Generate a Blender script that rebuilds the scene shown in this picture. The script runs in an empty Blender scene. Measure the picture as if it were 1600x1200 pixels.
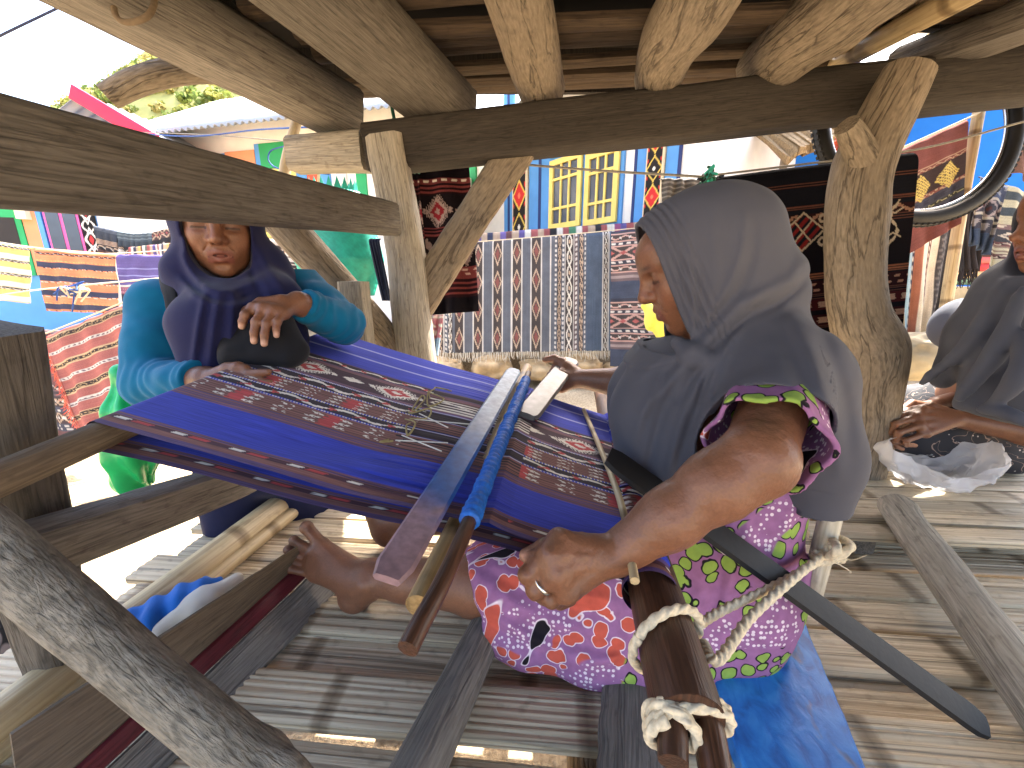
import bpy, math, random
import numpy as np
from mathutils import Vector, Matrix
random.seed(7)
S = bpy.context.scene
C = S.collection
R = math.radians
# ------------------------------------------------------------------ camera, sky, sun, exposure
F_PX, PITCH, CAM = 620.0, R(14.0), np.array([0.0, 0.0, 1.30])
cd = bpy.data.cameras.new('camera'); cam = bpy.data.objects.new('camera', cd); C.objects.link(cam)
cd.sensor_width = 36.0; cd.lens = 36.0 * F_PX / 1600.0; cd.clip_start = 0.02; cd.clip_end = 3000
cam.location = CAM; cam.rotation_euler = (math.pi / 2 - PITCH, 0, 0); S.camera = cam
SUN = Vector((0.33, 0.50, 0.80)).normalized()            # towards the sun
w = bpy.data.worlds.new('World'); S.world = w; w.use_nodes = True
nt = w.node_tree; bg = nt.nodes['Background']; sky = nt.nodes.new('ShaderNodeTexSky')
sky.sky_type = 'NISHITA'; sky.sun_disc = False
sky.sun_elevation = math.asin(SUN.z); sky.sun_rotation = math.atan2(SUN.x, SUN.y)
sky.dust_density = 6.0; sky.air_density = 1.0; sky.ozone_density = 0.3
nt.links.new(sky.outputs[0], bg.inputs[0]); bg.inputs[1].default_value = 0.15
sl = bpy.data.lights.new('sun', 'SUN'); sl.energy = 4.0; sl.angle = R(0.6); sl.color = (1.0, 0.95, 0.86)
so = bpy.data.objects.new('sun', sl); C.objects.link(so); so.rotation_euler = SUN.to_track_quat('Z', 'Y').to_euler()
so.location = (2, 4, 8)
S.view_settings.view_transform = 'Standard'; S.view_settings.look = 'None'
S.view_settings.gamma = 1.0; S.view_settings.exposure = 3.1
S.render.engine = 'CYCLES'
S.cycles.max_bounces = 7; S.cycles.diffuse_bounces = 5; S.cycles.glossy_bounces = 3
S.cycles.transparent_max_bounces = 8; S.cycles.transmission_bounces = 4
S.cycles.use_denoising = True
# ------------------------------------------------------------------ helpers
cp, sp = math.cos(PITCH), math.sin(PITCH)
def P(u, v, a):
    x = (u - 800) / F_PX * a; y = (600 - v) / F_PX * a
    return np.array([x, a * cp + y * sp, CAM[2] - a * sp + y * cp])
def Pz(u, v, z):
    k = -sp + (600 - v) / F_PX * cp
    return P(u, v, (z - CAM[2]) / k)
def Py(u, v, Y):
    return P(u, v, Y / (cp + (600 - v) / F_PX * sp))
def L(*c):                                               # sRGB 0..255 -> linear
    c = np.array(c[0] if len(c) == 1 else c, float) / 255.0
    return np.where(c <= 0.04045, c / 12.92, ((c + 0.055) / 1.055) ** 2.4)
def A(*x): return np.array(x, float)
def unit(v): v = np.asarray(v, float); return v / (np.linalg.norm(v) + 1e-12)
def hash3(i, j, k, seed):
    n = (i * 374761393 + j * 668265263 + k * 2147483647 + seed * 1274126177) & 0xffffffff
    n = ((n ^ (n >> 13)) * 1274126177) & 0xffffffff
    return ((n ^ (n >> 16)) & 0xffff) / 65535.0
def vnoise(p, seed=0):                                   # value noise in -1..1
    p = np.asarray(p, float); i = np.floor(p).astype(np.int64); f = p - i; f = f * f * (3 - 2 * f)
    r = 0.0
    for a in (0, 1):
        for b in (0, 1):
            for c in (0, 1):
                wgt = (f[..., 0] if a else 1 - f[..., 0]) * (f[..., 1] if b else 1 - f[..., 1]) * (f[..., 2] if c else 1 - f[..., 2])
                r = r + wgt * hash3(i[..., 0] + a, i[..., 1] + b, i[..., 2] + c, seed)
    return r * 2 - 1
WL = {}
def tag(o, label=None, cat=None, group=None, kind=None):
    if label: o['label'] = label
    if cat: o['category'] = cat
    if group: o['group'] = group
    if kind: o['kind'] = kind
    return o
def thing(name, label, cat, loc, group=None, kind=None):
    o = bpy.data.objects.new(name, None); C.objects.link(o); o.location = loc; o.empty_display_size = 0.05
    WL[o.name] = np.array(loc, float)
    return tag(o, label, cat, group, kind)
def mesh(name, V, F, gr=None, col=None, uv=None, smooth=True, sharp=None):
    V = np.asarray(V, np.float32)
    me = bpy.data.meshes.new(name)
    if isinstance(F, np.ndarray) and F.ndim == 2:
        n, k = F.shape
        me.vertices.add(len(V)); me.vertices.foreach_set('co', V.ravel())
        me.loops.add(n * k); me.loops.foreach_set('vertex_index', F.astype(np.int32).ravel())
        me.polygons.add(n); me.polygons.foreach_set('loop_start', np.arange(n, dtype=np.int32) * k)
        try: me.polygons.foreach_set('loop_total', np.full(n, k, dtype=np.int32))
        except Exception: pass
        me.update(calc_edges=True)
    else:
        me.from_pydata(V.tolist(), [], [list(map(int, f)) for f in F]); me.update()
    if gr is not None:
        at = me.attributes.new('gr', 'FLOAT_VECTOR', 'POINT'); at.data.foreach_set('vector', np.asarray(gr, np.float32).ravel())
    if col is not None:
        c4 = np.ones((len(V), 4), np.float32); c4[:, :3] = col
        at = me.attributes.new('Col', 'FLOAT_COLOR', 'POINT'); at.data.foreach_set('color', c4.ravel())
    me.polygons.foreach_set('use_smooth', np.full(len(me.polygons), smooth, dtype=bool))
    if sharp: me.set_sharp_from_angle(angle=R(sharp))
    return me
def mk(name, V, F, mat, parent=None, **k):
    V = np.asarray(V, float); c = (V.min(0) + V.max(0)) / 2; c[2] = V[:, 2].min()
    me = mesh(name, V - c, F, **k); me.materials.append(mat)
    return put(name, me, c, parent)
def put(name, me, c, parent=None):
    o = bpy.data.objects.new(name, me); C.objects.link(o)
    c = np.asarray(c, float)
    if parent is not None: o.parent = parent; o.location = c - WL[parent.name]
    else: o.location = c
    WL[o.name] = c.copy()
    return o
def join(parts):                                         # parts: (V, F[, gr/col]) -> one set
    Vs, Fs, Gs, n = [], [], [], 0
    for p in parts:
        Vs.append(p[0]); Fs += [[i + n for i in f] for f in p[1]]; n += len(p[0])
        if len(p) > 2: Gs.append(p[2])
    return np.vstack(Vs), Fs, (np.vstack(Gs) if Gs else None)
def spline(pts, n):
    pts = np.asarray(pts, float)
    if len(pts) == 2: t = np.linspace(0, 1, n)[:, None]; return pts[0] * (1 - t) + pts[1] * t
    q = np.vstack([2 * pts[0] - pts[1], pts, 2 * pts[-1] - pts[-2]])
    out = []
    for t in np.linspace(0, len(pts) - 1 - 1e-9, n):
        i = int(t); f = t - i; a, b, c, d = q[i:i + 4]
        out.append(0.5 * (2 * b + (c - a) * f + (2 * a - 5 * b + 4 * c - d) * f * f + (3 * b - a - 3 * c + d) * f ** 3))
    return np.array(out)
def rect(wd, ht, ch=0.006, m=3):
    a, b = wd / 2, ht / 2; o = []
    cs = [(a, -b), (a, b), (-a, b), (-a, -b)]
    for i in range(4):
        x0, y0 = cs[i]; x1, y1 = cs[(i + 1) % 4]; d = unit(A(x1 - x0, y1 - y0)); p0 = A(x0, y0) + d * ch; p1 = A(x1, y1) - d * ch
        for k in range(m + 1): o.append(p0 + (p1 - p0) * k / m)
    return np.array(o)
def circ(n=16): t = np.arange(n) * 2 * math.pi / n; return np.stack([np.cos(t), np.sin(t)], 1)
def tube(pts, rad, sec=None, n=14, seg=20, up=None, rough=0.0, freq=6.0, seed=0, cap=True, goff=None, twist=0.0, knots=0):
    """rad: radii per point (scale of sec). returns V, F(list), gr"""
    pts = np.asarray(pts, float); q = spline(pts, seg)
    rad = np.interp(np.linspace(0, 1, seg), np.linspace(0, 1, len(np.atleast_1d(rad))), np.atleast_1d(rad))
    sec = circ(n) if sec is None else np.asarray(sec); n = len(sec)
    T = np.gradient(q, axis=0); T /= np.linalg.norm(T, axis=1)[:, None]
    u0 = A(0, 0, 1) if up is None else np.asarray(up, float)
    if abs(np.dot(unit(u0), T[0])) > 0.95: u0 = A(1, 0.1, 0)
    lens = np.concatenate([[0], np.cumsum(np.linalg.norm(np.diff(q, axis=0), axis=1))])
    rng = np.random.RandomState(seed); off = rng.rand(3) * 50 if goff is None else np.asarray(goff, float)
    kn = [(rng.rand() * lens[-1], rng.rand() * 6.28, 0.15 + 0.15 * rng.rand()) for _ in range(knots)]
    V, G = [], []
    bvec = None
    for i in range(seg):
        if bvec is None: side = unit(np.cross(u0, T[i]))
        else: side = unit(bvec - np.dot(bvec, T[i]) * T[i])
        bvec = side; upv = np.cross(T[i], side)
        th = twist * i / seg; c_, s_ = math.cos(th), math.sin(th)
        s2 = np.stack([sec[:, 0] * c_ - sec[:, 1] * s_, sec[:, 0] * s_ + sec[:, 1] * c_], 1) * rad[i]
        if rough:
            nn = unit(sec[0]); ang = np.arctan2(sec[:, 1], sec[:, 0])
            pp = np.stack([np.cos(ang) * 1.3, np.sin(ang) * 1.3, np.full(n, lens[i] * freq)], 1)
            ns = vnoise(pp + off, seed) + 0.5 * vnoise(pp * 2.3 + off, seed + 5) + 0.22 * vnoise(pp * A(4, 4, 6) + off, seed + 6)
            fac = 1 + rough * ns
            for (kl, ka, kr) in kn:
                da = np.abs((ang - ka + math.pi) % (2 * math.pi) - math.pi)
                fac += 0.25 * np.exp(-((lens[i] - kl) / (rad[i] * 0.8)) ** 2 - (da / 0.5) ** 2)
            s2 = s2 * fac[:, None]
        V.append(q[i] + s2[:, :1] * side + s2[:, 1:] * upv)
        G.append(np.stack([s2[:, 0], s2[:, 1], np.full(n, lens[i])], 1) + off)
    V = np.vstack(V); G = np.vstack(G); F = []
    for i in range(seg - 1):
        for j in range(n):
            k = (j + 1) % n; F.append([i * n + j, i * n + k, (i + 1) * n + k, (i + 1) * n + j])
    if cap:
        for i, rev in ((0, True), (seg - 1, False)):
            c = len(V); ring = list(range(i * n, i * n + n))
            d = T[i] * (-1 if rev else 1) * (np.mean(np.abs(sec)) * rad[i] * 0.08)
            V = np.vstack([V, q[i][None] + d]); G = np.vstack([G, A(0, 0, lens[i])[None] + off])
            for j in range(n):
                k = (j + 1) % n
                F.append([c, ring[k], ring[j]] if rev else [c, ring[j], ring[k]])
    return V, F, G
def wood(name, pts, rad, mat, parent=None, sharp=50, **k):
    V, F, G = tube(pts, rad, **k)
    return mk(name, V, F, mat, parent, gr=G, sharp=sharp)
def box(c, s, rot=None):
    x, y, z = np.asarray(s, float) / 2
    V = A(-x, -y, -z), A(x, -y, -z), A(x, y, -z), A(-x, y, -z), A(-x, -y, z), A(x, -y, z), A(x, y, z), A(-x, y, z)
    V = np.array(V)
    if rot is not None: V = V @ np.asarray(rot).T
    return V + np.asarray(c), [[3, 2, 1, 0], [4, 5, 6, 7], [0, 1, 5, 4], [1, 2, 6, 5], [2, 3, 7, 6], [3, 0, 4, 7]]
# ------------------------------------------------------------------ materials
def nmat(name):
    m = bpy.data.materials.new(name); m.use_nodes = True
    n = m.node_tree.nodes; b = n['Principled BSDF']; return m, n, m.node_tree.links, b
def node(n, t, **k):
    x = n.new('ShaderNode' + t)
    for a, v in k.items(): setattr(x, a, v)
    return x
def c4(c): return (float(c[0]), float(c[1]), float(c[2]), 1.0)
def ramp(n, stops):
    r = node(n, 'ValToRGB'); e = r.color_ramp.elements
    while len(e) < len(stops): e.new(0.5)
    for i, (p, c) in enumerate(stops): e[i].position = p; e[i].color = c4(c)
    return r
def mixc(n, l, fac, a, b, mode='MIX'):
    x = node(n, 'Mix', data_type='RGBA', blend_type=mode)
    for s, v in ((0, fac), (6, a), (7, b)):
        if isinstance(v, (int, float)): x.inputs[s].default_value = v
        elif isinstance(v, bpy.types.NodeSocket): l.new(v, x.inputs[s])
        else: x.inputs[s].default_value = c4(v)
    return x.outputs[2]
def wood_mat(name, dark, light, blotch, sc=1.0, rough=0.8, bump=0.5, stretch=0.07, crack=0.5, lichen=None, spec=0.3, node_every=None):
    m, n, l, b = nmat(name)
    at = node(n, 'Attribute', attribute_name='gr')
    def noise(scale, st, detail=5, dist=0.0):
        mp = node(n, 'Mapping'); mp.inputs['Scale'].default_value = (1, 1, st); l.new(at.outputs['Vector'], mp.inputs[0])
        x = node(n, 'TexNoise'); x.inputs['Scale'].default_value = scale; x.inputs['Detail'].default_value = detail
        x.inputs['Distortion'].default_value = dist; l.new(mp.outputs[0], x.inputs['Vector']); return x.outputs['Fac']
    fib = noise(260 * sc, stretch, 8, 0.3); big = noise(9 * sc, 0.35, 5); crk = noise(34 * sc, stretch * 0.55, 4, 0.5); spots = noise(70 * sc, 0.6, 4)
    base = ramp(n, [(0.26, dark), (0.5, (np.asarray(dark) + light) / 2), (0.76, light)]); l.new(fib, base.inputs[0])
    br = ramp(n, [(0.38, (0, 0, 0)), (0.66, (1, 1, 1))]); l.new(big, br.inputs[0])
    col = mixc(n, l, br.outputs[0], base.outputs[0], blotch)
    cm = mixc(n, l, 0.55, col, base.outputs[0])
    cr = ramp(n, [(0.0, (1, 1, 1)), (0.478, (1, 1, 1)), (0.5, (0.10, 0.09, 0.08)), (0.513, (0.9, 0.9, 0.9)), (0.545, (1, 1, 1))]); l.new(crk, cr.inputs[0])
    sr = ramp(n, [(0.30, (0.45, 0.42, 0.4)), (0.42, (1, 1, 1))]); l.new(spots, sr.inputs[0]); cm = mixc(n, l, 0.45, cm, sr.outputs[0], 'MULTIPLY')
    col = mixc(n, l, crack, cm, cr.outputs[0], 'MULTIPLY')
    if lichen is not None:
        li = noise(95 * sc, 0.45, 7, 0.8); lr = ramp(n, [(0.46, (0, 0, 0)), (0.62, (1, 1, 1))]); l.new(li, lr.inputs[0])
        ld = noise(40 * sc, 0.5, 6, 0.8); ldr = ramp(n, [(0.34, (0.55, 0.55, 0.55)), (0.52, (1, 1, 1))]); l.new(ld, ldr.inputs[0])
        col = mixc(n, l, lr.outputs[0], col, lichen); col = mixc(n, l, 0.6, col, ldr.outputs[0], 'MULTIPLY')
    if node_every:
        sx = node(n, 'SeparateXYZ'); l.new(at.outputs['Vector'], sx.inputs[0])
        md = node(n, 'Math', operation='PINGPONG'); l.new(sx.outputs[2], md.inputs[0]); md.inputs[1].default_value = node_every / 2
        nr = ramp(n, [(0.0, (0.25, 0.2, 0.15)), (0.012, (0.5, 0.45, 0.4)), (0.02, (1, 1, 1))]); l.new(md.outputs[0], nr.inputs[0])
        col = mixc(n, l, 0.8, col, nr.outputs[0], 'MULTIPLY')
    l.new(col, b.inputs['Base Color'])
    rr = node(n, 'MapRange'); rr.inputs[3].default_value = max(0, rough - 0.12); rr.inputs[4].default_value = min(1, rough + 0.12)
    l.new(big, rr.inputs[0]); l.new(rr.outputs[0], b.inputs['Roughness'])
    b.inputs['Specular IOR Level'].default_value = spec
    rb = node(n, 'RGBToBW'); l.new(cr.outputs[0], rb.inputs[0]); ad = node(n, 'Math', operation='MULTIPLY_ADD'); l.new(rb.outputs[0], ad.inputs[0]); ad.inputs[1].default_value = 1.2 * crack; l.new(fib, ad.inputs[2])
    bp = node(n, 'Bump'); bp.inputs['Strength'].default_value = bump; bp.inputs['Distance'].default_value = 0.006
    l.new(ad.outputs[0], bp.inputs['Height']); l.new(bp.outputs[0], b.inputs['Normal'])
    return m
def plain(name, col, rough=0.6, var=0.15, scale=30, spec=0.4, bump=0.1, metal=0.0, dist=0.003, **k):
    m, n, l, b = nmat(name)
    tc = node(n, 'TexCoord'); x = node(n, 'TexNoise'); x.inputs['Scale'].default_value = scale; x.inputs['Detail'].default_value = 6
    l.new(tc.outputs['Object'], x.inputs['Vector'])
    c = np.asarray(col); r = ramp(n, [(0.3, c * (1 - var)), (0.7, np.minimum(1, c * (1 + var)))]); l.new(x.outputs['Fac'], r.inputs[0])
    l.new(r.outputs[0], b.inputs['Base Color']); b.inputs['Roughness'].default_value = rough
    b.inputs['Specular IOR Level'].default_value = spec; b.inputs['Metallic'].default_value = metal
    if bump:
        bp = node(n, 'Bump'); bp.inputs['Strength'].default_value = bump; bp.inputs['Distance'].default_value = dist
        l.new(x.outputs['Fac'], bp.inputs['Height']); l.new(bp.outputs[0], b.inputs['Normal'])
    for a, v in k.items(): b.inputs[a.replace('_', ' ')].default_value = v
    return m
def vcol_mat(name, rough=0.9, spec=0.15, weave=900.0, var=0.25, transl=0.0, bump=0.3, sss=0.0, sssr=(0.02, 0.008, 0.004), sheen=0.0, vscale=18, tint=None):
    m, n, l, b = nmat(name)
    at = node(n, 'Attribute', attribute_name='Col'); tc = node(n, 'TexCoord')
    x = node(n, 'TexNoise'); x.inputs['Scale'].default_value = vscale; x.inputs['Detail'].default_value = 6; l.new(tc.outputs['Object'], x.inputs['Vector'])
    f = node(n, 'TexNoise'); f.inputs['Scale'].default_value = weave; f.inputs['Detail'].default_value = 2; l.new(tc.outputs['Object'], f.inputs['Vector'])
    r = ramp(n, [(0.25, (1 - var,) * 3), (0.75, (1 + var * 0.4,) * 3)]); l.new(x.outputs['Fac'], r.inputs[0])
    r2 = ramp(n, [(0.3, (1 - var,) * 3), (0.7, (1 + var * 0.3,) * 3)]); l.new(f.outputs['Fac'], r2.inputs[0])
    col = mixc(n, l, 1.0, at.outputs['Color'], r.outputs[0], 'MULTIPLY'); col = mixc(n, l, 1.0, col, r2.outputs[0], 'MULTIPLY')
    l.new(col, b.inputs['Base Color']); b.inputs['Roughness'].default_value = rough; b.inputs['Specular IOR Level'].default_value = spec
    if sss: b.inputs['Subsurface Weight'].default_value = sss; b.inputs['Subsurface Radius'].default_value = sssr; b.inputs['Subsurface Scale'].default_value = 1.0
    if sheen: b.inputs['Sheen Weight'].default_value = sheen; b.inputs['Sheen Roughness'].default_value = 0.5
    if bump:
        bp = node(n, 'Bump'); bp.inputs['Strength'].default_value = bump; bp.inputs['Distance'].default_value = 0.001
        l.new(f.outputs['Fac'], bp.inputs['Height']); l.new(bp.outputs[0], b.inputs['Normal'])
    if transl:
        t = node(n, 'BsdfTranslucent'); l.new(col, t.inputs[0]); ms = node(n, 'MixShader'); ms.inputs[0].default_value = transl
        out = n['Material Output']; l.new(b.outputs[0], ms.inputs[1]); l.new(t.outputs[0], ms.inputs[2]); l.new(ms.outputs[0], out.inputs[0])
    return m
# ------------------------------------------------------------------ signed distance fields -> mesh
class SDF:
    def __init__(s, lo, hi, h):
        s.lo = np.asarray(lo, float); s.h = h; s.n = np.ceil((np.asarray(hi, float) - s.lo) / h).astype(int) + 1
        s.f = np.full(tuple(s.n), 1.0, np.float32)
        s.ax = [(s.lo[i] + h * np.arange(s.n[i])).astype(np.float32) for i in range(3)]
    def reg(s, lo, hi):
        i0 = np.clip(np.floor((np.asarray(lo) - s.lo) / s.h).astype(int), 0, s.n - 1); i1 = np.clip(np.ceil((np.asarray(hi) - s.lo) / s.h).astype(int) + 1, 1, s.n)
        if (i1 - i0 <= 0).any(): return None
        q = tuple(slice(a, b) for a, b in zip(i0, i1))
        return q, s.ax[0][q[0]][:, None, None], s.ax[1][q[1]][None, :, None], s.ax[2][q[2]][None, None, :]
    def op(s, fn, lo, hi, k, mode='u'):
        pad = k + 3 * s.h + (0.02 if mode == 'u' else 0.0)
        g = s.reg(np.asarray(lo) - pad, np.asarray(hi) + pad)
        if g is None: return s
        q, X, Y, Z = g; d = fn(X, Y, Z); a = s.f[q]
        if mode == 's': a = -a; 
        if k > 0:
            hh = np.clip(0.5 + 0.5 * (d - a) / k, 0, 1) if mode != 'i' else np.clip(0.5 - 0.5 * (d - a) / k, 0, 1)
            r = d + (a - d) * hh + (-k * hh * (1 - hh) if mode != 'i' else k * hh * (1 - hh))
        else: r = np.minimum(a, d) if mode != 'i' else np.maximum(a, d)
        s.f[q] = -r if mode == 's' else r
        return s
    def cap(s, a, b, ra, rb=None, k=0.01, mode='u'):
        a = np.asarray(a, float); b = np.asarray(b, float); rb = ra if rb is None else rb; ab = b - a; L2 = max(1e-9, float(ab @ ab)); rm = max(ra, rb)
        def fn(X, Y, Z):
            t = np.clip(((X - a[0]) * ab[0] + (Y - a[1]) * ab[1] + (Z - a[2]) * ab[2]) / L2, 0, 1)
            return np.sqrt((X - a[0] - t * ab[0]) ** 2 + (Y - a[1] - t * ab[1]) ** 2 + (Z - a[2] - t * ab[2]) ** 2) - (ra + (rb - ra) * t)
        return s.op(fn, np.minimum(a, b) - rm, np.maximum(a, b) + rm, k, mode)
    def chain(s, pts, rs, k=0.01, mode='u', n=None):
        if n: rs = np.interp(np.linspace(0, 1, n), np.linspace(0, 1, len(rs)), rs); pts = spline(pts, n)
        for i in range(len(pts) - 1): s.cap(pts[i], pts[i + 1], rs[i], rs[i + 1], k, mode)
        return s
    def ell(s, c, r, rot=None, k=0.01, mode='u'):
        c = np.asarray(c, float); r = np.asarray(r, float); M = np.eye(3) if rot is None else np.asarray(rot)   # columns = local axes
        def fn(X, Y, Z):
            x, y, z = X - c[0], Y - c[1], Z - c[2]
            p = [x * M[0, i] + y * M[1, i] + z * M[2, i] for i in range(3)]
            k0 = np.sqrt(sum((p[i] / r[i]) ** 2 for i in range(3))); k1 = np.sqrt(sum((p[i] / r[i] ** 2) ** 2 for i in range(3))) + 1e-9
            return k0 * (k0 - 1) / k1
        e = np.sqrt((M ** 2) @ (r ** 2))
        return s.op(fn, c - e, c + e, k, mode)
    def plane(s, p, nrm, k=0.0, lo=None, hi=None):        # keep the side the normal points away from
        p = np.asarray(p, float); nrm = unit(nrm)
        fn = lambda X, Y, Z: (X - p[0]) * nrm[0] + (Y - p[1]) * nrm[1] + (Z - p[2]) * nrm[2]
        return s.op(fn, s.lo if lo is None else lo, s.lo + s.h * s.n if hi is None else hi, k, 'i')
    def warp(s, fn, band=0.016):                            # f += fn(points) near the surface
        m = np.abs(s.f) < band; i = np.argwhere(m); p = s.lo + i * s.h
        s.f[m] += fn(p).astype(np.float32); return s
    def shell(s, th): s.f = np.abs(s.f + th / 2) - th / 2; return s
    def mesh(s):
        f = s.f; f[0] = f[-1] = 1; f[:, 0] = f[:, -1] = 1; f[:, :, 0] = f[:, :, -1] = 1
        sg = f < 0; a = sg[:-1, :-1, :-1]
        cn = [(i, j, k) for i in (0, 1) for j in (0, 1) for k in (0, 1)]
        cnt = np.zeros(a.shape, np.uint8)
        N = f.shape
        for (i, j, k) in cn: cnt += sg[i:N[0] - 1 + i, j:N[1] - 1 + j, k:N[2] - 1 + k]
        act = (cnt > 0) & (cnt < 8); I = np.argwhere(act); idx = np.full(a.shape, -1, np.int32); idx[act] = np.arange(len(I))
        val = np.stack([f[I[:, 0] + i, I[:, 1] + j, I[:, 2] + k] for (i, j, k) in cn], 1)
        acc = np.zeros((len(I), 3)); num = np.zeros(len(I))
        cna = np.array(cn, float)
        for p in range(8):
            for q in range(p + 1, 8):
                if abs(cna[p] - cna[q]).sum() != 1: continue
                x = (val[:, p] < 0) != (val[:, q] < 0); t = val[:, p] / (val[:, p] - val[:, q] + 1e-12)
                pos = cna[p] + t[:, None] * (cna[q] - cna[p]); acc[x] += pos[x]; num[x] += 1
        V = s.lo + (I + acc / np.maximum(num, 1)[:, None]) * s.h
        Q = []
        for ax in range(3):
            sl0 = [slice(1, -1)] * 3; sl1 = [slice(1, -1)] * 3; sl0[ax] = slice(0, -1); sl1[ax] = slice(1, None)
            s0 = sg[tuple(sl0)]; s1 = sg[tuple(sl1)]
            E = np.argwhere(s0 != s1); o = np.array([1, 1, 1]); o[ax] = 0; E = E + o
            b, c = [(1, 2), (2, 0), (0, 1)][ax]
            d = []
            for (x, y) in ((0, 0), (1, 0), (1, 1), (0, 1)):
                e = E.copy(); e[:, b] -= x; e[:, c] -= y; d.append(idx[e[:, 0], e[:, 1], e[:, 2]])
            d = np.stack(d, 1); ins = sg[tuple((E).T)]
            d[ins] = d[ins][:, ::-1]
            Q.append(d)
        Q = np.vstack(Q); Q = Q[(Q >= 0).all(1)]
        return V, Q

def proj(p):
    d = p - CAM; a = d[:, 1] * cp - d[:, 2] * sp; y = d[:, 1] * sp + d[:, 2] * cp
    return 800 + F_PX * d[:, 0] / a, 600 - F_PX * y / a
def folds(p, specs, keep=None):
    """cloth folds: each (points in the picture, width, height); positive height = ridge"""
    u, v = proj(p); tot = np.zeros(len(p))
    for pts, wd, ht in specs:
        q = spline(np.array([(a, b, 0) for a, b in pts], float), 9)[:, :2]; lo = q.min(0) - 2.6 * wd; hi = q.max(0) + 2.6 * wd
        ix = np.nonzero((u > lo[0]) & (u < hi[0]) & (v > lo[1]) & (v < hi[1]))[0]; U, W = u[ix], v[ix]; best = np.full(len(ix), 1e9); tb = np.zeros(len(ix))
        for i in range(len(q) - 1):
            a, b = q[i], q[i + 1]; ab = b - a; L2 = ab @ ab + 1e-9
            t_ = np.clip(((U - a[0]) * ab[0] + (W - a[1]) * ab[1]) / L2, 0, 1); d = np.hypot(U - a[0] - t_ * ab[0], W - a[1] - t_ * ab[1]); m = d < best
            best[m] = d[m]; tb[m] = (i + t_[m]) / (len(q) - 1)
        tot[ix] -= ht * np.exp(-(best / wd) ** 2) * np.sqrt(np.clip(np.sin(np.pi * np.clip(tb * 0.92 + 0.04, 0, 1)), 0, 1))
    return tot if keep is None else tot * keep(p)
# ------------------------------------------------------------------ wood materials
M = {}
M['grey'] = wood_mat('weathered_wood', L(80, 75, 69), L(138, 130, 119), L(100, 93, 84), bump=0.6, crack=0.45)
M['rail'] = wood_mat('grey_rail_wood', L(64, 59, 53), L(112, 104, 93), L(78, 71, 62), bump=0.5, crack=0.4)
M['pale'] = wood_mat('pale_weathered_wood', L(114, 107, 96), L(180, 171, 154), L(142, 133, 118), bump=0.6, crack=0.45)
M['brown'] = wood_mat('brown_wood', L(70, 59, 48), L(120, 104, 84), L(90, 76, 60), bump=0.4, rough=0.7, crack=0.3)
M['dark'] = wood_mat('dark_beam_wood', L(36, 32, 29), L(68, 61, 53), L(46, 41, 36), bump=0.4, crack=0.4)
M['log'] = wood_mat('barkless_log', L(96, 85, 72), L(150, 136, 116), L(122, 109, 92), sc=0.7, bump=0.8, stretch=0.2, crack=0.6)
M['lichen'] = wood_mat('lichened_log', L(84, 79, 70), L(144, 136, 121), L(98, 91, 80), sc=1.0, bump=0.9, stretch=0.2, lichen=L(138, 130, 116), crack=0.15)
M['slat'] = wood_mat('split_bamboo', L(150, 132, 106), L(220, 203, 172), L(180, 162, 132), sc=0.7, bump=0.4, stretch=0.02, rough=0.5, node_every=0.42, crack=0.6, spec=0.4)
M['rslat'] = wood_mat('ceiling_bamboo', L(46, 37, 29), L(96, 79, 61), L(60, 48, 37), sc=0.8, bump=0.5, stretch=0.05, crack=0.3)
M['bamboo'] = wood_mat('bamboo_pole', L(150, 128, 92), L(206, 186, 146), L(176, 152, 112), sc=0.5, bump=0.3, stretch=0.03, rough=0.5, node_every=0.33, crack=0.15, spec=0.4)
M['tanrod'] = wood_mat('tan_bamboo_rod', L(112, 90, 56), L(168, 142, 98), L(92, 72, 46), sc=0.5, bump=0.3, stretch=0.05, rough=0.45, node_every=0.33, crack=0.3, spec=0.4)
M['polish'] = wood_mat('polished_brown_wood', L(42, 26, 18), L(92, 60, 42), L(62, 40, 28), bump=0.2, rough=0.42, crack=0.3, spec=0.4)
M['maroon'] = wood_mat('maroon_paint', L(66, 16, 24), L(96, 30, 38), L(74, 36, 34), bump=0.3, rough=0.45, crack=0.4)
M['rope'] = plain('pale_rope', L(206, 192, 164), 0.9, 0.2, 200, bump=0.4)
# ------------------------------------------------------------------ ground
def gz(x, y): return 0.16 * np.clip((y - 1.8) / 2.2, 0, 1) ** 2
gx = np.concatenate([-np.geomspace(600, 8, 24), np.linspace(-7, 7, 70), np.geomspace(8, 600, 24)])
gy = np.concatenate([-np.geomspace(300, 4, 16), np.linspace(-3, 8, 70), np.geomspace(9, 900, 30)])
X, Y = np.meshgrid(gx, gy, indexing='ij')
Z = gz(X, Y) + 0.018 * vnoise(np.stack([X * 1.3, Y * 1.3, X * 0], -1), 3) + 0.008 * vnoise(np.stack([X * 5, Y * 5, X * 0], -1), 4)
def gridF(nu, nv):
    i = np.arange(nu * nv).reshape(nu, nv)
    return np.stack([i[:-1, :-1], i[1:, :-1], i[1:, 1:], i[:-1, 1:]], -1).reshape(-1, 4)
mg, n, l, b = nmat('dusty_earth')
tc = node(n, 'TexCoord'); x1 = node(n, 'TexNoise'); x1.inputs['Scale'].default_value = 1.4; x1.inputs['Detail'].default_value = 10; l.new(tc.outputs['Object'], x1.inputs['Vector'])
x2 = node(n, 'TexNoise'); x2.inputs['Scale'].default_value = 60; x2.inputs['Detail'].default_value = 6; l.new(tc.outputs['Object'], x2.inputs['Vector'])
r1 = ramp(n, [(0.3, L(150, 130, 102)), (0.7, L(196, 178, 148))]); l.new(x1.outputs['Fac'], r1.inputs[0])
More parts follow.
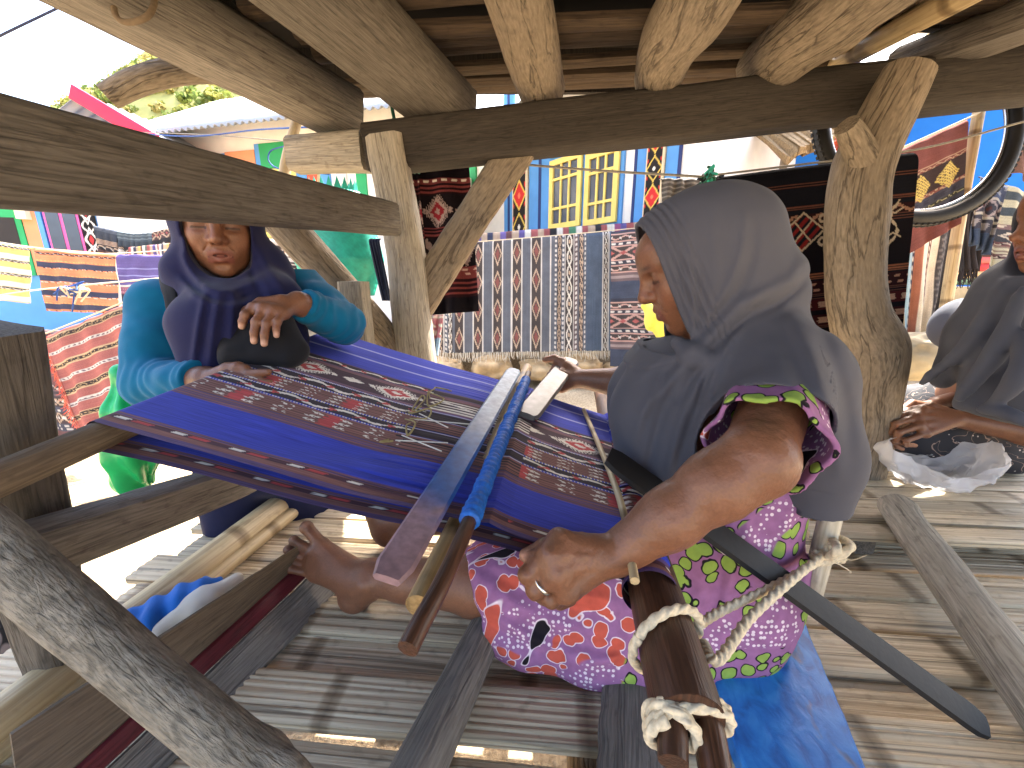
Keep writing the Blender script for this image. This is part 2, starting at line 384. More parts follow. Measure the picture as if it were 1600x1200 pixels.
r2 = ramp(n, [(0.35, (0.62, 0.6, 0.58)), (0.6, (1, 1, 1))]); l.new(x2.outputs['Fac'], r2.inputs[0])
l.new(mixc(n, l, 1.0, r1.outputs[0], r2.outputs[0], 'MULTIPLY'), b.inputs['Base Color']); b.inputs['Roughness'].default_value = 0.95; b.inputs['Specular IOR Level'].default_value = 0.1
bp = node(n, 'Bump'); bp.inputs['Strength'].default_value = 0.5; bp.inputs['Distance'].default_value = 0.02; l.new(x2.outputs['Fac'], bp.inputs['Height']); l.new(bp.outputs[0], b.inputs['Normal'])
tag(mk('ground', np.stack([X, Y, Z], -1).reshape(-1, 3), gridF(len(gx), len(gy)), mg), kind='structure')
# ------------------------------------------------------------------ the hut that stands over everything
hut = thing('stilt_hut', 'weathered log frame and bamboo floor of the raised hut overhead', 'hut', (0.4, 0.8, 0))
def ext(a, b, t): a = np.asarray(a); b = np.asarray(b); return a + (b - a) * t
UPZ = A(0, 0, 1)
b0, b1 = Py(578, 236, 1.47), Py(1600, 120, 1.36)
wood('cross_beam', [b0, ext(b0, b1, 0.5), ext(b0, b1, 1.5)], [1], M['dark'], hut, sec=rect(0.11, 0.14, 0.012), seg=40, rough=0.03, freq=3, seed=1)
e0, e1 = Py(458, 243, 1.53), Py(574, 238, 1.49)
wood('beam_end', [e0, e1], [0.9, 1], M['pale'], hut, sec=rect(0.10, 0.12, 0.016), seg=12, rough=0.06, freq=5, seed=2)  # lit end of the same beam; its light is put into paler wood
q0, q1 = P(0, 240, 0.37), P(612, 343, 1.22)
wood('rail', [ext(q0, q1, -0.5), ext(q0, q1, 0.5), q1], [1], M['rail'], hut, sec=rect(0.055, 0.093, 0.007), seg=60, rough=0.03, freq=5, seed=3)
p0, p1 = Py(603, 215, 1.42), Py(652, 560, 1.42); pb = ext(p0, p1, (0 - p0[2]) / (p1[2] - p0[2]) * 1.0)
wood('post', [p0, ext(p0, p1, 0.5) + A(0.012, 0, 0), p1, pb + A(0, 0, -0.1)], [0.9, 0.95, 1.1, 1.2], M['pale'], hut, sec=rect(0.125, 0.10, 0.022), seg=60, rough=0.09, freq=4, seed=4, up=A(0, 1, 0), knots=4)
wood('brace', [Py(812, 232, 1.46), Py(725, 362, 1.45), Py(652, 482, 1.45)], [1, 1.05, 1], M['log'], hut, sec=rect(0.11, 0.06, 0.01), seg=40, rough=0.07, freq=6, seed=5, up=A(0, 1, 0))
wood('brace', [Py(400, 300, 1.30), Py(455, 365, 1.32), Py(535, 450, 1.36), Py(605, 530, 1.40), Py(650, 600, 1.42)], [0.05, 0.055, 0.05, 0.045, 0.05], M['log'], hut, seg=40, rough=0.1, seed=6, knots=3)
s0, s1 = Py(552, 440, 1.30), Py(562, 545, 1.30)
wood('post', [s0, ext(s0, s1, 3.2)], [1], M['pale'], hut, sec=rect(0.088, 0.07, 0.012), seg=24, rough=0.06, freq=6, seed=7, up=A(0, 1, 0))
rp = [Py(u, v, 1.25) for u, v in ((1420, 112), (1385, 180), (1350, 255), (1337, 330), (1335, 420), (1343, 490), (1362, 545), (1356, 620), (1345, 700))]
rp.append(rp[-1] + A(-0.02, 0.02, -0.75))
wood('post', rp, [0.060, 0.066, 0.074, 0.077, 0.075, 0.078, 0.091, 0.084, 0.080, 0.09], M['log'], hut, seg=90, n=24, rough=0.06, freq=4, seed=8, knots=5)
wood('branch_stub', [Py(1356, 268, 1.23), Py(1338, 225, 1.20), Py(1322, 196, 1.18)], [0.045, 0.034, 0.028], M['log'], hut, seg=12, rough=0.08, seed=9)
# rafters: (far px, a), (near px at the top of the frame), z
def rafter(fu, fv, fa, nu, z, rad, mat, sec=None, seed=0, bend=0.0, rough=0.06, knots=2, up=None):
    f = P(fu, fv, fa); g = Pz(nu, 0, z); d = g - f; m = ext(f, g, 0.55) + A(bend, 0, 0)
    wood('rafter', [f, m, g, g + d * 1.0, g + d * 2.4], np.atleast_1d(rad), mat, hut, sec=sec, seg=70, n=22, rough=rough, freq=4, seed=seed, knots=knots, up=up)
rafter(545, 182, 1.40, 215, 1.93, [1], M['grey'], rect(0.15, 0.15, 0.02), 11, 0, 0.04)
rafter(705, 178, 1.36, 505, 1.94, [1], M['rail'], rect(0.19, 0.12, 0.012), 12, 0, 0.03)
rafter(846, 140, 1.30, 812, 1.95, [0.075, 0.078, 0.076, 0.08, 0.08], M['log'], None, 13, 0.0, 0.05)
rafter(1028, 122, 1.26, 1090, 1.95, [0.072, 0.080, 0.088, 0.08, 0.08], M['log'], None, 14, -0.02, 0.07)
rafter(1192, 108, 1.26, 1328, 1.95, [0.085, 0.09, 0.085, 0.085, 0.085], M['log'], None, 15, -0.01, 0.08, 4)
rafter(1285, 112, 1.36, 1488, 1.93, [0.026, 0.028, 0.03, 0.03, 0.03], M['bamboo'], None, 16, 0, 0.02, 0)
rafter(1425, 96, 1.26, 1690, 1.93, [1], M['grey'], rect(0.16, 0.07, 0.02), 17, 0, 0.06)
wood('outrigger_pole', [P(168, 152, 1.10), P(215, 128, 1.12), P(270, 112, 1.16), P(345, 108, 1.22), P(470, 112, 1.35)], [0.030, 0.034, 0.036, 0.038, 0.04], M['log'], hut, seg=30, rough=0.06, seed=18)
ROT = -0.085
def rowpt(x, y, z, y0=0.8): return A(x * math.cos(ROT) - (y - y0) * math.sin(ROT), x * math.sin(ROT) + (y - y0) * math.cos(ROT) + y0, z)
rng = np.random.RandomState(5)
def arc(wd, th, strips=1, n=4, groove=0.72):                          # flattened half-bamboo section with grooves between its strips
    o = []; cuts = np.cumsum(np.concatenate([[0], 0.5 + rng.rand(strips)])); cuts /= cuts[-1]
    for s in range(strips):
        for k in range(n):
            t = k / (n - 1); x = -wd / 2 + wd * (cuts[s] + (cuts[s + 1] - cuts[s]) * (0.03 + 0.94 * t))
            o.append((x, th * (groove + (1 - groove) * math.sin(math.pi * t) ** 0.5) + 0.10 * th * math.cos(3.1 * x / wd)))
    return np.array([(x, y) for x, y in o][::-1] + [(-wd / 2, 0), (wd / 2, 0)])[::-1]
y = -1.3; i = 0
while y < 1.76:
    wd = 0.052 + 0.03 * rng.rand(); z = 2.015 + 0.012 * rng.randn()
    xa = -0.80 + 0.10 * rng.rand() + (0.1 if y > 1.2 else 0); 
    wood('floor_slat', [rowpt(xa, y, z), rowpt(0.9, y + 0.015 * rng.randn(), z + 0.01 * rng.randn()), rowpt(3.0 if y < 1.42 else 0.98, y + 0.02 * rng.randn(), z)], [1], M['rslat'], hut, sec=arc(wd, 0.022, 1, 5) * A(1, -1), seg=22, rough=0.12, freq=3, seed=100 + i, goff=rng.rand(3) * 20, up=UPZ)
    y += wd + 0.008 + 0.026 * rng.rand(); i += 1
dV, dF = box((0.0, 0.22, 2.20), (1.8, 3.14, 0.03))
mk('shade_deck', dV, dF, plain('shade_black_boards', L(26, 21, 18), 0.95, 0.3, 8, bump=0), hut, smooth=False)  # near-black stands in for the dark above the slats; stops light leaks
dV, dF = box((1.951, 0.02, 2.20), (2.1, 2.74, 0.03)); mk('shade_deck', dV, dF, bpy.data.materials['shade_black_boards'], hut, smooth=False)
for bx_, by_, bw_, bh_ in ((0.0, 1.80, 1.8, 0.02), (1.951, 1.40, 2.1, 0.02), (0.91, 1.60, 0.02, 0.38), (-0.91, 0.22, 0.02, 3.14), (3.01, 0.02, 0.02, 2.7), (1.05, -1.36, 3.9, 0.02)):
    dV, dF = box((bx_, by_, 2.11), (bw_, bh_, 0.15)); mk('edge_board', dV, dF, M['dark'], hut, gr=dV, smooth=False)
M['unseenthatch'] = wood_mat('unseen_hut_thatch', L(96, 80, 58), L(168, 146, 110), L(120, 100, 74), sc=0.5, stretch=0.1)  # unseen upper walls and roof added to keep sun patches off the platform
for nm_, c_, s_ in (('unseen_upper_wall', (1.05, 1.25, 2.80), (3.6, 0.04, 1.16)), ('unseen_upper_wall', (1.05, -1.10, 2.80), (3.6, 0.04, 1.16)), ('unseen_upper_wall', (-0.73, 0.075, 2.80), (0.04, 2.30, 1.16)), ('unseen_upper_wall', (2.83, 0.075, 2.80), (0.04, 2.30, 1.16))):
    dV, dF = box(c_, s_); mk(nm_, dV, dF, M['rslat'], hut, gr=dV, smooth=False)
for sy_ in (1, -1):
    ry_, ey_, n_ = 0.25, 0.25 + 2.30 * sy_, 26
    xs_ = np.linspace(-1.45, 3.55, n_); jit = 0.02 * rng.randn(n_, 3)
    ring_ = np.stack([np.stack([A(x_, ry_, 4.55), A(x_, ey_, 3.32) + j_, A(x_, ey_, 3.18) + j_, A(x_, ry_, 4.40)]) for x_, j_ in zip(xs_, jit)])
    F_ = [[i * 4 + j, i * 4 + (j + 1) % 4, i * 4 + 4 + (j + 1) % 4, i * 4 + 4 + j] for i in range(n_ - 1) for j in range(4)] + [[3, 2, 1, 0], [(n_ - 1) * 4 + j for j in range(4)]]
    if sy_ < 0: F_ = [f_[::-1] for f_ in F_]
    mk('thatch_roof', ring_.reshape(-1, 3), F_, M['unseenthatch'], hut, gr=ring_.reshape(-1, 3)[:, [0, 2, 1]], smooth=False)  # added roof, eaves drawn out to shade the platform
# ------------------------------------------------------------------ the bamboo platform
ZP = 0.62
plat = thing('bamboo_platform', 'grey split bamboo platform the weaver sits on', 'platform', (0.5, 0.8, 0))
y = 0.10; i = 0
while y < 1.62:
    wd = 0.080 + 0.03 * rng.rand(); ns = 4 + int(rng.rand() * 4)
    xl = -0.86 - 0.14 * rng.rand() + 0.10 * max(0, y - 1.0); xr = 2.6
    z = ZP - 0.018 + 0.004 * rng.randn()
    if y > 1.18: xl = max(xl, 0.2 + 0.1 * rng.rand())
    ys = 0.006 * rng.randn(3)
    wood('slat', [rowpt(xl, y + ys[0], z), rowpt(0.6, y + ys[1], z + 0.006 * rng.randn()), rowpt(xr, y + ys[2], z)], [1], M['slat'], plat, sec=arc(wd, 0.018, ns, 4, 0.85), seg=26, rough=0.05, freq=3, seed=200 + i, goff=rng.rand(3) * 20, up=UPZ, sharp=38)
    y += wd + (0.003 if rng.rand() < 0.7 else 0.018); i += 1
y = 0.985; i = 0
while y < 1.55:                                          # the upper layer on the right
    wd = 0.055 + 0.025 * rng.rand(); z = ZP + 0.048 + 0.003 * rng.randn()
    wood('upper_slat', [rowpt(0.80 + 0.03 * rng.randn(), y, z), rowpt(1.5, y, z), rowpt(2.7, y + 0.01 * rng.randn(), z)], [1], M['slat'], plat, sec=arc(wd, 0.018, 3, 4, 0.9), seg=20, rough=0.05, freq=3, seed=260 + i, goff=rng.rand(3) * 20, up=UPZ, sharp=38)
    y += wd + 0.006 + 0.008 * rng.rand(); i += 1
for x in (-0.62, 0.15, 0.95, 1.75):
    wood('joist', [rowpt(x, -0.1, ZP - 0.055), rowpt(x, 1.55, ZP - 0.055)], [0.035], M['log'], plat, seg=10, seed=int(300 + x * 10))
for x in (0.9, 1.7):
    wood('upper_joist', [rowpt(x, 0.97, ZP + 0.024), rowpt(x, 1.5, ZP + 0.024)], [1], M['grey'], plat, sec=rect(0.05, 0.044), seg=6, seed=int(320 + x * 10))
for x, y in ((-0.62, 0.0), (-0.60, 1.15), (0.95, 0.05), (0.95, 1.5), (1.75, 1.5)):
    wood('leg', [A(x, y, -0.05), A(x, y, ZP - 0.08)], [0.05, 0.045], M['log'], plat, seg=8, rough=0.08, seed=int(340 + x * 10 + y))
# ------------------------------------------------------------------ loom supports and loose timbers
def lone(name, label, cat, *a, group=None, **k): return tag(wood(name, *a, **k), label, cat, group)
lp0, lp1 = P(-38, 515, 0.50), Pz(108, 1086, 0.60)
lone('loom_post', 'dark upright post at the left edge holding the warp beam', 'post', [lp0, ext(lp0, lp1, 0.5), lp1, lp1 + A(0, 0, -0.62)], [1.1, 1.0, 0.72, 0.7], M['rail'], sec=rect(0.085, 0.085, 0.016), seg=40, rough=0.06, freq=5, seed=21, up=A(0, 1, 0))
lone('diagonal_log', 'mottled lichen-covered log slanting across the lower left corner', 'log', [P(-160, 735, 0.47), P(0, 865, 0.45), P(190, 1025, 0.42), P(385, 1190, 0.385), P(560, 1350, 0.36)], [0.032, 0.0315, 0.0265, 0.0255, 0.0255], M['lichen'], seg=80, n=28, rough=0.07, freq=7, seed=22, knots=4)
sb0, sb1 = P(60, 862, 0.53), P(350, 760, 0.86)
lone('support_beam', 'thick grey beam under the cloth between post and standing woman', 'beam', [ext(sb0, sb1, -0.3), sb0, sb1, ext(sb0, sb1, 1.35)], [1, 1, 1.02, 0.9], M['grey'], sec=rect(0.045, 0.068, 0.008), seg=40, rough=0.07, freq=6, seed=23, knots=2)
c0, c1 = Pz(0, 1128, 0.665), Pz(442, 786, 0.665)
lone('bamboo_pole', 'thick pale bamboo pole lying along the platform edge', 'pole', [ext(c0, c1, -0.2), c0, c1, ext(c0, c1, 1.25)], [0.036, 0.036, 0.034, 0.033], M['bamboo'], seg=60, n=20, rough=0.015, seed=24, goff=(0, 0, 0.1))
c0, c1 = Pz(60, 1120, 0.645), Pz(462, 797, 0.645)
lone('bamboo_pole', 'thinner yellowish bamboo pole beside the thick one', 'pole', [ext(c0, c1, -0.2), c0, c1, ext(c0, c1, 1.25)], [0.020, 0.020, 0.018, 0.018], M['bamboo'], seg=50, n=16, rough=0.02, seed=25, goff=(1, 0, 0.05))
# foot brace: three long boards in one angle
fb = thing('foot_brace', 'long brown foot plank with a maroon painted strip the weaver pushes on', 'foot brace', Pz(300, 1000, ZP))
def strip(name, mat, e0, e1, th, seed):                  # a board between two edge lines
    (a0, a1), (b0, b1) = e0, e1
    n = 40; t = np.linspace(-0.15, 1.12, n)[:, None]
    U = np.asarray(a0) * (1 - t) + np.asarray(a1) * t; W = np.asarray(b0) * (1 - t) + np.asarray(b1) * t
    nr = np.cross(U[-1] - U[0], W[0] - U[0]); nr = unit(nr); nr = nr if nr[0] > 0 else -nr
    wob = 0.0025 * np.stack([vnoise(np.stack([t[:, 0] * 9, t[:, 0] * 0 + seed, t[:, 0] * 0], -1), seed)] * 3, -1)
    V = []; G = []
    ln = np.linalg.norm(np.asarray(a1) - a0)
    for i in range(n):
        wv = W[i] - U[i]; d = unit(wv); c = 0.004
        ring = [U[i] + d * c, W[i] - d * c, W[i] - nr * c, W[i] - nr * (th - c) , W[i] - d * c - nr * th, U[i] + d * c - nr * th, U[i] - nr * (th - c), U[i] - nr * c]
        V += [r + wob[i] for r in ring]; wl = np.linalg.norm(wv)
        G += [A(x, z, t[i, 0] * ln) + seed * 3.1 for x, z in ((0, 0), (wl, 0), (wl, 0.004), (wl, th), (wl, th), (0, th), (0, th), (0, 0))]
    F = [[i * 8 + j, i * 8 + (j + 1) % 8, i * 8 + 8 + (j + 1) % 8, i * 8 + 8 + j] for i in range(n - 1) for j in range(8)]
    F += [list(range(7, -1, -1)), [(n - 1) * 8 + j for j in range(8)]]
    return mk(name, np.array(V), F, mat, fb, gr=np.array(G), sharp=30)
ea = (Pz(99, 1090, 0.755), Pz(440, 868, 0.755)); eb = (Pz(124, 1196, 0.688), Pz(450, 898, 0.688)); ec = (Pz(166, 1200, 0.662), Pz(463, 918, 0.662)); ed = (Pz(262, 1200, 0.625), Pz(517, 938, 0.625))
strip('plank', M['brown'], ea, eb, 0.018, 41)
off = A(0.004, 0, 0.003)
strip('painted_strip', M['maroon'], (eb[0] + off, eb[1] + off), (ec[0] + off, ec[1] + off), 0.02, 42)
strip('plank', M['grey'], ec, ed, 0.016, 43)
c0, c1 = Pz(655, 1200, 0.665), Pz(765, 972, 0.665)
lone('round_log', 'smooth round grey log running under the skirt toward the viewer', 'log', [ext(c0, c1, -0.6), c0, c1, ext(c0, c1, 1.7)], [0.037, 0.036, 0.033, 0.03], M['grey'], seg=50, n=22, rough=0.03, seed=44)
c0, c1 = Pz(1396, 790, 0.722), Pz(1600, 1062, 0.668)
lone('split_log', 'cracked pale log lying on the platform right of the black lath', 'log', [c0, ext(c0, c1, 0.5), c1, ext(c0, c1, 1.6)], [0.036, 0.041, 0.042, 0.042], M['pale'], seg=50, n=22, rough=0.06, seed=45, knots=2)
def flat(name, label, cat, quad, th, mat, seed):         # plank from its four top corners
    q = np.array(quad); n = 24; t = np.linspace(0, 1, n)
    V = []; G = []
    for k in t:
        l_ = ext(q[0], q[3], k); r_ = ext(q[1], q[2], k); d = unit(r_ - l_); c = 0.005; wd = np.linalg.norm(r_ - l_); ln = np.linalg.norm(q[3] - q[0]) * k
        w1, w2 = 0.003 * vnoise(A(k * 14, seed, 0), seed), 0.003 * vnoise(A(k * 14, seed, 5), seed)
        ring = [l_ + d * (c + w1), ext(l_, r_, 0.5) + A(0, 0, 0.0015), r_ - d * (c - w2), r_ + d * w2 - UPZ * c, r_ + d * w2 - UPZ * th, l_ + d * w1 - UPZ * th, l_ + d * w1 - UPZ * c]
        V += ring; G += [A(x, z, ln) + seed * 2.7 for x, z in ((0, 0), (wd / 2, 0), (wd, 0), (wd, 0.01), (wd, th), (0, th), (0, 0.01))]
    m = 7; F = [[i * m + j, i * m + (j + 1) % m, i * m + m + (j + 1) % m, i * m + m + j] for i in range(n - 1) for j in range(m)]
    F += [list(range(m - 1, -1, -1)), [(n - 1) * m + j for j in range(m)]]
    return tag(mk(name, np.array(V), F, mat, gr=np.array(G), sharp=30), label, cat)
# blue board: worn blue paint on wood
mb, n, l, b = nmat('worn_blue_paint')
at = node(n, 'Attribute', attribute_name='gr')
def nz(sc, st, det=6, dist=0.5):
    mp = node(n, 'Mapping'); mp.inputs['Scale'].default_value = (1, 1, st); l.new(at.outputs['Vector'], mp.inputs[0])
    x = node(n, 'TexNoise'); x.inputs['Scale'].default_value = sc; x.inputs['Detail'].default_value = det; x.inputs['Distortion'].default_value = dist; l.new(mp.outputs[0], x.inputs['Vector']); return x.outputs['Fac']
pa = nz(14, 0.9); gnoise = nz(90, 0.1); fine = nz(40, 0.8)
blue = ramp(n, [(0.3, L(16, 82, 150)), (0.5, L(30, 116, 192)), (0.75, L(58, 142, 210))]); l.new(fine, blue.inputs[0])
wdc = ramp(n, [(0.3, L(70, 72, 58)), (0.7, L(126, 118, 92))]); l.new(gnoise, wdc.inputs[0])
msk = ramp(n, [(0.62, (0, 0, 0)), (0.72, (1, 1, 1))]); l.new(pa, msk.inputs[0])
l.new(mixc(n, l, msk.outputs[0], blue.outputs[0], wdc.outputs[0]), b.inputs['Base Color']); b.inputs['Roughness'].default_value = 0.38
bp = node(n, 'Bump'); bp.inputs['Strength'].default_value = 0.5; bp.inputs['Distance'].default_value = 0.003; l.new(fine, bp.inputs['Height']); l.new(bp.outputs[0], b.inputs['Normal'])
M['bluepaint'] = mb
zb = 0.668
flat('blue_board', 'plank with worn glossy blue paint under the weaver', 'plank', [Pz(1178, 1240, zb), Pz(1372, 1240, zb), Pz(1240, 930, zb), Pz(1085, 985, zb)], 0.03, mb, 51)
zb = 0.655
flat('grey_plank', 'short split grey plank left of the breast beam end', 'plank', [Pz(928, 1240, zb), Pz(1062, 1240, zb), Pz(1042, 1030, zb), Pz(945, 1030, zb)], 0.028, M['grey'], 52)
# ------------------------------------------------------------------ woven patterns
M['cloth'] = vcol_mat('woven_cotton', 0.92, 0.1, 500, 0.22, bump=0.4)
M['hung'] = vcol_mat('hanging_cotton', 0.95, 0.05, 260, 0.22, transl=0.18, bump=0.3, vscale=9)
def tri(x): return np.abs((x % 1.0) * 2 - 1)
def n2(a, b, seed=0): return vnoise(np.stack([np.broadcast_to(a, np.broadcast(a, b).shape), np.broadcast_to(b, np.broadcast(a, b).shape), np.zeros(np.broadcast(a, b).shape)], -1), seed)
def band_cols(x, t, spec, seed=0, feather=0.0):
    """x: metres along the bands, t: 0..1 across; spec: (weight, kind, c0, c1, c2, period)"""
    wt = np.cumsum([s[0] for s in spec]); wt = wt / wt[-1]; col = np.zeros(x.shape + (3,))
    th = np.floor(t * 260); x = x + feather * (hash3(th.astype(np.int64), th.astype(np.int64) * 0, th.astype(np.int64) * 0 + 1, seed) - 0.5)
    a = 0.0
    for b, s in zip(wt, spec):
        m = (t >= a) & (t <= b) if b == wt[-1] else (t >= a) & (t < b)
        if m.any():
            y = (t[m] - a) / (b - a); X = x[m]; k, c0 = s[1], np.asarray(s[2]); c1 = np.asarray(s[3]) if len(s) > 3 else c0; c2 = np.asarray(s[4]) if len(s) > 4 else c1; per = s[5] if len(s) > 5 else 0.05
            o = np.broadcast_to(c0, X.shape + (3,)).copy(); f = (X / per) % 1.0
            if k == 'lines': o[(y * per) % 1.0 < 0.42] = c1
            elif k == 'dash': o[(np.abs(y - 0.5) < 0.27) & (f < 0.55)] = c1
            elif k == 'dash2': o[(np.abs(y - 0.5) < 0.36) & (f < 0.22)] = c1; o[(np.abs(y - 0.5) < 0.36) & (f > 0.3) & (f < 0.62)] = c2
            elif k == 'dash3':
                r = np.floor(y * 5); g = ((X + r * 0.37 * per) / per) % 1.0; o[(r % 2 == 1) & (g < 0.45)] = c1
            elif k == 'wave':
                w_ = 0.5 + 0.26 * np.sin(2 * np.pi * X / per); o[np.abs(y - w_) < 0.13] = c1; o[(np.abs(y - 1 + w_) < 0.16) & (tri(X / per * 2) > 0.75)] = c2
            elif k == 'zig': o[np.abs(y - 0.15 - 0.7 * tri(X / per)) < 0.16] = c1
            elif k == 'chain':
                w_ = 0.30 * np.sin(np.pi * X / per); o[(np.abs(np.abs(y - 0.5) - np.abs(w_)) < 0.085)] = c1; o[(np.abs(y - 0.5) < 0.09) & (np.abs(f - 0.5) < 0.12)] = c2
            elif k == 'diam':
                d = np.abs(f - 0.5) * 2 + np.abs(y - 0.5) * 1.7; o[d < 0.86] = c1; o[d < 0.62] = c0; o[d < 0.45] = c2
            elif k == 'xx':
                d = np.abs(np.abs(f - 0.5) * 2 - np.abs(y - 0.5) * 2); o[d < 0.2] = c1; o[(np.abs(f - 0.5) + np.abs(y - 0.5)) < 0.16] = c2; o[(np.minimum(f, 1 - f) + np.abs(y - 0.5)) < 0.16] = c2
            elif k == 'dots': o[(np.abs(y - 0.5) < 0.33) & (f < 0.5)] = c1
            elif k == 'blocks':
                o[(y * 7) % 1.0 < 0.3] = c0 * 0.5
                o[(f > 0.40) & (f < 0.58) & (np.abs(y - 0.5) < 0.42)] = c2
                r = np.floor(y * 7); g = f + 0.02 * (r % 2) * 2
                for cc in (0.30, 0.36, 0.62, 0.68, 0.04, 0.95): o[(np.abs(g - cc) < 0.022) & (r % 2 == 1)] = c1
            elif k == 'big':
                d = np.abs(f - 0.5) * 3.0 + np.abs(y - 0.5) * 1.6; jag = 0.12 * np.sign(np.sin(X * 900)); o[(d + jag) < 0.82] = c1; o[d < 0.50] = c2; o[d < 0.2] = c1
                d = np.minimum(f, 1 - f) * 3 + np.abs(y - 0.5) * 2.2; o[d < 0.4] = c1
                o[(np.abs(y - 0.5) < 0.08) & (np.abs(np.abs(f - 0.5) - 0.28) < 0.03)] = c1
            elif k == 'stripe2': o[np.abs(y - 0.5) < 0.25] = c1
            col[m] = o
        a = b
    col *= (1 + 0.10 * n2(th * 1.7, x * 4, seed + 1))[..., None]
    return np.clip(col, 0.002, 0.95)
BL, BR, DK, WH, RD, PB = L(56, 68, 180), L(132, 90, 82), L(50, 38, 44), L(226, 220, 208), L(188, 72, 72), L(92, 72, 116)
ikat = [(1.4, 'lines', PB, L(96, 76, 110), PB, 3), (1.6, 'plain', BR), (1.2, 'dash2', L(80, 50, 60), WH, RD, 0.09), (1.4, 'lines', PB, BR, BR, 2), (13.0, 'plain', BL), (3.6, 'lines', PB, BR, BR, 4),
        (7.6, 'blocks', BR, WH, RD, 0.17), (0.9, 'dots', BL, WH, WH, 0.006), (3.9, 'wave', DK, WH, RD, 0.115), (0.9, 'dots', BL, WH, WH, 0.006),
        (6.8, 'blocks', BR, WH, RD, 0.17), (0.9, 'dots', BL, WH, WH, 0.006), (5.0, 'wave', DK, WH, RD, 0.12), (0.9, 'dots', BL, WH, WH, 0.006), (1.6, 'lines', PB, BR, BR, 2),
        (10.0, 'big', L(70, 48, 58), WH, RD, 0.20), (2.4, 'lines', PB, BR, BR, 3), (3.6, 'wave', DK, WH, RD, 0.10), (0.8, 'plain', PB), (10.0, 'plain', BL), (1.3, 'plain', L(160, 165, 215)), (8.5, 'plain', BL), (1.3, 'plain', L(160, 165, 215)), (9.0, 'plain', BL)]
ikat_plain = [(s[0], {'dash2': 'dash2', 'blocks': 'lines', 'big': 'lines', 'wave': 'stripe2', 'dash': 'plain', 'dots': 'stripe2'}.get(s[1], s[1]), s[2], DK if s[1] in ('blocks',) else (s[3] if len(s) > 3 else s[2]), s[2], 5 if s[1] in ('blocks', 'big') else (s[5] if len(s) > 5 else 1)) for s in ikat]
ikat_plain = [(s[0], s[1], s[2], DK if (s[1] == 'stripe2' and i in (8, 12, 17)) else s[3], s[4], s[5]) for i, s in enumerate(ikat_plain)]
cA, cB, cC, cD = Pz(152, 660, 1.12), Pz(516, 516, 1.175), Pz(950, 650, 0.968), Pz(1000, 893, 0.955)
def sheet_pt(s, t):                                      # bilinear, arrays
    s = s[..., None]; t = t[..., None]
    return (cA * (1 - s) + cD * s) * (1 - t) + (cB * (1 - s) + cC * s) * t
LEN = np.linalg.norm((cD + cC) / 2 - (cA + cB) / 2); WID = np.linalg.norm((cA + cD) / 2 - (cB + cC) / 2)
pn = unit(np.cross(cD - cA, cB - cA)); pn = pn if pn[2] > 0 else -pn
def on_cloth(u, v, lift=0.0):                            # where the ray meets the plane of the cloth
    m = (cA + cB + cC + cD) / 4; d = P(u, v, 1.0) - CAM
    return CAM + d * (np.dot(m + pn * lift - CAM, pn) / np.dot(d, pn))
nt_, ns_ = 380, 430
S1 = np.linspace(0, 1, ns_)[::-1]                        # breast beam -> warp beam
T1 = np.linspace(0, 1, nt_)
sg, tg = np.meshgrid(S1, T1, indexing='ij')
thr = (tg * 130).astype(np.int64); hs = hash3(thr, thr * 0, thr * 0, 9) - 0.5
loose = np.exp(-((sg - 0.60) / 0.13) ** 2) * (0.35 + 0.65 * np.exp(-((tg - 0.10) / 0.12) ** 2))
wob = 0.0015 * np.sin(sg * 9 + 3 * tg) * np.sin(np.pi * sg) + 0.005 * loose * hs
ridge = 0.012 * np.exp(-np.abs(sg - 0.735) / 0.05) + 0.005 * np.exp(-((sg - 0.6) / 0.10) ** 2)
fold = 0.004 * np.sin((tg * 24 + 2 * np.sin(sg * 7))) * np.exp(-((tg - 0.1) / 0.1) ** 2) * np.exp(-((sg - 0.4) / 0.25) ** 2)
sag = -0.003 * np.sin(np.pi * sg) * (1 - tg)
top = sheet_pt(sg, tg) + pn * (wob + ridge + fold)[..., None] + UPZ * sag[..., None]
xm = sg * LEN
colA = band_cols(xm, tg, ikat, 3, 0.012); colB = band_cols(xm, tg, ikat_plain, 3, 0.0)
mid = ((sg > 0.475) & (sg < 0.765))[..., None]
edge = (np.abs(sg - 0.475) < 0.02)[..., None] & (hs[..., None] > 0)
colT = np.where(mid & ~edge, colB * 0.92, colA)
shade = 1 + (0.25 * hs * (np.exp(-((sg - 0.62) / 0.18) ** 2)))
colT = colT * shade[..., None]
RB = 0.021
wa = np.linspace(0.0, math.pi, 12)[1:-1]
axis_u = unit((cD + cC) / 2 - (cA + cB) / 2)
wrap = np.array([[ext(cA, cB, t) - pn * RB + pn * (RB + 0.001) * math.cos(a) - axis_u * (RB + 0.001) * math.sin(a) for t in T1] for a in wa])
nb = 150; S2 = np.linspace(0, 1, nb); s2, t2 = np.meshgrid(S2, T1, indexing='ij')
gap = 2 * RB + 0.004 - 0.030 * s2
bot = sheet_pt(s2, t2) - pn * gap[..., None] + pn * (0.003 * np.sin(s2 * 11 + t2 * 5))[..., None]
colW = np.repeat(colT[-1][None], len(wa), 0); colBt = band_cols(s2 * LEN + 0.05, t2, ikat, 4, 0.012)
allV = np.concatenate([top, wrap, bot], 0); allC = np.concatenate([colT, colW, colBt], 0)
mw, n, l, b = nmat('ikat_warp_cotton')
at = node(n, 'Attribute', attribute_name='Col'); ag = node(n, 'Attribute', attribute_name='gr')
fx = node(n, 'TexNoise'); fx.inputs['Scale'].default_value = 1.0; fx.inputs['Detail'].default_value = 3; l.new(ag.outputs['Vector'], fx.inputs['Vector'])
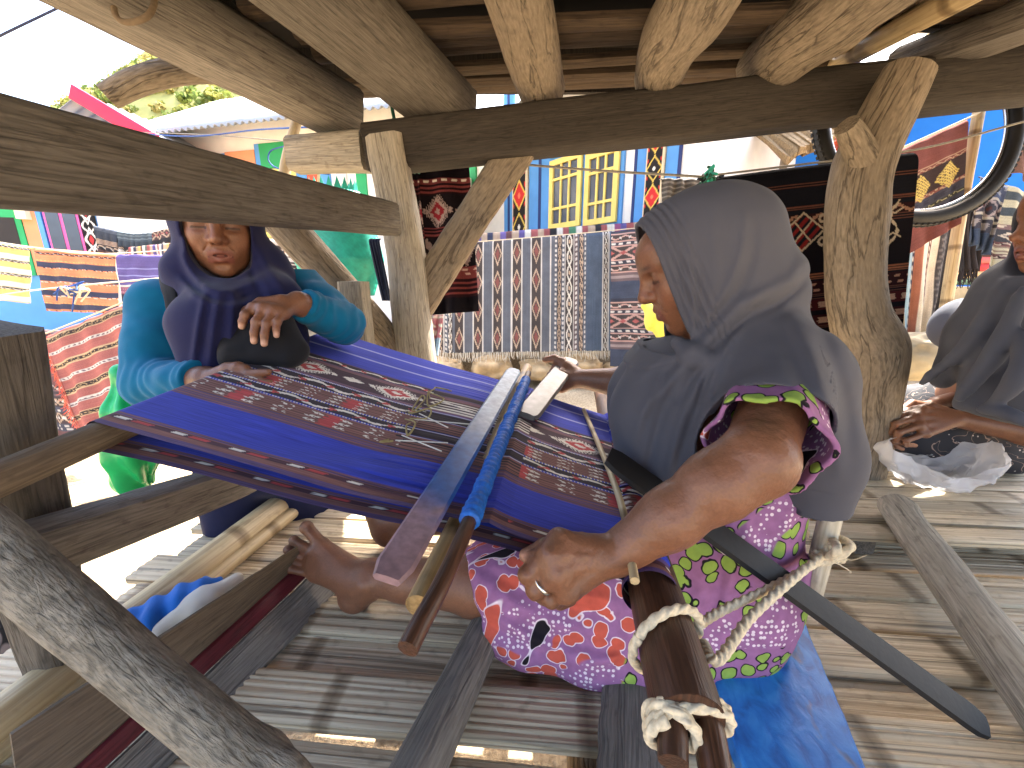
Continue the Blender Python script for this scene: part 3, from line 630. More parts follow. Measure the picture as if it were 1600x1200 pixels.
rr = ramp(n, [(0.3, (0.62,) * 3), (0.7, (1.12,) * 3)]); l.new(fx.outputs['Fac'], rr.inputs[0])
l.new(mixc(n, l, 1.0, at.outputs['Color'], rr.outputs[0], 'MULTIPLY'), b.inputs['Base Color']); b.inputs['Roughness'].default_value = 0.8; b.inputs['Specular IOR Level'].default_value = 0.15
b.inputs['Sheen Weight'].default_value = 0.08
bp = node(n, 'Bump'); bp.inputs['Strength'].default_value = 0.5; bp.inputs['Distance'].default_value = 0.001; l.new(fx.outputs['Fac'], bp.inputs['Height']); l.new(bp.outputs[0], b.inputs['Normal'])
rows = len(allV); ss = np.cumsum(np.concatenate([[0], np.linalg.norm(np.diff(allV[:, 190], axis=0), axis=1)]))
G = np.stack([np.broadcast_to(T1 * WID * 420, (rows, nt_)), np.broadcast_to((ss * 14)[:, None], (rows, nt_)), np.zeros((rows, nt_))], -1)
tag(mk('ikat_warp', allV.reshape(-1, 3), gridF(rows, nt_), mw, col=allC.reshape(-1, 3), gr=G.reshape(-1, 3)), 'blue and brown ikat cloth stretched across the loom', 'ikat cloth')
wb0, wb1 = cA - pn * RB, cB - pn * RB
lone('warp_beam', 'round brown beam at the far end of the stretched ikat cloth', 'loom beam', [ext(wb0, wb1, -0.22), wb0, wb1, ext(wb0, wb1, 1.10)], [RB - 0.001], M['brown'], seg=40, n=18, rough=0.01, seed=61)
# breast beam
bb = thing('breast_beam', 'polished brown loom beam with forked end at the weaver\'s lap', 'loom beam', Pz(1010, 930, 0.70))
f0, f1 = Pz(935, 600, 0.955), Pz(1056, 1050, 0.915)
rc = np.linalg.norm(f1 - f0)
wood('beam', [f0, ext(f0, f1, 0.5), f1, ext(f0, f1, 1.02)], [0.020, 0.029, 0.033, 0.030], M['polish'], bb, seg=50, n=22, rough=0.02, seed=62)
pr1 = [ext(f0, f1, 0.95) + A(-0.014, 0, 0), Pz(1046, 1110, 0.912), Pz(1052, 1192, 0.905)]; pr2 = [ext(f0, f1, 0.95) + A(0.015, 0, -0.004), Pz(1098, 1110, 0.908), Pz(1122, 1225, 0.895)]
wood('prong', pr1, [0.0165, 0.0145, 0.0125], M['polish'], bb, seg=24, n=16, rough=0.03, seed=63)
wood('prong', pr2, [0.0165, 0.0150, 0.0135], M['polish'], bb, seg=24, n=16, rough=0.03, seed=64)
# cloth wound on it
nr_, na_ = 260, 40
kk = np.linspace(0.0, 1, nr_); an = np.linspace(0, 2 * math.pi, na_)
g0 = ext(cC, cD, -0.02) + A(0.012, 0, -0.026); g1 = ext(cC, cD, 1.01) + A(0.014, 0, -0.028)
ax_ = unit(g1 - g0); sd = unit(np.cross(ax_, UPZ)); u2 = np.cross(sd, ax_)
Vr = np.array([[ext(g0, g1, k) + (math.cos(a) * sd + math.sin(a) * u2) * (0.033 + 0.0012 * math.sin(k * 90)) for a in an] for k in kk])
tr, ar = np.meshgrid(1 - kk, an * 0.03, indexing='ij')
mk('cloth_roll', Vr.reshape(-1, 3), gridF(nr_, na_), M['cloth'], bb, col=band_cols(ar + 0.02, tr, ikat, 5, 0.006).reshape(-1, 3))
wood('lath', [Pz(912, 640, 0.985), Pz(965, 770, 0.985), Pz(992, 908, 0.975)], [0.0055], M['bamboo'], bb, seg=16, n=8, seed=65)
wood('end_ring', [f0 + unit(f0 - f1) * 0.0 + A(0.004, -0.03, 0), f0 + A(0.002, 0.002, 0)], [0.026, 0.025], M['dark'], bb, seg=4, n=18, seed=66)
# beater, rods
def onboard(name, label, cat, p, q, wd, th, mat, col=None, seed=0, endround=0.3):
    p = np.asarray(p); q = np.asarray(q); d = unit(q - p); sd = unit(np.cross(d, pn)); n_ = 40; V = []; G = []; Cc = []
    ln = np.linalg.norm(q - p)
    for i in range(n_):
        k = i / (n_ - 1); e = min(k, 1 - k) * ln; r_ = wd * endround; wf = 1.0 if e > r_ else 0.72 + 0.28 * math.sqrt(max(0, 1 - (1 - e / r_) ** 2))
        c = ext(p, q, k); hw = wd / 2 * wf
        for x, y in ((-hw, 0), (-hw * 0.82, th / 2), (0, th * 0.62), (hw * 0.82, th / 2), (hw, 0), (hw * 0.82, -th / 2), (-hw * 0.82, -th / 2)):
            V.append(c + sd * x + pn * y); G.append(A(x, y, k * ln) + seed); Cc.append(col(k, x, y) if col else (1, 1, 1))
    m = 7; F = [[i * m + j, i * m + (j + 1) % m, i * m + m + (j + 1) % m, i * m + m + j] for i in range(n_ - 1) for j in range(m)]
    F += [list(range(m - 1, -1, -1)), [(n_ - 1) * m + j for j in range(m)]]
    return tag(mk(name, np.array(V), F, mat, gr=np.array(G), col=np.array(Cc), sharp=40), label, cat)
def swcol(k, x, y):
    nse = 0.10 * vnoise(A(k * 26, x * 160, 0), 3) + 0.05 * vnoise(A(k * 90, x * 300, 2), 4)
    st = [(0.0, L(150, 120, 124)), (0.13, L(158, 128, 134)), (0.19, L(34, 84, 150)), (0.36, L(52, 100, 164)), (0.50, L(134, 142, 158)), (0.75, L(150, 166, 184)), (1.0, L(142, 162, 184))]
    kk_ = min(1, max(0, k + nse * 0.6)); c = A(*[np.interp(kk_, [s[0] for s in st], [s[1][i] for s in st]) for i in range(3)])
    return c * (1 + nse)
M['swordp'] = vcol_mat('worn_painted_wood', 0.42, 0.4, 90, 0.3, bump=0.3)
onboard('weaving_sword', 'flat weaving sword with worn blue and white paint lying on the cloth', 'weaving sword', on_cloth(604, 906, 0.026), on_cloth(804, 578, 0.034), 0.040, 0.008, M['swordp'], swcol, 71)
lone('shed_rod', 'thick tan bamboo rod under the threads beside the blue heddle', 'rod', [on_cloth(655, 948, -0.012), on_cloth(740, 765, -0.008), on_cloth(824, 575, 0.004)], [0.0150, 0.0145, 0.0145], M['tanrod'], seg=40, n=16, rough=0.03, seed=72, goff=(0, 0, 0.22))
hd = thing('heddle_rod', 'thin dark heddle rod wound with bright blue thread', 'heddle', on_cloth(735, 800, 0.0))
h0, h1, h2 = on_cloth(637, 1014, 0.012), on_cloth(733, 815, 0.028), on_cloth(826, 583, 0.030)
wood('rod', [h0, h1, h2], [0.0095, 0.009, 0.008], M['polish'], hd, seg=30, n=12, rough=0.03, seed=73)
M['bluethread'] = plain('blue_thread', L(22, 92, 176), 0.55, 0.3, 160, bump=0.5)
nseg = 160; q = spline([h1, ext(h1, h2, 0.5), ext(h1, h2, 0.9)], nseg)
rr_ = 0.0118 + 0.0013 * np.sin(np.arange(nseg) * 1.9) + 0.0016 * vnoise(np.stack([np.arange(nseg) * 0.21, np.zeros(nseg), np.zeros(nseg)], -1), 4)
V, F, G = tube(q, rr_, seg=nseg, n=12); mk('blue_winding', V, F, M['bluethread'], hd)
M['silver'] = vcol_mat('grey_worn_wood', 0.4, 0.5, 60, 0.25, bump=0.2)
onboard('grey_batten', 'short grey wooden batten gripped in the weaver\'s far hand', 'batten', on_cloth(822, 650, 0.012), P(892, 563, 1.17), 0.055, 0.012, M['silver'], lambda k, x, y: L(118, 112, 110) * (1 + 0.3 * vnoise(A(k * 12, x * 90, 0), 8)), 74)
# loose yarn ends tied on the warp
M['yarn'] = plain('yarn', L(150, 136, 92), 0.9, 0.2, 100, bump=0.0); M['wyarn'] = plain('white_yarn', L(215, 210, 200), 0.9, 0.1, 100, bump=0.0)
yk = thing('yarn_ties', 'small knotted yarn ends tied on top of the ikat threads', 'yarn', on_cloth(665, 640, 0.0))
rng = np.random.RandomState(3)
for (u, v, m_) in ((684, 608, 'yarn'), (676, 622, 'yarn'), (668, 636, 'yarn'), (655, 645, 'yarn'), (640, 668, 'yarn'), (606, 684, 'yarn')):
    pts = [on_cloth(u + 12 * rng.randn(), v + 7 * rng.randn(), 0.006 + 0.012 * rng.rand()) for _ in range(5)]
    V, F, G = tube(pts, [0.0012, 0.002, 0.0012], seg=18, n=5); mk('knot', V, F, M[m_], yk)
for a_, b_ in (((655, 646), (700, 668)), ((648, 655), (735, 663)), ((628, 680), (690, 705)), ((618, 688), (700, 692)), ((685, 625), (770, 655))):
    V, F, G = tube([on_cloth(*a_, 0.008), on_cloth((a_[0] + b_[0]) / 2, (a_[1] + b_[1]) / 2, 0.013), on_cloth(*b_, 0.016)], [0.0011], seg=10, n=5); mk('thread', V, F, M['wyarn'], yk)
# black lath
k0, k1 = P(950, 712, 0.615), Pz(1538, 1136, 0.675)
M['blackp'] = plain('black_painted_wood', L(15, 15, 18), 0.6, 0.2, 90, bump=0.15)
pn_keep = pn; pn = unit(A(0.15, -0.55, 0.8))
onboard('black_lath', 'long black flat lath slanting down past the weaver\'s hip', 'lath', k0, k1, 0.044, 0.012, M['blackp'], None, 75, 0.8)
pn = pn_keep
# ropes
lob = circ(24) * (1 + 0.16 * np.cos(np.arange(24) * 2 * math.pi / 24 * 3))[:, None]
def rope(name, pts, r, parent=None, seg=90, mat=None, turns=None):
    pts = np.asarray(pts, float); ln = np.sum(np.linalg.norm(np.diff(pts, axis=0), axis=1))
    V, F, G = tube(pts, [r], sec=lob, seg=max(seg, int(ln / (r * 0.55))), twist=-(turns or ln / (r * 9)) * 6.283, rough=0.0)
    return mk(name, V, F, mat or M['rope'], parent)
rp_ = thing('white_rope', 'twisted off-white rope tying the breast beam to the back stick', 'rope', Pz(1090, 1060, 0.80))
def Rz(u, v, z): return Pz(u, v, z)
def wrap(c, d, rx, ry, tilt, turns=1.0, a0=0.0, slide=0.0):
    d = unit(d); sx_ = unit(np.cross(d, UPZ)); uy_ = np.cross(sx_, d); n_ = int(28 * turns)
    return [c + sx_ * rx * math.cos(a) + uy_ * ry * math.sin(a) + d * (tilt * math.cos(a) + slide * k) for k, a in ((i_ / n_, a0 + 2 * math.pi * turns * i_ / n_) for i_ in range(n_ + 1))]
bd_ = f1 - f0
rope('loop', wrap(ext(f0, f1, 0.965), bd_, 0.040, 0.040, 0.020, 1.0, 0.5), 0.0050, rp_)
mid_ = (ext(pr1[1], pr1[2], 0.15) + ext(pr2[1], pr2[2], 0.05)) / 2; hs_ = np.linalg.norm(pr2[1] - pr1[1]) / 2
rope('loop', wrap(mid_, bd_, hs_ + 0.021, 0.0215, 0.008, 2.1, 0.3, 0.014), 0.0048, rp_)
rope('loop', wrap(ext(pr1[1], pr1[2], 0.25), bd_, 0.0200, 0.0200, -0.010, 1.2, 1.0, 0.004), 0.0048, rp_)
rope('strand', [ext(f0, f1, 0.965) + A(0.040, 0.0, -0.005), P(1122, 1030, 0.42), P(1172, 965, 0.50), P(1235, 908, 0.575), P(1292, 862, 0.66)], 0.0056, rp_)
rope('strand', [P(1060, 1000, 0.46), P(1120, 958, 0.50), P(1210, 915, 0.575), P(1288, 872, 0.66)], 0.0054, rp_)
rng = np.random.RandomState(8)
kc = P(1294, 868, 0.66)
rope('knot', [kc + 0.016 * rng.randn(3) for _ in range(11)], 0.006, rp_)
for i in range(6):
    V, F, G = tube([kc + 0.01 * rng.randn(3), kc + A(0.02, 0, -0.01) + 0.014 * rng.randn(3), kc + A(0.03, 0, -0.02) + 0.02 * rng.randn(3)], [0.0013, 0.0006], seg=8, n=5); mk('frayed_end', V, F, M['rope'], rp_)
M['backstick'] = wood_mat('whitish_peeled_stick', L(150, 140, 120), L(214, 206, 186), L(170, 150, 120), sc=0.6, bump=0.3, rough=0.5)
lone('back_stick', 'peeled whitish stick of the back strap behind the weaver', 'stick', [P(1308, 768, 0.66), P(1288, 850, 0.67), P(1262, 950, 0.68)], [0.016, 0.017, 0.015], M['backstick'], seg=20, n=14, rough=0.05, seed=76)
# ------------------------------------------------------------------ people
M['skin'] = vcol_mat('skin', 0.44, 0.42, 300, 0.14, bump=0.55, sss=0.10, vscale=45)
def fabric(name, col, rough=0.85, var=0.12, sheen=0.15, weave=1400, spec=0.15):
    m, n, l, b = nmat(name)
    tc = node(n, 'TexCoord'); x = node(n, 'TexNoise'); x.inputs['Scale'].default_value = 14; x.inputs['Detail'].default_value = 5; l.new(tc.outputs['Object'], x.inputs['Vector'])
    f = node(n, 'TexNoise'); f.inputs['Scale'].default_value = weave; f.inputs['Detail'].default_value = 2; l.new(tc.outputs['Object'], f.inputs['Vector'])
    c = np.asarray(col); r = ramp(n, [(0.3, c * (1 - var)), (0.7, c * (1 + var))]); l.new(x.outputs['Fac'], r.inputs[0]); l.new(r.outputs[0], b.inputs['Base Color'])
    b.inputs['Roughness'].default_value = rough; b.inputs['Specular IOR Level'].default_value = spec; b.inputs['Sheen Weight'].default_value = sheen
    bp = node(n, 'Bump'); bp.inputs['Strength'].default_value = 0.25; bp.inputs['Distance'].default_value = 0.001; l.new(f.outputs['Fac'], bp.inputs['Height']); l.new(bp.outputs[0], b.inputs['Normal'])
    return m
SK = L(126, 85, 62)
def frame(f, roll=0.0):
    f = unit(f); u = unit(UPZ - f * f[2]); l_ = np.cross(u, f)      # l_: the person's left
    return f, l_, u
def head_sdf(Cn, f, sc, h=0.002, neck=None, mouth_open=0.0, crown=1.0):
    f, l_, u = frame(f); Cn = np.asarray(Cn)
    Q = lambda a, b_, c: Cn + sc * (f * a + l_ * b_ + u * c)
    Rm = np.stack([f, l_, u], 1); e = 0.17 * sc
    lo = Cn - e; hi = Cn + e
    if neck is not None: lo = np.minimum(lo, np.asarray(neck) - 0.07); hi = np.maximum(hi, np.asarray(neck) + 0.07)
    s = SDF(lo, hi, h)
    E = lambda c, r, k=0.02, mode='u': s.ell(Q(*c), np.array(r) * sc, Rm, k * sc, mode)
    Cc = lambda a, b_, ra, rb=None, k=0.01, mode='u': s.cap(Q(*a), Q(*b_), ra * sc, (rb or ra) * sc, k * sc, mode)
    E((0, 0, 0.035 * crown - 0.01 * (1 - crown)), (0.094 * (0.5 + 0.5 * crown), 0.074, 0.088 * crown)); E((0.036, 0, -0.03), (0.052, 0.058, 0.075), 0.03); E((0.036, 0, -0.072), (0.044, 0.046, 0.038), 0.03)
    E((0.05, 0, 0.05 * crown), (0.042, 0.054, 0.045 * crown), 0.03); E((0.070, 0, -0.098), (0.017, 0.020, 0.016), 0.022)
    for q in (-1, 1):
        Cc((0.082, 0.012 * q, 0.023), (0.070, 0.045 * q, 0.024), 0.009, 0.007, 0.016)
        E((0.064, 0.036 * q, -0.028), (0.020, 0.020, 0.024), 0.026)
        E((0.093, 0.031 * q, 0.003), (0.013, 0.020, 0.011), 0.012, 's')
        E((0.070, 0.032 * q, 0.003), (0.0150, 0.0165, 0.0125), 0.006)
        Cc((0.083, 0.018 * q, -0.0035), (0.0795, 0.045 * q, -0.0015), 0.0022, 0.0016, 0.002)
        E((-0.002, 0.076 * q, -0.005), (0.016, 0.008, 0.028), 0.008)
    Cc((0.088, 0, 0.016), (0.106, 0, -0.022), 0.0065, 0.0105, 0.016); E((0.102, 0, -0.024), (0.013, 0.0115, 0.0105), 0.008)
    for q in (-1, 1): E((0.092, 0.0125 * q, -0.028), (0.012, 0.0085, 0.008), 0.006); E((0.1, 0.0075 * q, -0.0365), (0.006, 0.0032, 0.0042), 0.002, 's')
    E((0.080, 0, -0.060), (0.014, 0.028, 0.022), 0.02)
    mo = mouth_open
    for q in (-1, 1):
        Cc((0.094, 0.004 * q, -0.0525), (0.083, 0.024 * q, -0.0585), 0.0058, 0.0028, 0.006)
        Cc((0.091, 0.0, -0.0680 - mo), (0.083, 0.022 * q, -0.0605), 0.0066, 0.0028, 0.006)
        Cc((0.098, 0.0, -0.0595 - mo * 0.5), (0.087, 0.024 * q, -0.0595), 0.0014 + mo * 0.5, 0.0010, 0.002, 's')
    E((0.094, 0, -0.084), (0.008, 0.014, 0.006), 0.008, 's')
    for q in (-1, 1): Cc((0.094, 0.019 * q, -0.036), (0.083, 0.032 * q, -0.058), 0.0010, 0.0008, 0.005, 's')
    if neck is not None: s.cap(Q(-0.015, 0, -0.075), neck, 0.052 * sc, 0.056 * sc, 0.03)
    V, F = s.mesh(); d = (V - Cn) / sc; a, b_, c = d @ f, d @ l_, d @ u
    col = np.tile(SK, (len(V), 1)); g = lambda x, y, z, r: np.exp(-(((a - x[0]) / r[0]) ** 2 + ((np.abs(b_) - x[1]) / r[1]) ** 2 + ((c - x[2]) / r[2]) ** 2))
    def tint(wt, cc): nonlocal col; wt = np.clip(wt, 0, 1)[:, None]; col = col * (1 - wt) + np.asarray(cc) * wt
    tint(0.75 * ((a > 0.078) & (np.abs(b_) < 0.025) & (c > -0.075 - mo) & (c < -0.0475 - 0.0035 * np.abs(b_) / 0.02)), L(120, 66, 58))
    tint(0.95 * ((np.abs(c + 0.0595 + mo * 0.5 - 0.0) < 0.0022 + mo * 0.55) & (np.abs(b_) < 0.024) & (a > 0.07) & (a < 0.0925)), L(58, 26, 24))
    tint(0.8 * g((0.078, 0.030, 0.026), 0, 0, (0.03, 0.017, 0.0045)), L(44, 30, 24))
    tint(0.85 * ((np.abs(c + 0.0035 - 0.03 * np.maximum(0, np.abs(b_) - 0.032)) < 0.0024) & (np.abs(b_) > 0.017) & (np.abs(b_) < 0.046) & (a > 0.06)), L(34, 22, 20))
    tint(0.30 * g((0.07, 0.035, -0.008), 0, 0, (0.03, 0.018, 0.010)), L(92, 56, 44))
    tint(0.30 * g((0.10, 0.0, -0.024), 0, 0, (0.02, 0.016, 0.014)), L(150, 88, 66))
    tint(0.6 * g((0.097, 0.0075, -0.036), 0, 0, (0.006, 0.004, 0.004)), L(50, 26, 22))
    tint(0.25 * g((0.065, 0.04, -0.03), 0, 0, (0.03, 0.02, 0.02)), L(158, 94, 66))
    return V, F, col
def hand_parts(s, wrist, mcp, pip, dip, tip, thumb, r=0.0092, palm_r=0.015, k=0.006):
    for m_ in mcp: s.cap(wrist, m_, palm_r * 1.05, palm_r * 0.82, 0.010)
    for i in range(len(mcp) - 1): s.cap(mcp[i], mcp[i + 1], palm_r * 0.80, palm_r * 0.80, 0.008)
    for i, m_ in enumerate(mcp):
        q = r * (1.0 if i < 3 else 0.86)
        s.cap(m_, pip[i], q * 1.12, q * 1.02, k); s.cap(pip[i], dip[i], q * 1.02, q * 0.92, 0.003); s.cap(dip[i], tip[i], q * 0.93, q * 0.80, 0.003)
        s.ell(pip[i], (q * 1.08,) * 3, None, 0.003); s.ell(m_, (q * 1.22,) * 3, None, 0.006)
    for i in range(len(thumb) - 1):
        q = [0.0165, 0.0125, 0.0112, 0.0088]; s.cap(thumb[i], thumb[i + 1], q[i], q[i + 1], 0.008 if i == 0 else 0.004)
def nails(V, col, tips, r=0.0075, c=L(196, 150, 128)):
    for t_ in tips:
        w_ = np.clip(1.6 - np.linalg.norm(V - t_, axis=1) / r, 0, 1)[:, None] * 0.8; col[:] = col * (1 - w_) + c * w_
def person_mesh(name, parts, parent):
    Vs, Fs, Cs, n = [], [], [], 0
    for V, F, c in parts: Vs.append(V); Fs.append(F + n); Cs.append(c); n += len(V)
    return mk(name, np.vstack(Vs), np.vstack(Fs), M['skin'], parent, col=np.vstack(Cs))
def skincol(V, seed=1, dark=0.10):
    w_ = np.clip(0.5 + 0.6 * vnoise(V * 28, seed), 0, 1)[:, None]; return SK * (1 - dark * w_) + 0.02 * SK
# ================= the weaver
wv = thing('person', 'seated weaver in grey hijab and flowered dress with one leg stretched out', 'person', (0.42, 0.68, ZP + 0.02))
hC, hf = A(0.303, 0.68, 1.340), A(-0.88, 0.13, -0.43)
parts = []
parts.append(head_sdf(hC, hf, 0.92, 0.002, neck=A(0.36, 0.70, 1.20), crown=0.80))
# near arm with the hand that holds the threads
sh, el, wr = A(0.415, 0.590, 1.170), P(1182, 716, 0.462), P(962, 866, 0.500)
s = SDF(np.minimum(np.minimum(sh, el), P(800, 960, 0.52)) - 0.08, np.maximum(sh, el) + 0.08, 0.0022)
s.cap(sh, el, 0.046, 0.037, 0.02); s.chain([el, ext(el, wr, 0.25), ext(el, wr, 0.6), wr], [0.036, 0.038, 0.033, 0.0265], 0.02); s.ell(el + A(0.006, -0.002, -0.010), (0.024,) * 3, None, 0.03)
mcp = [P(874, 846, 0.478), P(862, 868, 0.464), P(868, 896, 0.460), P(886, 922, 0.466)]
pip = [P(834, 876, 0.476), P(824, 898, 0.466), P(836, 922, 0.466), P(862, 938, 0.474)]
dip = [P(842, 905, 0.500), P(838, 918, 0.492), P(852, 934, 0.490), P(876, 942, 0.492)]
tip = [P(862, 908, 0.512), P(862, 920, 0.506), P(874, 932, 0.504), P(892, 938, 0.502)]
th = [P(935, 858, 0.498), P(882, 846, 0.497), P(850, 856, 0.492), P(822, 868, 0.488)]
hand_parts(s, wr, mcp, pip, dip, tip, th, 0.0100, 0.0175)
for m_ in mcp[:4]: s.cap(ext(wr, m_, 0.45) + A(0, -0.012, 0.006), m_ + A(0.002, -0.006, 0.006), 0.0028, 0.0036, 0.006)
s.warp(lambda p: 0.0006 * vnoise(p * 160, 2))
V, F = s.mesh(); c = skincol(V, 1); kn = np.min([np.linalg.norm(V - q, axis=1) for q in pip + mcp], axis=0)[:, None]; c = c * (1 - 0.25 * np.exp(-(kn / 0.012) ** 2)); nails(V, c, [th[3] + A(-0.004, -0.008, 0.006)]); parts.append((V, F, c))
# far arm
sh2, el2, wr2 = A(0.42, 0.84, 1.165), P(1012, 602, 0.985), P(912, 592, 1.06)
s = SDF(np.minimum(np.minimum(sh2, el2), P(845, 620, 1.12)) - 0.07, np.maximum(np.maximum(sh2, el2), P(860, 560, 1.16)) + 0.07, 0.0028)
s.cap(sh2, el2, 0.050, 0.043, 0.02); s.chain([el2, ext(el2, wr2, 0.3), wr2], [0.042, 0.042, 0.026], 0.02)
m2 = [P(884, 574, 1.10), P(876, 585, 1.085), P(873, 596, 1.078), P(878, 606, 1.078)]; p2 = [P(868, 572, 1.115), P(860, 586, 1.10), P(860, 598, 1.09), P(866, 608, 1.088)]
d2 = [P(862, 582, 1.13), P(856, 594, 1.12), P(857, 604, 1.11), P(864, 612, 1.105)]; t2_ = [P(868, 588, 1.14), P(862, 598, 1.13), P(864, 606, 1.12), P(870, 613, 1.115)]
hand_parts(s, wr2, m2, p2, d2, t2_, [P(900, 582, 1.08), P(880, 566, 1.11), P(866, 560, 1.125), P(852, 562, 1.13)], 0.0095, 0.016)
V, F = s.mesh(); parts.append((V, F, skincol(V, 2)))
# legs
kn1, an1 = A(0.03, 0.655, 0.725), Pz(578, 902, 0.700)
hip1, hip2, kn2, an2 = A(0.40, 0.60, 0.745), A(0.40, 0.77, 0.745), A(0.05, 0.86, 0.775), A(-0.315, 0.905, 0.715)
bl_ = [P(503, 852, 0.895), P(494, 864, 0.890), P(489, 876, 0.885), P(488, 887, 0.878), P(494, 898, 0.870)]; tp_ = [P(479, 824, 0.905), P(459, 844, 0.895), P(450, 859, 0.885), P(448, 874, 0.876), P(452, 889, 0.866)]
heel = P(556, 930, 0.850)
s = SDF(A(-0.56, 0.60, 0.62), A(0.46, 0.85, 0.86), 0.0026)
s.cap(hip1, kn1, 0.080, 0.056, 0.02); s.chain([kn1, ext(kn1, an1, 0.3), ext(kn1, an1, 0.75), an1], [0.054, 0.056, 0.041, 0.034], 0.02)
s.ell(heel, (0.034, 0.032, 0.030), None, 0.02); s.cap(an1, heel, 0.034, 0.030, 0.02)
for i, q in enumerate(bl_): s.cap(ext(an1, heel, 0.3), q, 0.028, 0.0165 if i < 2 else 0.0145, 0.02)
for i in range(4): s.cap(bl_[i], bl_[i + 1], 0.0145, 0.0135, 0.008)
tr_ = [0.0135, 0.0095, 0.0090, 0.0086, 0.0082]
for i in range(5): s.cap(bl_[i], tp_[i], tr_[i] * 1.02, tr_[i], 0.005); s.ell(tp_[i], (tr_[i] * 1.12,) * 3, None, 0.003)
s.ell(an1 + A(0.0, -0.028, 0.006), (0.013,) * 3, None, 0.012)
V, F = s.mesh(); c = skincol(V, 3); dd = np.min([np.linalg.norm(V - q, axis=1) for q in tp_], axis=0)[:, None]; c = c * (1 - 0.35 * np.exp(-(dd / 0.03) ** 2)); nails(V, c, [tp_[i] + A(0.002, -0.006, 0.012) for i in range(5)], 0.006, L(150, 112, 92)); parts.append((V, F, c))
s = SDF(A(-0.46, 0.72, 0.62), A(0.46, 0.98, 0.90), 0.004)
s.cap(hip2, kn2, 0.080, 0.056, 0.02); s.chain([kn2, ext(kn2, an2, 0.3), an2], [0.054, 0.056, 0.036], 0.02)
s.ell(an2 + A(-0.01, 0, -0.04), (0.032, 0.03, 0.035), None, 0.02); s.cap(an2 + A(-0.02, 0, -0.02), A(-0.365, 0.90, 0.80), 0.030, 0.024, 0.02)
for i in range(5): s.cap(A(-0.365, 0.87 + 0.016 * i, 0.80), A(-0.375, 0.868 + 0.017 * i, 0.845 - 0.005 * i), 0.0125, 0.0095, 0.005)
V, F = s.mesh(); parts.append((V, F, skincol(V, 4)))
s = SDF(A(0.24, 0.50, 0.66), A(0.58, 0.92, 1.26), 0.008)   # trunk, under the clothes
s.ell((0.42, 0.69, 0.78), (0.12, 0.15, 0.12)); s.ell((0.41, 0.70, 0.98), (0.10, 0.13, 0.16), None, 0.05); s.cap(sh, sh2, 0.055, 0.055, 0.05); s.cap(A(0.40, 0.70, 1.15), A(0.36, 0.70, 1.21), 0.06, 0.05, 0.03)
V, F = s.mesh(); parts.append((V, F, skincol(V, 5)))
person_mesh('body', parts, wv)
# finger ring
ring_c = ext(mcp[2], pip[2], 0.62); rd_ = unit(pip[2] - mcp[2]); ra_ = unit(np.cross(rd_, UPZ)); rb_ = np.cross(rd_, ra_)
V, F, G = tube([ring_c + 0.0118 * (math.cos(a) * ra_ + math.sin(a) * rb_) for a in np.linspace(0, 2 * math.pi, 24)], [0.0024], seg=40, n=8, cap=False)
mk('finger_ring', V, F, plain('silver_metal', (0.75, 0.73, 0.70), 0.25, 0.05, 40, metal=1.0, bump=0), wv)
# hijab
M['hijab'] = fabric('grey_jersey', L(77, 77, 85), 0.8, 0.06, 0.05)
hF, hL, hU = frame(hf)
HQ = lambda a, b_, c: hC + 0.92 * (hF * a + hL * b_ + hU * c)
s = SDF(A(0.12, 0.38, 0.90), A(0.60, 0.98, 1.48), 0.0025)
Rm = np.stack([hF, hL, hU], 1)
s.ell(HQ(-0.026, 0, 0.012), A(0.114, 0.088, 0.093), Rm, 0.02)
s.ell(HQ(0.020, 0, 0.034), A(0.098, 0.075, 0.074), Rm, 0.02)
s.ell(A(0.395, 0.69, 1.305), A(0.086, 0.084, 0.080), None, 0.03)
s.ell(HQ(0.022, 0, -0.045), A(0.074, 0.066, 0.095), Rm, 0.03)
s.cap(HQ(-0.004, 0, -0.070), A(0.375, 0.695, 1.185), 0.078, 0.095, 0.05)
s.cap(A(0.425, 0.70, 1.26), A(0.455, 0.70, 1.10), 0.070, 0.080, 0.04)
s.cap(A(0.425, 0.600, 1.160), A(0.42, 0.84, 1.160), 0.074, 0.074, 0.05)
s.cap(sh + A(0, 0, 0.010), ext(sh, el, 0.62) + A(0.002, 0, 0.004), 0.067, 0.064, 0.03)
s.cap(sh2 + A(0, 0, 0.005), ext(sh2, el2, 0.95), 0.070, 0.060, 0.04)
s.chain([A(0.455, 0.66, 1.15), A(0.480, 0.65, 1.05), A(0.484, 0.61, 0.94)], [0.066, 0.052, 0.042], 0.07)
s.chain([A(0.455, 0.60, 1.13), A(0.480, 0.570, 1.04), A(0.490, 0.560, 0.93)], [0.050, 0.038, 0.030], 0.07)
s.chain([A(0.445, 0.80, 1.14), A(0.475, 0.78, 1.04), A(0.480, 0.75, 0.94)], [0.055, 0.045, 0.04], 0.07)
s.chain([A(0.315, 0.69, 1.165), A(0.272, 0.66, 1.08), A(0.262, 0.64, 0.96)], [0.090, 0.088, 0.072], 0.05)
s.chain([A(0.34, 0.61, 1.15), A(0.305, 0.585, 1.06), A(0.300, 0.58, 0.95)], [0.070, 0.058, 0.050], 0.05)
s.chain([A(0.31, 0.78, 1.15), A(0.275, 0.79, 1.08), A(0.265, 0.78, 0.96)], [0.070, 0.065, 0.06], 0.05)
qB = Py(998, 342, 0.68) + hF * 0.004
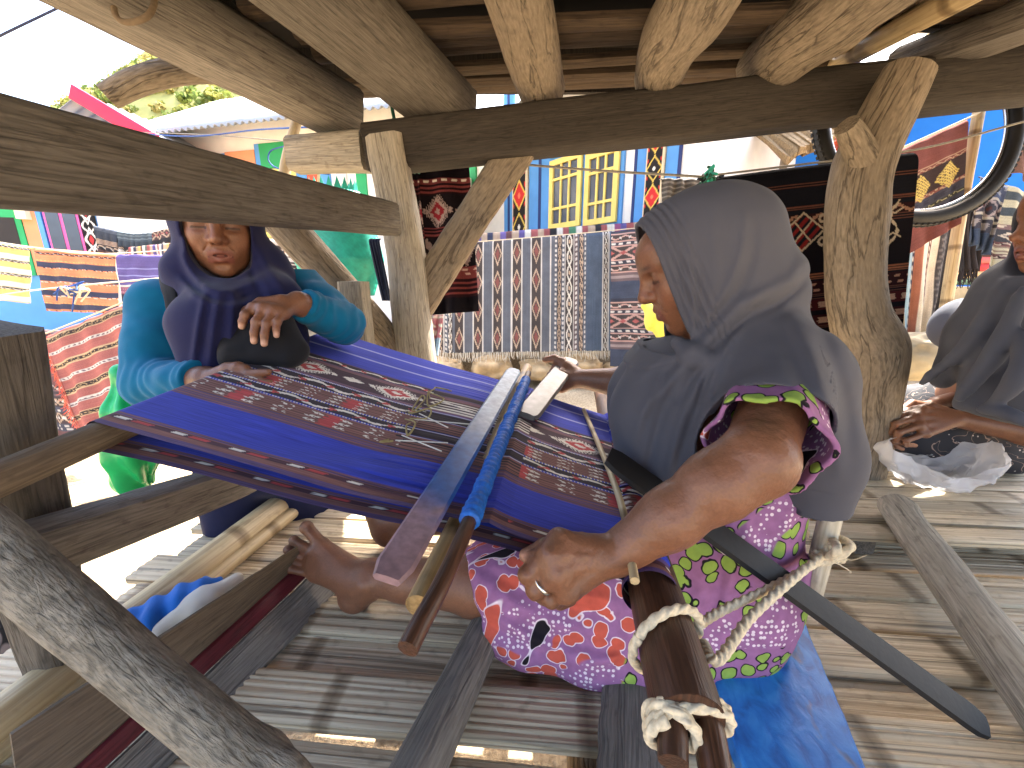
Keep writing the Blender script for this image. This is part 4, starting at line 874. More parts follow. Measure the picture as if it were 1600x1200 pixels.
HF_ = [([(1256, 410), (1227, 445), (1170, 466), (1133, 500), (1090, 547), (1040, 605), (1000, 645)], 11, 0.009), ([(1262, 432), (1225, 468), (1175, 490), (1138, 522), (1098, 568), (1060, 625)], 8, -0.009),
       ([(1185, 462), (1160, 492), (1120, 545), (1094, 590), (1084, 640)], 8, 0.006), ([(1163, 335), (1161, 377), (1150, 420), (1127, 467), (1100, 500)], 7, 0.005), ([(1180, 350), (1176, 400), (1158, 450), (1130, 486)], 8, -0.004),
       ([(1074, 370), (1080, 440), (1084, 500), (1078, 545)], 6, 0.004), ([(1110, 330), (1118, 400), (1112, 470), (1098, 520)], 9, 0.003),
       ([(1240, 500), (1263, 540), (1290, 612), (1304, 668), (1312, 740)], 14, 0.006), ([(1222, 520), (1244, 575), (1262, 630)], 14, -0.004), ([(1268, 480), (1292, 540), (1318, 620), (1330, 720)], 13, -0.005),
       ([(1030, 590), (1004, 648), (990, 690)], 8, 0.005), ([(1060, 590), (1030, 660), (1015, 730), (1020, 780)], 9, -0.006), ([(1112, 620), (1095, 683), (1072, 740)], 9, 0.006), ([(1085, 600), (1060, 670), (1045, 740)], 8, 0.005), ([(1105, 580), (1085, 650), (1060, 720)], 7, -0.005),
       ([(1050, 545), (1030, 560), (1000, 590)], 6, 0.004), ([(1070, 555), (1045, 580), (1025, 615)], 6, -0.004), ([(1200, 470), (1150, 520), (1120, 575), (1105, 620)], 6, 0.004)]
def hj(p):                                               # pleats along the brim, draped folds, soft unevenness
    d = (p - qB) @ hF; m_ = np.exp(-((d + 0.026) / 0.023) ** 4) * np.clip((p[:, 2] - 1.215) / 0.03, 0, 1)
    return -0.0019 * np.cos(d / 0.0100 * 2 * np.pi) * m_ + 0.0022 * vnoise(p * 14, 5) + 0.0008 * vnoise(p * 40, 6) + folds(p, HF_, lambda q: np.clip((0.74 - q[:, 1]) / 0.05, 0, 1))
s.warp(hj, 0.032); s.shell(0.0072)
s.plane(qB, hF, 0.0, lo=A(0.12, 0.50, 1.205), hi=A(0.40, 0.86, 1.50))
s.ell(A(0.258, 0.70, 1.187), A(0.060, 0.085, 0.007), np.stack([unit(A(-0.9, 0, -0.40)), A(0, 1, 0), unit(A(-0.40, 0, 0.9))], 1), 0.010)
s.plane(A(0.50, 0.50, 0.962), A(0.12, -0.10, -1.0), 0.0, lo=A(0.44, 0.36, 0.80), hi=A(0.64, 1.02, 1.15))
s.plane(A(0.27, 0.60, 0.985), A(-0.10, 0.10, -1.0), 0.0, lo=A(0.10, 0.36, 0.80), hi=A(0.436, 1.02, 1.12))
s.cap(ext(sh, el, 0.84) + A(0.008, 0, -0.02), ext(sh, el, 1.6), 0.089, 0.090, 0.0, 's')
s.chain([P(1058, 536, 0.625), P(1082, 556, 0.60), P(1112, 566, 0.585)], [0.010, 0.016, 0.012], 0.012)
s.plane(ext(sh2, el2, 0.90), unit(el2 - sh2), 0.0, lo=A(0.24, 0.90, 1.0), hi=A(0.5, 1.02, 1.25))
V, F = s.mesh(); mk('hijab', V, F, M['hijab'], wv)
# dress: batik print by nodes
m, n, l, b = nmat('batik_print'); M['batik'] = m
tc = node(n, 'NewGeometry'); ob = tc.outputs['Position']
def vor(scale, rnd=0.85, feat='F1', warpn=0.0):
    v_ = node(n, 'TexVoronoi', feature=feat); v_.inputs['Scale'].default_value = scale; v_.inputs['Randomness'].default_value = rnd
    if warpn:
        nn = node(n, 'TexNoise'); nn.inputs['Scale'].default_value = scale * 0.9; l.new(ob, nn.inputs['Vector'])
        vm = node(n, 'VectorMath', operation='MULTIPLY_ADD'); l.new(nn.outputs['Color'], vm.inputs[0]); vm.inputs[1].default_value = (warpn,) * 3; l.new(ob, vm.inputs[2]); l.new(vm.outputs[0], v_.inputs['Vector'])
    else: l.new(ob, v_.inputs['Vector'])
    return v_
def step(sock, lo, hi, inv=False):
    r = ramp(n, [(lo, (1, 1, 1) if inv else (0, 0, 0)), (hi, (0, 0, 0) if inv else (1, 1, 1))]); l.new(sock, r.inputs[0]); return r.outputs[0]
def mul(a_, b_): return mixc(n, l, 1.0, a_, b_, 'MULTIPLY')
PUR, GRN, RED_, BLK, WHT = L(146, 100, 140), L(138, 164, 76), L(188, 86, 70), L(30, 26, 32), L(220, 204, 212)
sx = node(n, 'SeparateXYZ'); l.new(ob, sx.inputs[0])
nb_ = node(n, 'TexNoise'); nb_.inputs['Scale'].default_value = 5.0; nb_.inputs['Detail'].default_value = 1; l.new(ob, nb_.inputs['Vector'])
regx = node(n, 'Math', operation='MULTIPLY_ADD'); l.new(nb_.outputs['Fac'], regx.inputs[0]); regx.inputs[1].default_value = 0.45; l.new(sx.outputs[0], regx.inputs[2])
red_reg = step(regx.outputs[0], 0.47, 0.475, True)          # toward the knees: red cells; toward the hip: green leaves
col = mixc(n, l, 0.0, PUR, PUR)
dots = vor(115, 0.55); dmask = mul(step(dots.outputs['Distance'], 0.30, 0.36, True), step(nb_.outputs['Fac'], 0.50, 0.515))
dn = node(n, 'TexNoise'); dn.inputs['Scale'].default_value = 9.0; dn.inputs['Detail'].default_value = 0; l.new(ob, dn.inputs['Vector'])
dmask = mul(step(dots.outputs['Distance'], 0.30, 0.36, True), step(dn.outputs['Fac'], 0.595, 0.61))
leaf = vor(35, 0.8, warpn=0.016)
blob = step(leaf.outputs['Distance'], 0.40, 0.42, True); rim = step(leaf.outputs['Distance'], 0.47, 0.49, True)
nodots = step(dn.outputs['Fac'], 0.58, 0.595, True)
cellA = mixc(n, l, blob, mixc(n, l, rim, PUR, BLK), GRN)
cellB = mixc(n, l, step(leaf.outputs['Distance'], 0.42, 0.44, True), mixc(n, l, rim, PUR, WHT), RED_)
cells = mixc(n, l, red_reg, cellA, cellB)
col = mixc(n, l, nodots, col, cells); col = mixc(n, l, dmask, col, WHT)
bk = node(n, 'TexNoise'); bk.inputs['Scale'].default_value = 6.5; bk.inputs['Detail'].default_value = 1.5; bk.inputs['Distortion'].default_value = 1.2; mpb = node(n, 'Mapping'); mpb.inputs['Location'].default_value = (3.3, 1.2, 0.4); l.new(ob, mpb.inputs[0]); l.new(mpb.outputs[0], bk.inputs['Vector'])
col = mixc(n, l, step(bk.outputs['Fac'], 0.685, 0.69), mixc(n, l, step(bk.outputs['Fac'], 0.672, 0.677), col, WHT), BLK)
bk2 = step(bk.outputs['Fac'], 0.34, 0.345, True); col = mixc(n, l, mul(bk2, red_reg), mixc(n, l, mul(step(bk.outputs['Fac'], 0.352, 0.357, True), red_reg), col, WHT), RED_)
fz = node(n, 'TexNoise'); fz.inputs['Scale'].default_value = 60; fz.inputs['Detail'].default_value = 4; l.new(ob, fz.inputs['Vector']); fr = ramp(n, [(0.3, (0.82,) * 3), (0.7, (1.06,) * 3)]); l.new(fz.outputs['Fac'], fr.inputs[0])
l.new(mul(col, fr.outputs[0]), b.inputs['Base Color']); b.inputs['Roughness'].default_value = 0.85; b.inputs['Specular IOR Level'].default_value = 0.15
s = SDF(A(-0.20, 0.44, 0.615), A(0.62, 1.02, 1.20), 0.0042)
s.ell((0.425, 0.695, 0.775), (0.125, 0.160, 0.15), None, 0.03); s.ell((0.42, 0.695, 0.93), (0.125, 0.140, 0.17), None, 0.06); s.cap(sh + A(0.01, 0.02, -0.02), sh2, 0.07, 0.07, 0.06)
s.ell((0.335, 0.68, 0.86), (0.11, 0.13, 0.11), None, 0.06)
h1_, k1_ = A(0.40, 0.630, 0.745), A(-0.02, 0.665, 0.715)
s.chain([h1_, ext(h1_, k1_, 0.5), k1_], [0.112, 0.100, 0.078], 0.05); s.cap(k1_, A(-0.075, 0.685, 0.705), 0.078, 0.072, 0.03)
s.chain([A(0.40, 0.78, 0.745), A(0.2, 0.83, 0.765), A(0.02, 0.865, 0.765)], [0.115, 0.10, 0.085], 0.05)
s.chain([A(0.38, 0.70, 0.74), A(0.15, 0.74, 0.73), A(-0.03, 0.76, 0.70)], [0.10, 0.085, 0.06], 0.06)
s.chain([A(0.42, 0.585, 0.665), A(0.28, 0.560, 0.650), A(0.14, 0.572, 0.650), A(0.03, 0.60, 0.660), A(-0.06, 0.635, 0.675)], [0.05, 0.042, 0.034, 0.034, 0.036], 0.06)
DF_ = [([(740, 900), (800, 945), (900, 985), (990, 1005)], 12, 0.008), ([(730, 930), (790, 975), (870, 1015), (960, 1030)], 10, 0.007), ([(760, 890), (840, 930), (930, 960), (1010, 975)], 10, -0.006), ([(725, 945), (790, 990), (850, 1025)], 8, -0.005), ([(800, 900), (880, 925), (960, 940)], 9, 0.006), ([(860, 1030), (940, 1035), (1010, 1010)], 8, 0.006),
       ([(1100, 880), (1090, 940), (1050, 1000), (1000, 1030)], 14, 0.007), ([(1240, 760), (1225, 850), (1190, 930), (1130, 1000)], 12, 0.006), ([(1270, 780), (1255, 860), (1215, 950)], 9, -0.005), ([(1130, 860), (1120, 930), (1080, 1000)], 10, -0.006), ([(1290, 800), (1275, 870), (1245, 930)], 8, 0.005), ([(1170, 780), (1165, 850), (1130, 930)], 10, 0.005)]
s.plane(A(-0.075, 0.66, 0.70), A(-1.0, -0.28, -0.10), 0.004, lo=A(-0.2, 0.44, 0.6), hi=A(0.05, 1.02, 0.9))
s.cap(A(-0.20, 0.70, 0.705), A(-0.045, 0.665, 0.712), 0.058, 0.058, 0.004, 's')
s.plane(A(0, 0, ZP + 0.008), A(0, 0, -1), 0.004)
s.warp(lambda p: 0.0030 * vnoise(p * A(13, 22, 22), 7) + 0.0012 * vnoise(p * 45, 8) + folds(p, DF_))
V, F = s.mesh(); mk('dress', V, F, M['batik'], wv)
# sleeve
ad_ = unit(el - sh); s = SDF(np.minimum(sh, el) - 0.10, np.maximum(sh, el) + 0.10, 0.0030)
s.chain([sh, ext(sh, el, 0.5), ext(sh, el, 0.95) + A(0.006, 0, -0.004)], [0.053, 0.059, 0.069], 0.01)
cut = ext(sh, el, 0.86)
s.warp(lambda p: 0.0045 * np.sin(np.arctan2((p - cut) @ unit(np.cross(ad_, UPZ)), (p - cut) @ UPZ) * 6 + 1) * np.clip(((p - sh) @ ad_ - 0.08) / 0.08, 0, 1) + 0.002 * vnoise(p * 30, 3)); s.shell(0.0066)
s.plane(cut, ad_ + A(0.10, 0, 0.10), 0.0); s.plane(ext(sh, el, 0.15), -ad_, 0.0)
V, F = s.mesh(); mk('sleeve', V, F, M['batik'], wv)
# ================= the woman standing behind the loom
sw = thing('person', 'standing woman in navy headscarf and turquoise tunic holding a black cap', 'person', (-0.78, 1.05, 0))
nose = P(338, 374, 0.845); sf = unit(A(0.47, -0.82, -0.20)); sF, sL, sU = frame(sf); ssc = 0.97
sC = nose - ssc * (sF * 0.113 - sU * 0.024)
parts = [head_sdf(sC, sf, ssc, 0.0022, neck=sC + A(-0.03, 0.04, -0.17), mouth_open=0.004)]
SL_, SR_ = P(252, 482, 0.96), P(470, 455, 1.06)
EL, WLh = P(240, 598, 0.90), P(322, 592, 0.80)
s = SDF(np.minimum(np.minimum(SL_, EL), WLh) - 0.1, np.maximum(np.maximum(SL_, EL), P(400, 560, 0.78)) + 0.08, 0.003)
s.cap(SL_, EL, 0.045, 0.038, 0.02); s.cap(EL, WLh, 0.038, 0.026, 0.02)
m2 = [P(366, 586, 0.775), P(368, 594, 0.77), P(366, 604, 0.767), P(360, 612, 0.767)]; p2 = [P(390, 584, 0.77), P(392, 596, 0.765), P(390, 608, 0.762), P(382, 616, 0.765)]
hand_parts(s, WLh, m2, p2, [ext(m2[i], p2[i], 1.7) for i in range(4)], [ext(m2[i], p2[i], 2.2) for i in range(4)], [P(335, 588, 0.79), P(356, 576, 0.78), P(372, 574, 0.775), P(384, 576, 0.772)], 0.0085, 0.014)
V, F = s.mesh(); parts.append((V, F, skincol(V, 11)))
ER, WR = P(534, 505, 1.00), P(466, 474, 0.865)
s = SDF(np.minimum(np.minimum(SR_, ER), P(368, 548, 0.82)) - 0.06, np.maximum(np.maximum(SR_, ER), WR) + 0.07, 0.0024)
s.cap(SR_, ER, 0.045, 0.038, 0.02); s.cap(ER, WR, 0.038, 0.0265, 0.02)
m3 = [P(397, 482, 0.815), P(412, 483, 0.812), P(428, 486, 0.815), P(443, 490, 0.82)]; t3 = [P(378, 510, 0.800), P(397, 533, 0.792), P(413, 537, 0.792), P(432, 524, 0.798)]
p3 = [ext(m3[i], t3[i], 0.45) + A(0.0, -0.010, 0.004) for i in range(4)]; d3 = [ext(m3[i], t3[i], 0.75) + A(0.0, -0.007, 0.002) for i in range(4)]
hand_parts(s, WR, m3, p3, d3, t3, [P(440, 472, 0.84), P(408, 474, 0.83), P(388, 486, 0.835), P(374, 498, 0.84)], 0.0085, 0.0145)
V, F = s.mesh(); c = skincol(V, 12); nails(V, c, [t + A(0.002, -0.006, 0.0) for t in t3], 0.0068, L(206, 164, 142)); parts.append((V, F, c))
tc0 = sC + A(-0.03, 0.06, -0.22)
hipc = A(-0.74, 1.10, 0.80)
s = SDF(A(-1.0, 0.85, 0.0), A(-0.45, 1.35, 1.2), 0.01)
s.ell(ext(tc0, hipc, 0.35), (0.13, 0.10, 0.18)); s.ell(hipc, (0.14, 0.11, 0.12), None, 0.06); s.cap(SL_, SR_, 0.05, 0.05, 0.05)
for q in (-1, 1): s.chain([hipc + A(0.08 * q, 0.04 * q, -0.05), hipc + A(0.08 * q, 0.04 * q, -0.40), A(hipc[0] + 0.08 * q, hipc[1] + 0.04 * q, 0.08)], [0.075, 0.055, 0.038], 0.03); s.cap(A(hipc[0] + 0.08 * q, hipc[1] + 0.04 * q, 0.05), A(hipc[0] + 0.08 * q + 0.08, hipc[1] + 0.04 * q - 0.13, 0.03), 0.036, 0.028, 0.02)
V, F = s.mesh(); parts.append((V, F, skincol(V, 13)))
person_mesh('body', parts, sw)
M['turq'] = fabric('turquoise_cotton', L(8, 98, 134), 0.85, 0.12, 0.1); M['navy'] = fabric('navy_scarf', L(28, 30, 66), 0.85, 0.12, 0.1); M['pants'] = fabric('navy_trousers', L(34, 36, 62), 0.85, 0.1, 0.05)
s = SDF(A(-1.10, 0.70, 0.62), A(-0.36, 1.34, 1.34), 0.0045)
s.ell(ext(tc0, hipc, 0.25), (0.165, 0.125, 0.18), None, 0.05); s.ell(hipc + A(0, 0, 0.05), (0.165, 0.135, 0.20), None, 0.08); s.cap(SL_, SR_, 0.058, 0.058, 0.06); s.cap(tc0, tc0 + A(0, 0, 0.08), 0.09, 0.06, 0.05)
s.chain([SL_, ext(SL_, EL, 0.5), EL], [0.062, 0.058, 0.055], 0.03); s.cap(EL, ext(EL, WLh, 0.80), 0.054, 0.040, 0.02)
s.chain([SR_, ext(SR_, ER, 0.5), ER], [0.062, 0.058, 0.052], 0.03); s.cap(ER, ext(ER, WR, 0.90), 0.050, 0.038, 0.02)
s.plane(ext(EL, WLh, 0.88), WLh - EL, 0.003, lo=np.minimum(WLh, EL) - 0.06, hi=np.maximum(WLh, EL) + 0.06); s.plane(ext(ER, WR, 0.92), WR - ER, 0.003, lo=np.minimum(WR, ext(ER, WR, 0.5)) - 0.06, hi=np.maximum(WR, ext(ER, WR, 0.5)) + 0.06)
s.plane(A(0, 0, 0.86), A(0, 0, -1), 0.005)
def tun(p):
    d1 = (p - EL) @ unit(WLh - EL); r1 = np.linalg.norm(p - EL - d1[:, None] * unit(WLh - EL), axis=1); m1 = np.exp(-(r1 / 0.07) ** 4)
    d2_ = (p - ER) @ unit(WR - ER); r2_ = np.linalg.norm(p - ER - d2_[:, None] * unit(WR - ER), axis=1); m2_ = np.exp(-(r2_ / 0.07) ** 4)
    return 0.0019 * np.sin(d1 * 190 + p[:, 2] * 60 + 5 * vnoise(p * 16, 1)) * m1 + 0.0019 * np.sin(d2_ * 190 + p[:, 2] * 80 + 5 * vnoise(p * 16, 2)) * m2_ + 0.004 * vnoise(p * A(22, 22, 9), 3) + 0.0022 * vnoise(p * 40, 4)
s.warp(tun)
V, F = s.mesh(); mk('tunic', V, F, M['turq'], sw)
s = SDF(A(-1.02, 0.86, 0.08), A(-0.42, 1.30, 0.80), 0.007)
s.ell(hipc, (0.155, 0.125, 0.12), None, 0.06)
for q in (-1, 1): s.chain([hipc + A(0.08 * q, 0.04 * q, -0.05), hipc + A(0.085 * q, 0.04 * q, -0.40), A(hipc[0] + 0.09 * q, hipc[1] + 0.04 * q, 0.12)], [0.095, 0.085, 0.075], 0.03)
s.warp(lambda p: 0.005 * vnoise(p * A(20, 20, 8), 3))
V, F = s.mesh(); mk('trousers', V, F, M['pants'], sw)
SQ = lambda a, b_, c: sC + ssc * (sF * a + sL * b_ + sU * c)
Rs = np.stack([sF, sL, sU], 1)
s = SDF(A(-1.06, 0.66, 0.86), A(-0.40, 1.30, 1.62), 0.0034)
s.ell(SQ(-0.020, 0, 0.035), A(0.110, 0.094, 0.108), Rs, 0.02); s.ell(SQ(0.015, 0, -0.02), A(0.085, 0.086, 0.11), Rs, 0.03); s.cap(SQ(-0.02, 0, -0.09), tc0 + A(0.02, -0.03, 0.07), 0.085, 0.10, 0.04)
s.cap(SQ(0.02, -0.065, -0.115), SQ(0.02, 0.075, -0.10), 0.062, 0.065, 0.03)
wc = SQ(0.03, 0, -0.155)
s.cap(tc0 + A(-0.10, -0.04, 0.03), tc0 + A(0.12, 0.06, 0.03), 0.07, 0.075, 0.05)
s.chain([SQ(0.06, 0.00, -0.16), P(350, 500, 0.86), P(345, 560, 0.86)], [0.062, 0.058, 0.05], 0.05); s.chain([SQ(0.03, 0.09, -0.16), P(430, 470, 0.93), P(450, 530, 0.93)], [0.05, 0.05, 0.045], 0.05); s.chain([SQ(0.05, -0.03, -0.17), P(312, 510, 0.86), P(315, 565, 0.86)], [0.05, 0.05, 0.04], 0.04)
for k_ in range(4): s.chain([SQ(0.055 + 0.006 * k_, -0.085, -0.090 - 0.016 * k_), SQ(0.092 + 0.004 * k_, 0, -0.128 - 0.014 * k_), SQ(0.06, 0.10, -0.085 - 0.018 * k_)], [0.006, 0.009, 0.006], 0.010, 'u', 14)
SF_ = [([(300, 345), (288, 380), (292, 415), (320, 442)], 6, 0.005), ([(285, 400), (310, 440), (350, 456), (400, 440)], 6, 0.006), ([(280, 420), (310, 455), (355, 470), (410, 452)], 6, -0.005), ([(282, 436), (315, 468), (360, 480), (415, 464)], 6, 0.006), ([(395, 370), (415, 410), (440, 450), (470, 520)], 8, 0.006), ([(385, 400), (400, 440), (425, 500)], 7, -0.005)]
SF_ += [([(ua, 462), ((ua + ub) / 2, 510), (ub, 575)], 5, h_) for ua, ub, h_ in ((318, 300, 0.006), (330, 312, -0.005), (342, 326, 0.006), (354, 342, -0.005), (366, 358, 0.006), (380, 376, -0.005), (394, 392, 0.005), (410, 414, -0.005), (424, 434, 0.006), (438, 452, -0.004), (452, 470, 0.006))]
s.ell(SQ(0.070, 0, -0.022), A(0.10, 0.0635, 0.0930), Rs, 0.006, 's')
s.plane(A(0, 0, 0.955), A(0, 0, -1), 0.01)
s.warp(lambda p: 0.0018 * vnoise(p * 26, 6) + folds(p, SF_, lambda q: np.clip((1.05 - q[:, 1]) / 0.05, 0, 1)))
V, F = s.mesh(); mk('headscarf', V, F, M['navy'], sw)
# strap, cap, bag
M['blackcloth'] = fabric('black_cloth', L(24, 25, 30), 0.8, 0.1, 0.1)
V, F, G = tube([P(262, 605, 0.99), P(272, 520, 0.885), P(268, 470, 0.870), P(258, 432, 0.905), P(262, 420, 0.98), P(290, 470, 1.12)], [1], sec=rect(0.030, 0.006, 0.002), seg=40, up=A(0.2, -1, 0.2)); mk('shoulder_strap', V, F, M['blackcloth'], sw)
s = SDF(P(400, 540, 0.85) - 0.13, P(400, 540, 0.85) + 0.13, 0.003); cc_ = P(405, 545, 0.862)
s.ell(cc_, (0.072, 0.050, 0.058), None, 0.02); s.cap(P(362, 520, 0.84), P(372, 560, 0.845), 0.020, 0.024, 0.03); s.cap(P(362, 560, 0.82), P(450, 560, 0.84), 0.020, 0.022, 0.03); s.cap(P(440, 510, 0.85), P(462, 545, 0.86), 0.030, 0.026, 0.03)
s.cap(P(375, 505, 0.80), P(385, 570, 0.79), 0.006, 0.005, 0.012, 's'); s.warp(lambda p: 0.004 * vnoise(p * 28, 3))
V, F = s.mesh(); tag(mk('knit_hat', V, F, M['blackcloth']), 'crumpled black cap under the standing woman\'s hand', 'hat')
M['green'] = plain('green_plastic', L(24, 168, 92), 0.35, 0.15, 20, bump=0.3, Transmission_Weight=0.0)
s = SDF(P(205, 660, 1.02) - A(0.14, 0.14, 0.24), P(205, 660, 1.02) + A(0.16, 0.14, 0.22), 0.004); g0_ = P(192, 585, 1.00)
s.ell(g0_, (0.022, 0.022, 0.026), None, 0.01); s.chain([g0_, P(205, 640, 1.01), P(205, 700, 1.03)], [0.014, 0.046, 0.050], 0.02); s.chain([P(206, 700, 1.03), P(206, 750, 1.06)], [0.05, 0.042], 0.03); s.cap(g0_, P(235, 610, 1.0), 0.010, 0.024, 0.02)
s.warp(lambda p: 0.006 * np.sin(np.arctan2(p[:, 1] - g0_[1], p[:, 0] - g0_[0]) * 7) * np.clip((g0_[2] - p[:, 2]) / 0.05, 0, 1) + 0.004 * vnoise(p * 30, 2))
V, F = s.mesh(); tag(mk('green_bag', V, F, M['green']), 'knotted green plastic bag hanging beside the standing woman', 'bag')
# ================= the woman at the right edge
rw = thing('person', 'seated woman at the right edge with dark grey hijab and clasped hands', 'person', (1.62, 1.15, ZP + 0.07))
rn = P(1582, 372, 0.93); rf = unit(A(-0.86, 0.30, -0.10)); rF, rL, rU = frame(rf); rsc = 0.95
rC = rn - rsc * (rF * 0.113 - rU * 0.024)
parts = [head_sdf(rC, rf, rsc, 0.0025, neck=rC + A(0.05, 0.03, -0.16), mouth_open=0.005)]
ne, nw_ = P(1680, 690, 1.163), P(1500, 655, 1.254)           # near arm (her left)
fe, fw_ = P(1560, 610, 1.482), P(1465, 632, 1.368)
s = SDF(np.minimum(np.minimum(ne, nw_), P(1375, 720, 1.197)) - 0.07, np.maximum(np.maximum(fe, ne), P(1700, 500, 1.596)) + 0.05, 0.0034)
rs1, rs2 = A(1.62, 1.10, 1.16), A(1.62, 1.42, 1.16)
s.cap(rs1, ne, 0.05, 0.04, 0.02); s.chain([ne, ext(ne, nw_, 0.4), nw_], [0.040, 0.038, 0.028], 0.02); s.cap(rs2, fe, 0.05, 0.04, 0.02); s.cap(fe, fw_, 0.038, 0.028, 0.02)
mA = [P(1440, 640, 1.243), P(1432, 652, 1.225), P(1436, 665, 1.214), P(1446, 677, 1.208)]; pA = [P(1408, 650, 1.243), P(1400, 662, 1.225), P(1404, 676, 1.214), P(1416, 688, 1.208)]
dA = [P(1395, 664, 1.254), P(1392, 676, 1.243), P(1400, 688, 1.231), P(1416, 695, 1.225)]; tA = [P(1400, 676, 1.277), P(1402, 686, 1.265), P(1414, 693, 1.254), P(1430, 696, 1.243)]
hand_parts(s, nw_, mA, pA, dA, tA, [P(1490, 648, 1.254), P(1455, 634, 1.254), P(1428, 640, 1.254), P(1408, 646, 1.265)], 0.0095, 0.0165)
mB = [P(1418, 636, 1.300), P(1405, 648, 1.288), P(1400, 662, 1.277), P(1402, 676, 1.277)]; pB = [P(1395, 650, 1.288), P(1388, 664, 1.277), P(1390, 678, 1.265), P(1398, 690, 1.265)]
hand_parts(s, fw_, mB, pB, [ext(mB[i], pB[i], 1.5) + A(0.01, 0, 0) for i in range(4)], [ext(mB[i], pB[i], 1.8) + A(0.03, 0, 0) for i in range(4)], [P(1450, 636, 1.322), P(1425, 630, 1.288), P(1410, 640, 1.277), P(1400, 650, 1.265)], 0.0095, 0.0165)
V, F = s.mesh(); parts.append((V, F, skincol(V, 21) * 0.85))
s = SDF(A(1.05, 0.95, 0.64), A(2.05, 1.85, 1.30), 0.010)
s.ell((1.72, 1.40, 0.82), (0.13, 0.16, 0.13)); s.cap((1.72, 1.40, 0.84), (1.62, 1.24, 1.10), 0.13, 0.12, 0.05)
for yq, kx in ((1.30, 1.36), (1.52, 1.40)): s.cap(A(1.70, yq + 0.03, 0.79), A(kx, yq, 0.84), 0.075, 0.055, 0.03); s.cap(A(kx, yq, 0.84), A(kx + 0.18, yq + 0.12, 0.74), 0.052, 0.036, 0.02); s.cap(A(kx + 0.18, yq + 0.12, 0.74), A(kx + 0.10, yq + 0.2, 0.72), 0.034, 0.026, 0.02)
V, F = s.mesh(); parts.append((V, F, skincol(V, 22)))
person_mesh('body', parts, rw)
M['hijab2'] = fabric('slate_jersey', L(70, 73, 84), 0.75, 0.08, 0.05)
RQ = lambda a, b_, c: rC + rsc * (rF * a + rL * b_ + rU * c); Rr = np.stack([rF, rL, rU], 1)
s = SDF(A(0.98, 0.78, 0.80), A(1.90, 1.60, 1.60), 0.005)
s.ell(RQ(-0.022, 0, 0.03), A(0.112, 0.092, 0.105), Rr, 0.02); s.ell(RQ(0.01, 0, -0.03), A(0.085, 0.084, 0.11), Rr, 0.03); s.cap(RQ(-0.02, 0, -0.08), A(1.50, 1.14, 1.22), 0.085, 0.13, 0.05)
s.cap(rs1, rs2, 0.10, 0.10, 0.06); s.ell((1.55, 1.17, 1.12), (0.15, 0.19, 0.15), None, 0.06)
s.chain([P(1580, 450, 1.02), P(1530, 520, 1.08), P(1470, 592, 1.16)], [0.07, 0.06, 0.030], 0.05); s.chain([P(1600, 470, 0.98), P(1570, 560, 1.02), P(1520, 630, 1.06)], [0.08, 0.07, 0.035], 0.05)
s.chain([P(1640, 500, 0.98), P(1620, 600, 1.00), P(1600, 680, 1.00)], [0.10, 0.08, 0.05], 0.05); s.chain([rs1, ext(rs1, ne, 0.6), ext(rs1, ne, 0.95)], [0.09, 0.08, 0.06], 0.04)
for f0_ in (((1575, 440, 0.96), (1520, 530, 1.02), (1440, 598, 1.13)), ((1598, 450, 0.92), (1560, 540, 0.96), (1500, 622, 1.03)), ((1600, 520, 0.92), (1590, 590, 0.92), (1545, 640, 0.98)), ((1530, 640, 0.99), (1580, 650, 0.94), (1610, 690, 0.93))): s.chain([P(*q) for q in f0_], [0.006, 0.014, 0.010], 0.02, 'u', 12)
s.ell(RQ(0.066, 0, -0.026), A(0.105, 0.060, 0.088), Rr, 0.006, 's'); s.cap(RQ(0.12, 0, -0.02), RQ(0.2, 0, -0.05), 0.05, 0.07, 0.01, 's')
s.plane(P(1500, 640, 1.05), A(-0.25, 0, -1), 0.006)
s.warp(lambda p: 0.005 * vnoise(p * A(14, 14, 9), 4) + 0.002 * vnoise(p * 34, 6))
V, F = s.mesh(); mk('hijab', V, F, M['hijab2'], rw)
m, n, l, b = nmat('dark_batik'); tc = node(n, 'TexCoord'); ob = tc.outputs['Object']
v_ = node(n, 'TexVoronoi'); v_.inputs['Scale'].default_value = 45; l.new(ob, v_.inputs['Vector']); dt = ramp(n, [(0.10, (1, 1, 1)), (0.13, (0, 0, 0))]); l.new(v_.outputs['Distance'], dt.inputs[0])
wv_ = node(n, 'TexNoise'); wv_.inputs['Scale'].default_value = 11; wv_.inputs['Detail'].default_value = 1; wv_.inputs['Distortion'].default_value = 2.5; l.new(ob, wv_.inputs['Vector']); ln_ = ramp(n, [(0.485, (0, 0, 0)), (0.5, (1, 1, 1)), (0.515, (0, 0, 0))]); l.new(wv_.outputs['Fac'], ln_.inputs[0])
cc = mixc(n, l, dt.outputs[0], L(24, 26, 36), L(170, 164, 160)); cc = mixc(n, l, ln_.outputs[0], cc, L(150, 130, 120)); l.new(cc, b.inputs['Base Color']); b.inputs['Roughness'].default_value = 0.85; M['dbatik'] = m
s = SDF(A(1.08, 1.0, ZP + 0.05), A(2.05, 1.80, 1.0), 0.006)
s.ell((1.74, 1.40, 0.83), (0.17, 0.20, 0.16)); s.cap(A(1.70, 1.29, 0.80), A(1.37, 1.29, 0.815), 0.105, 0.074, 0.05); s.cap(A(1.70, 1.56, 0.80), A(1.41, 1.55, 0.825), 0.105, 0.08, 0.05); s.cap(A(1.54, 1.42, 0.76), A(1.38, 1.42, 0.76), 0.08, 0.06, 0.06); s.chain([A(1.38, 1.28, 0.78), A(1.48, 1.26, 0.74), A(1.66, 1.24, 0.73)], [0.055, 0.055, 0.06], 0.04)
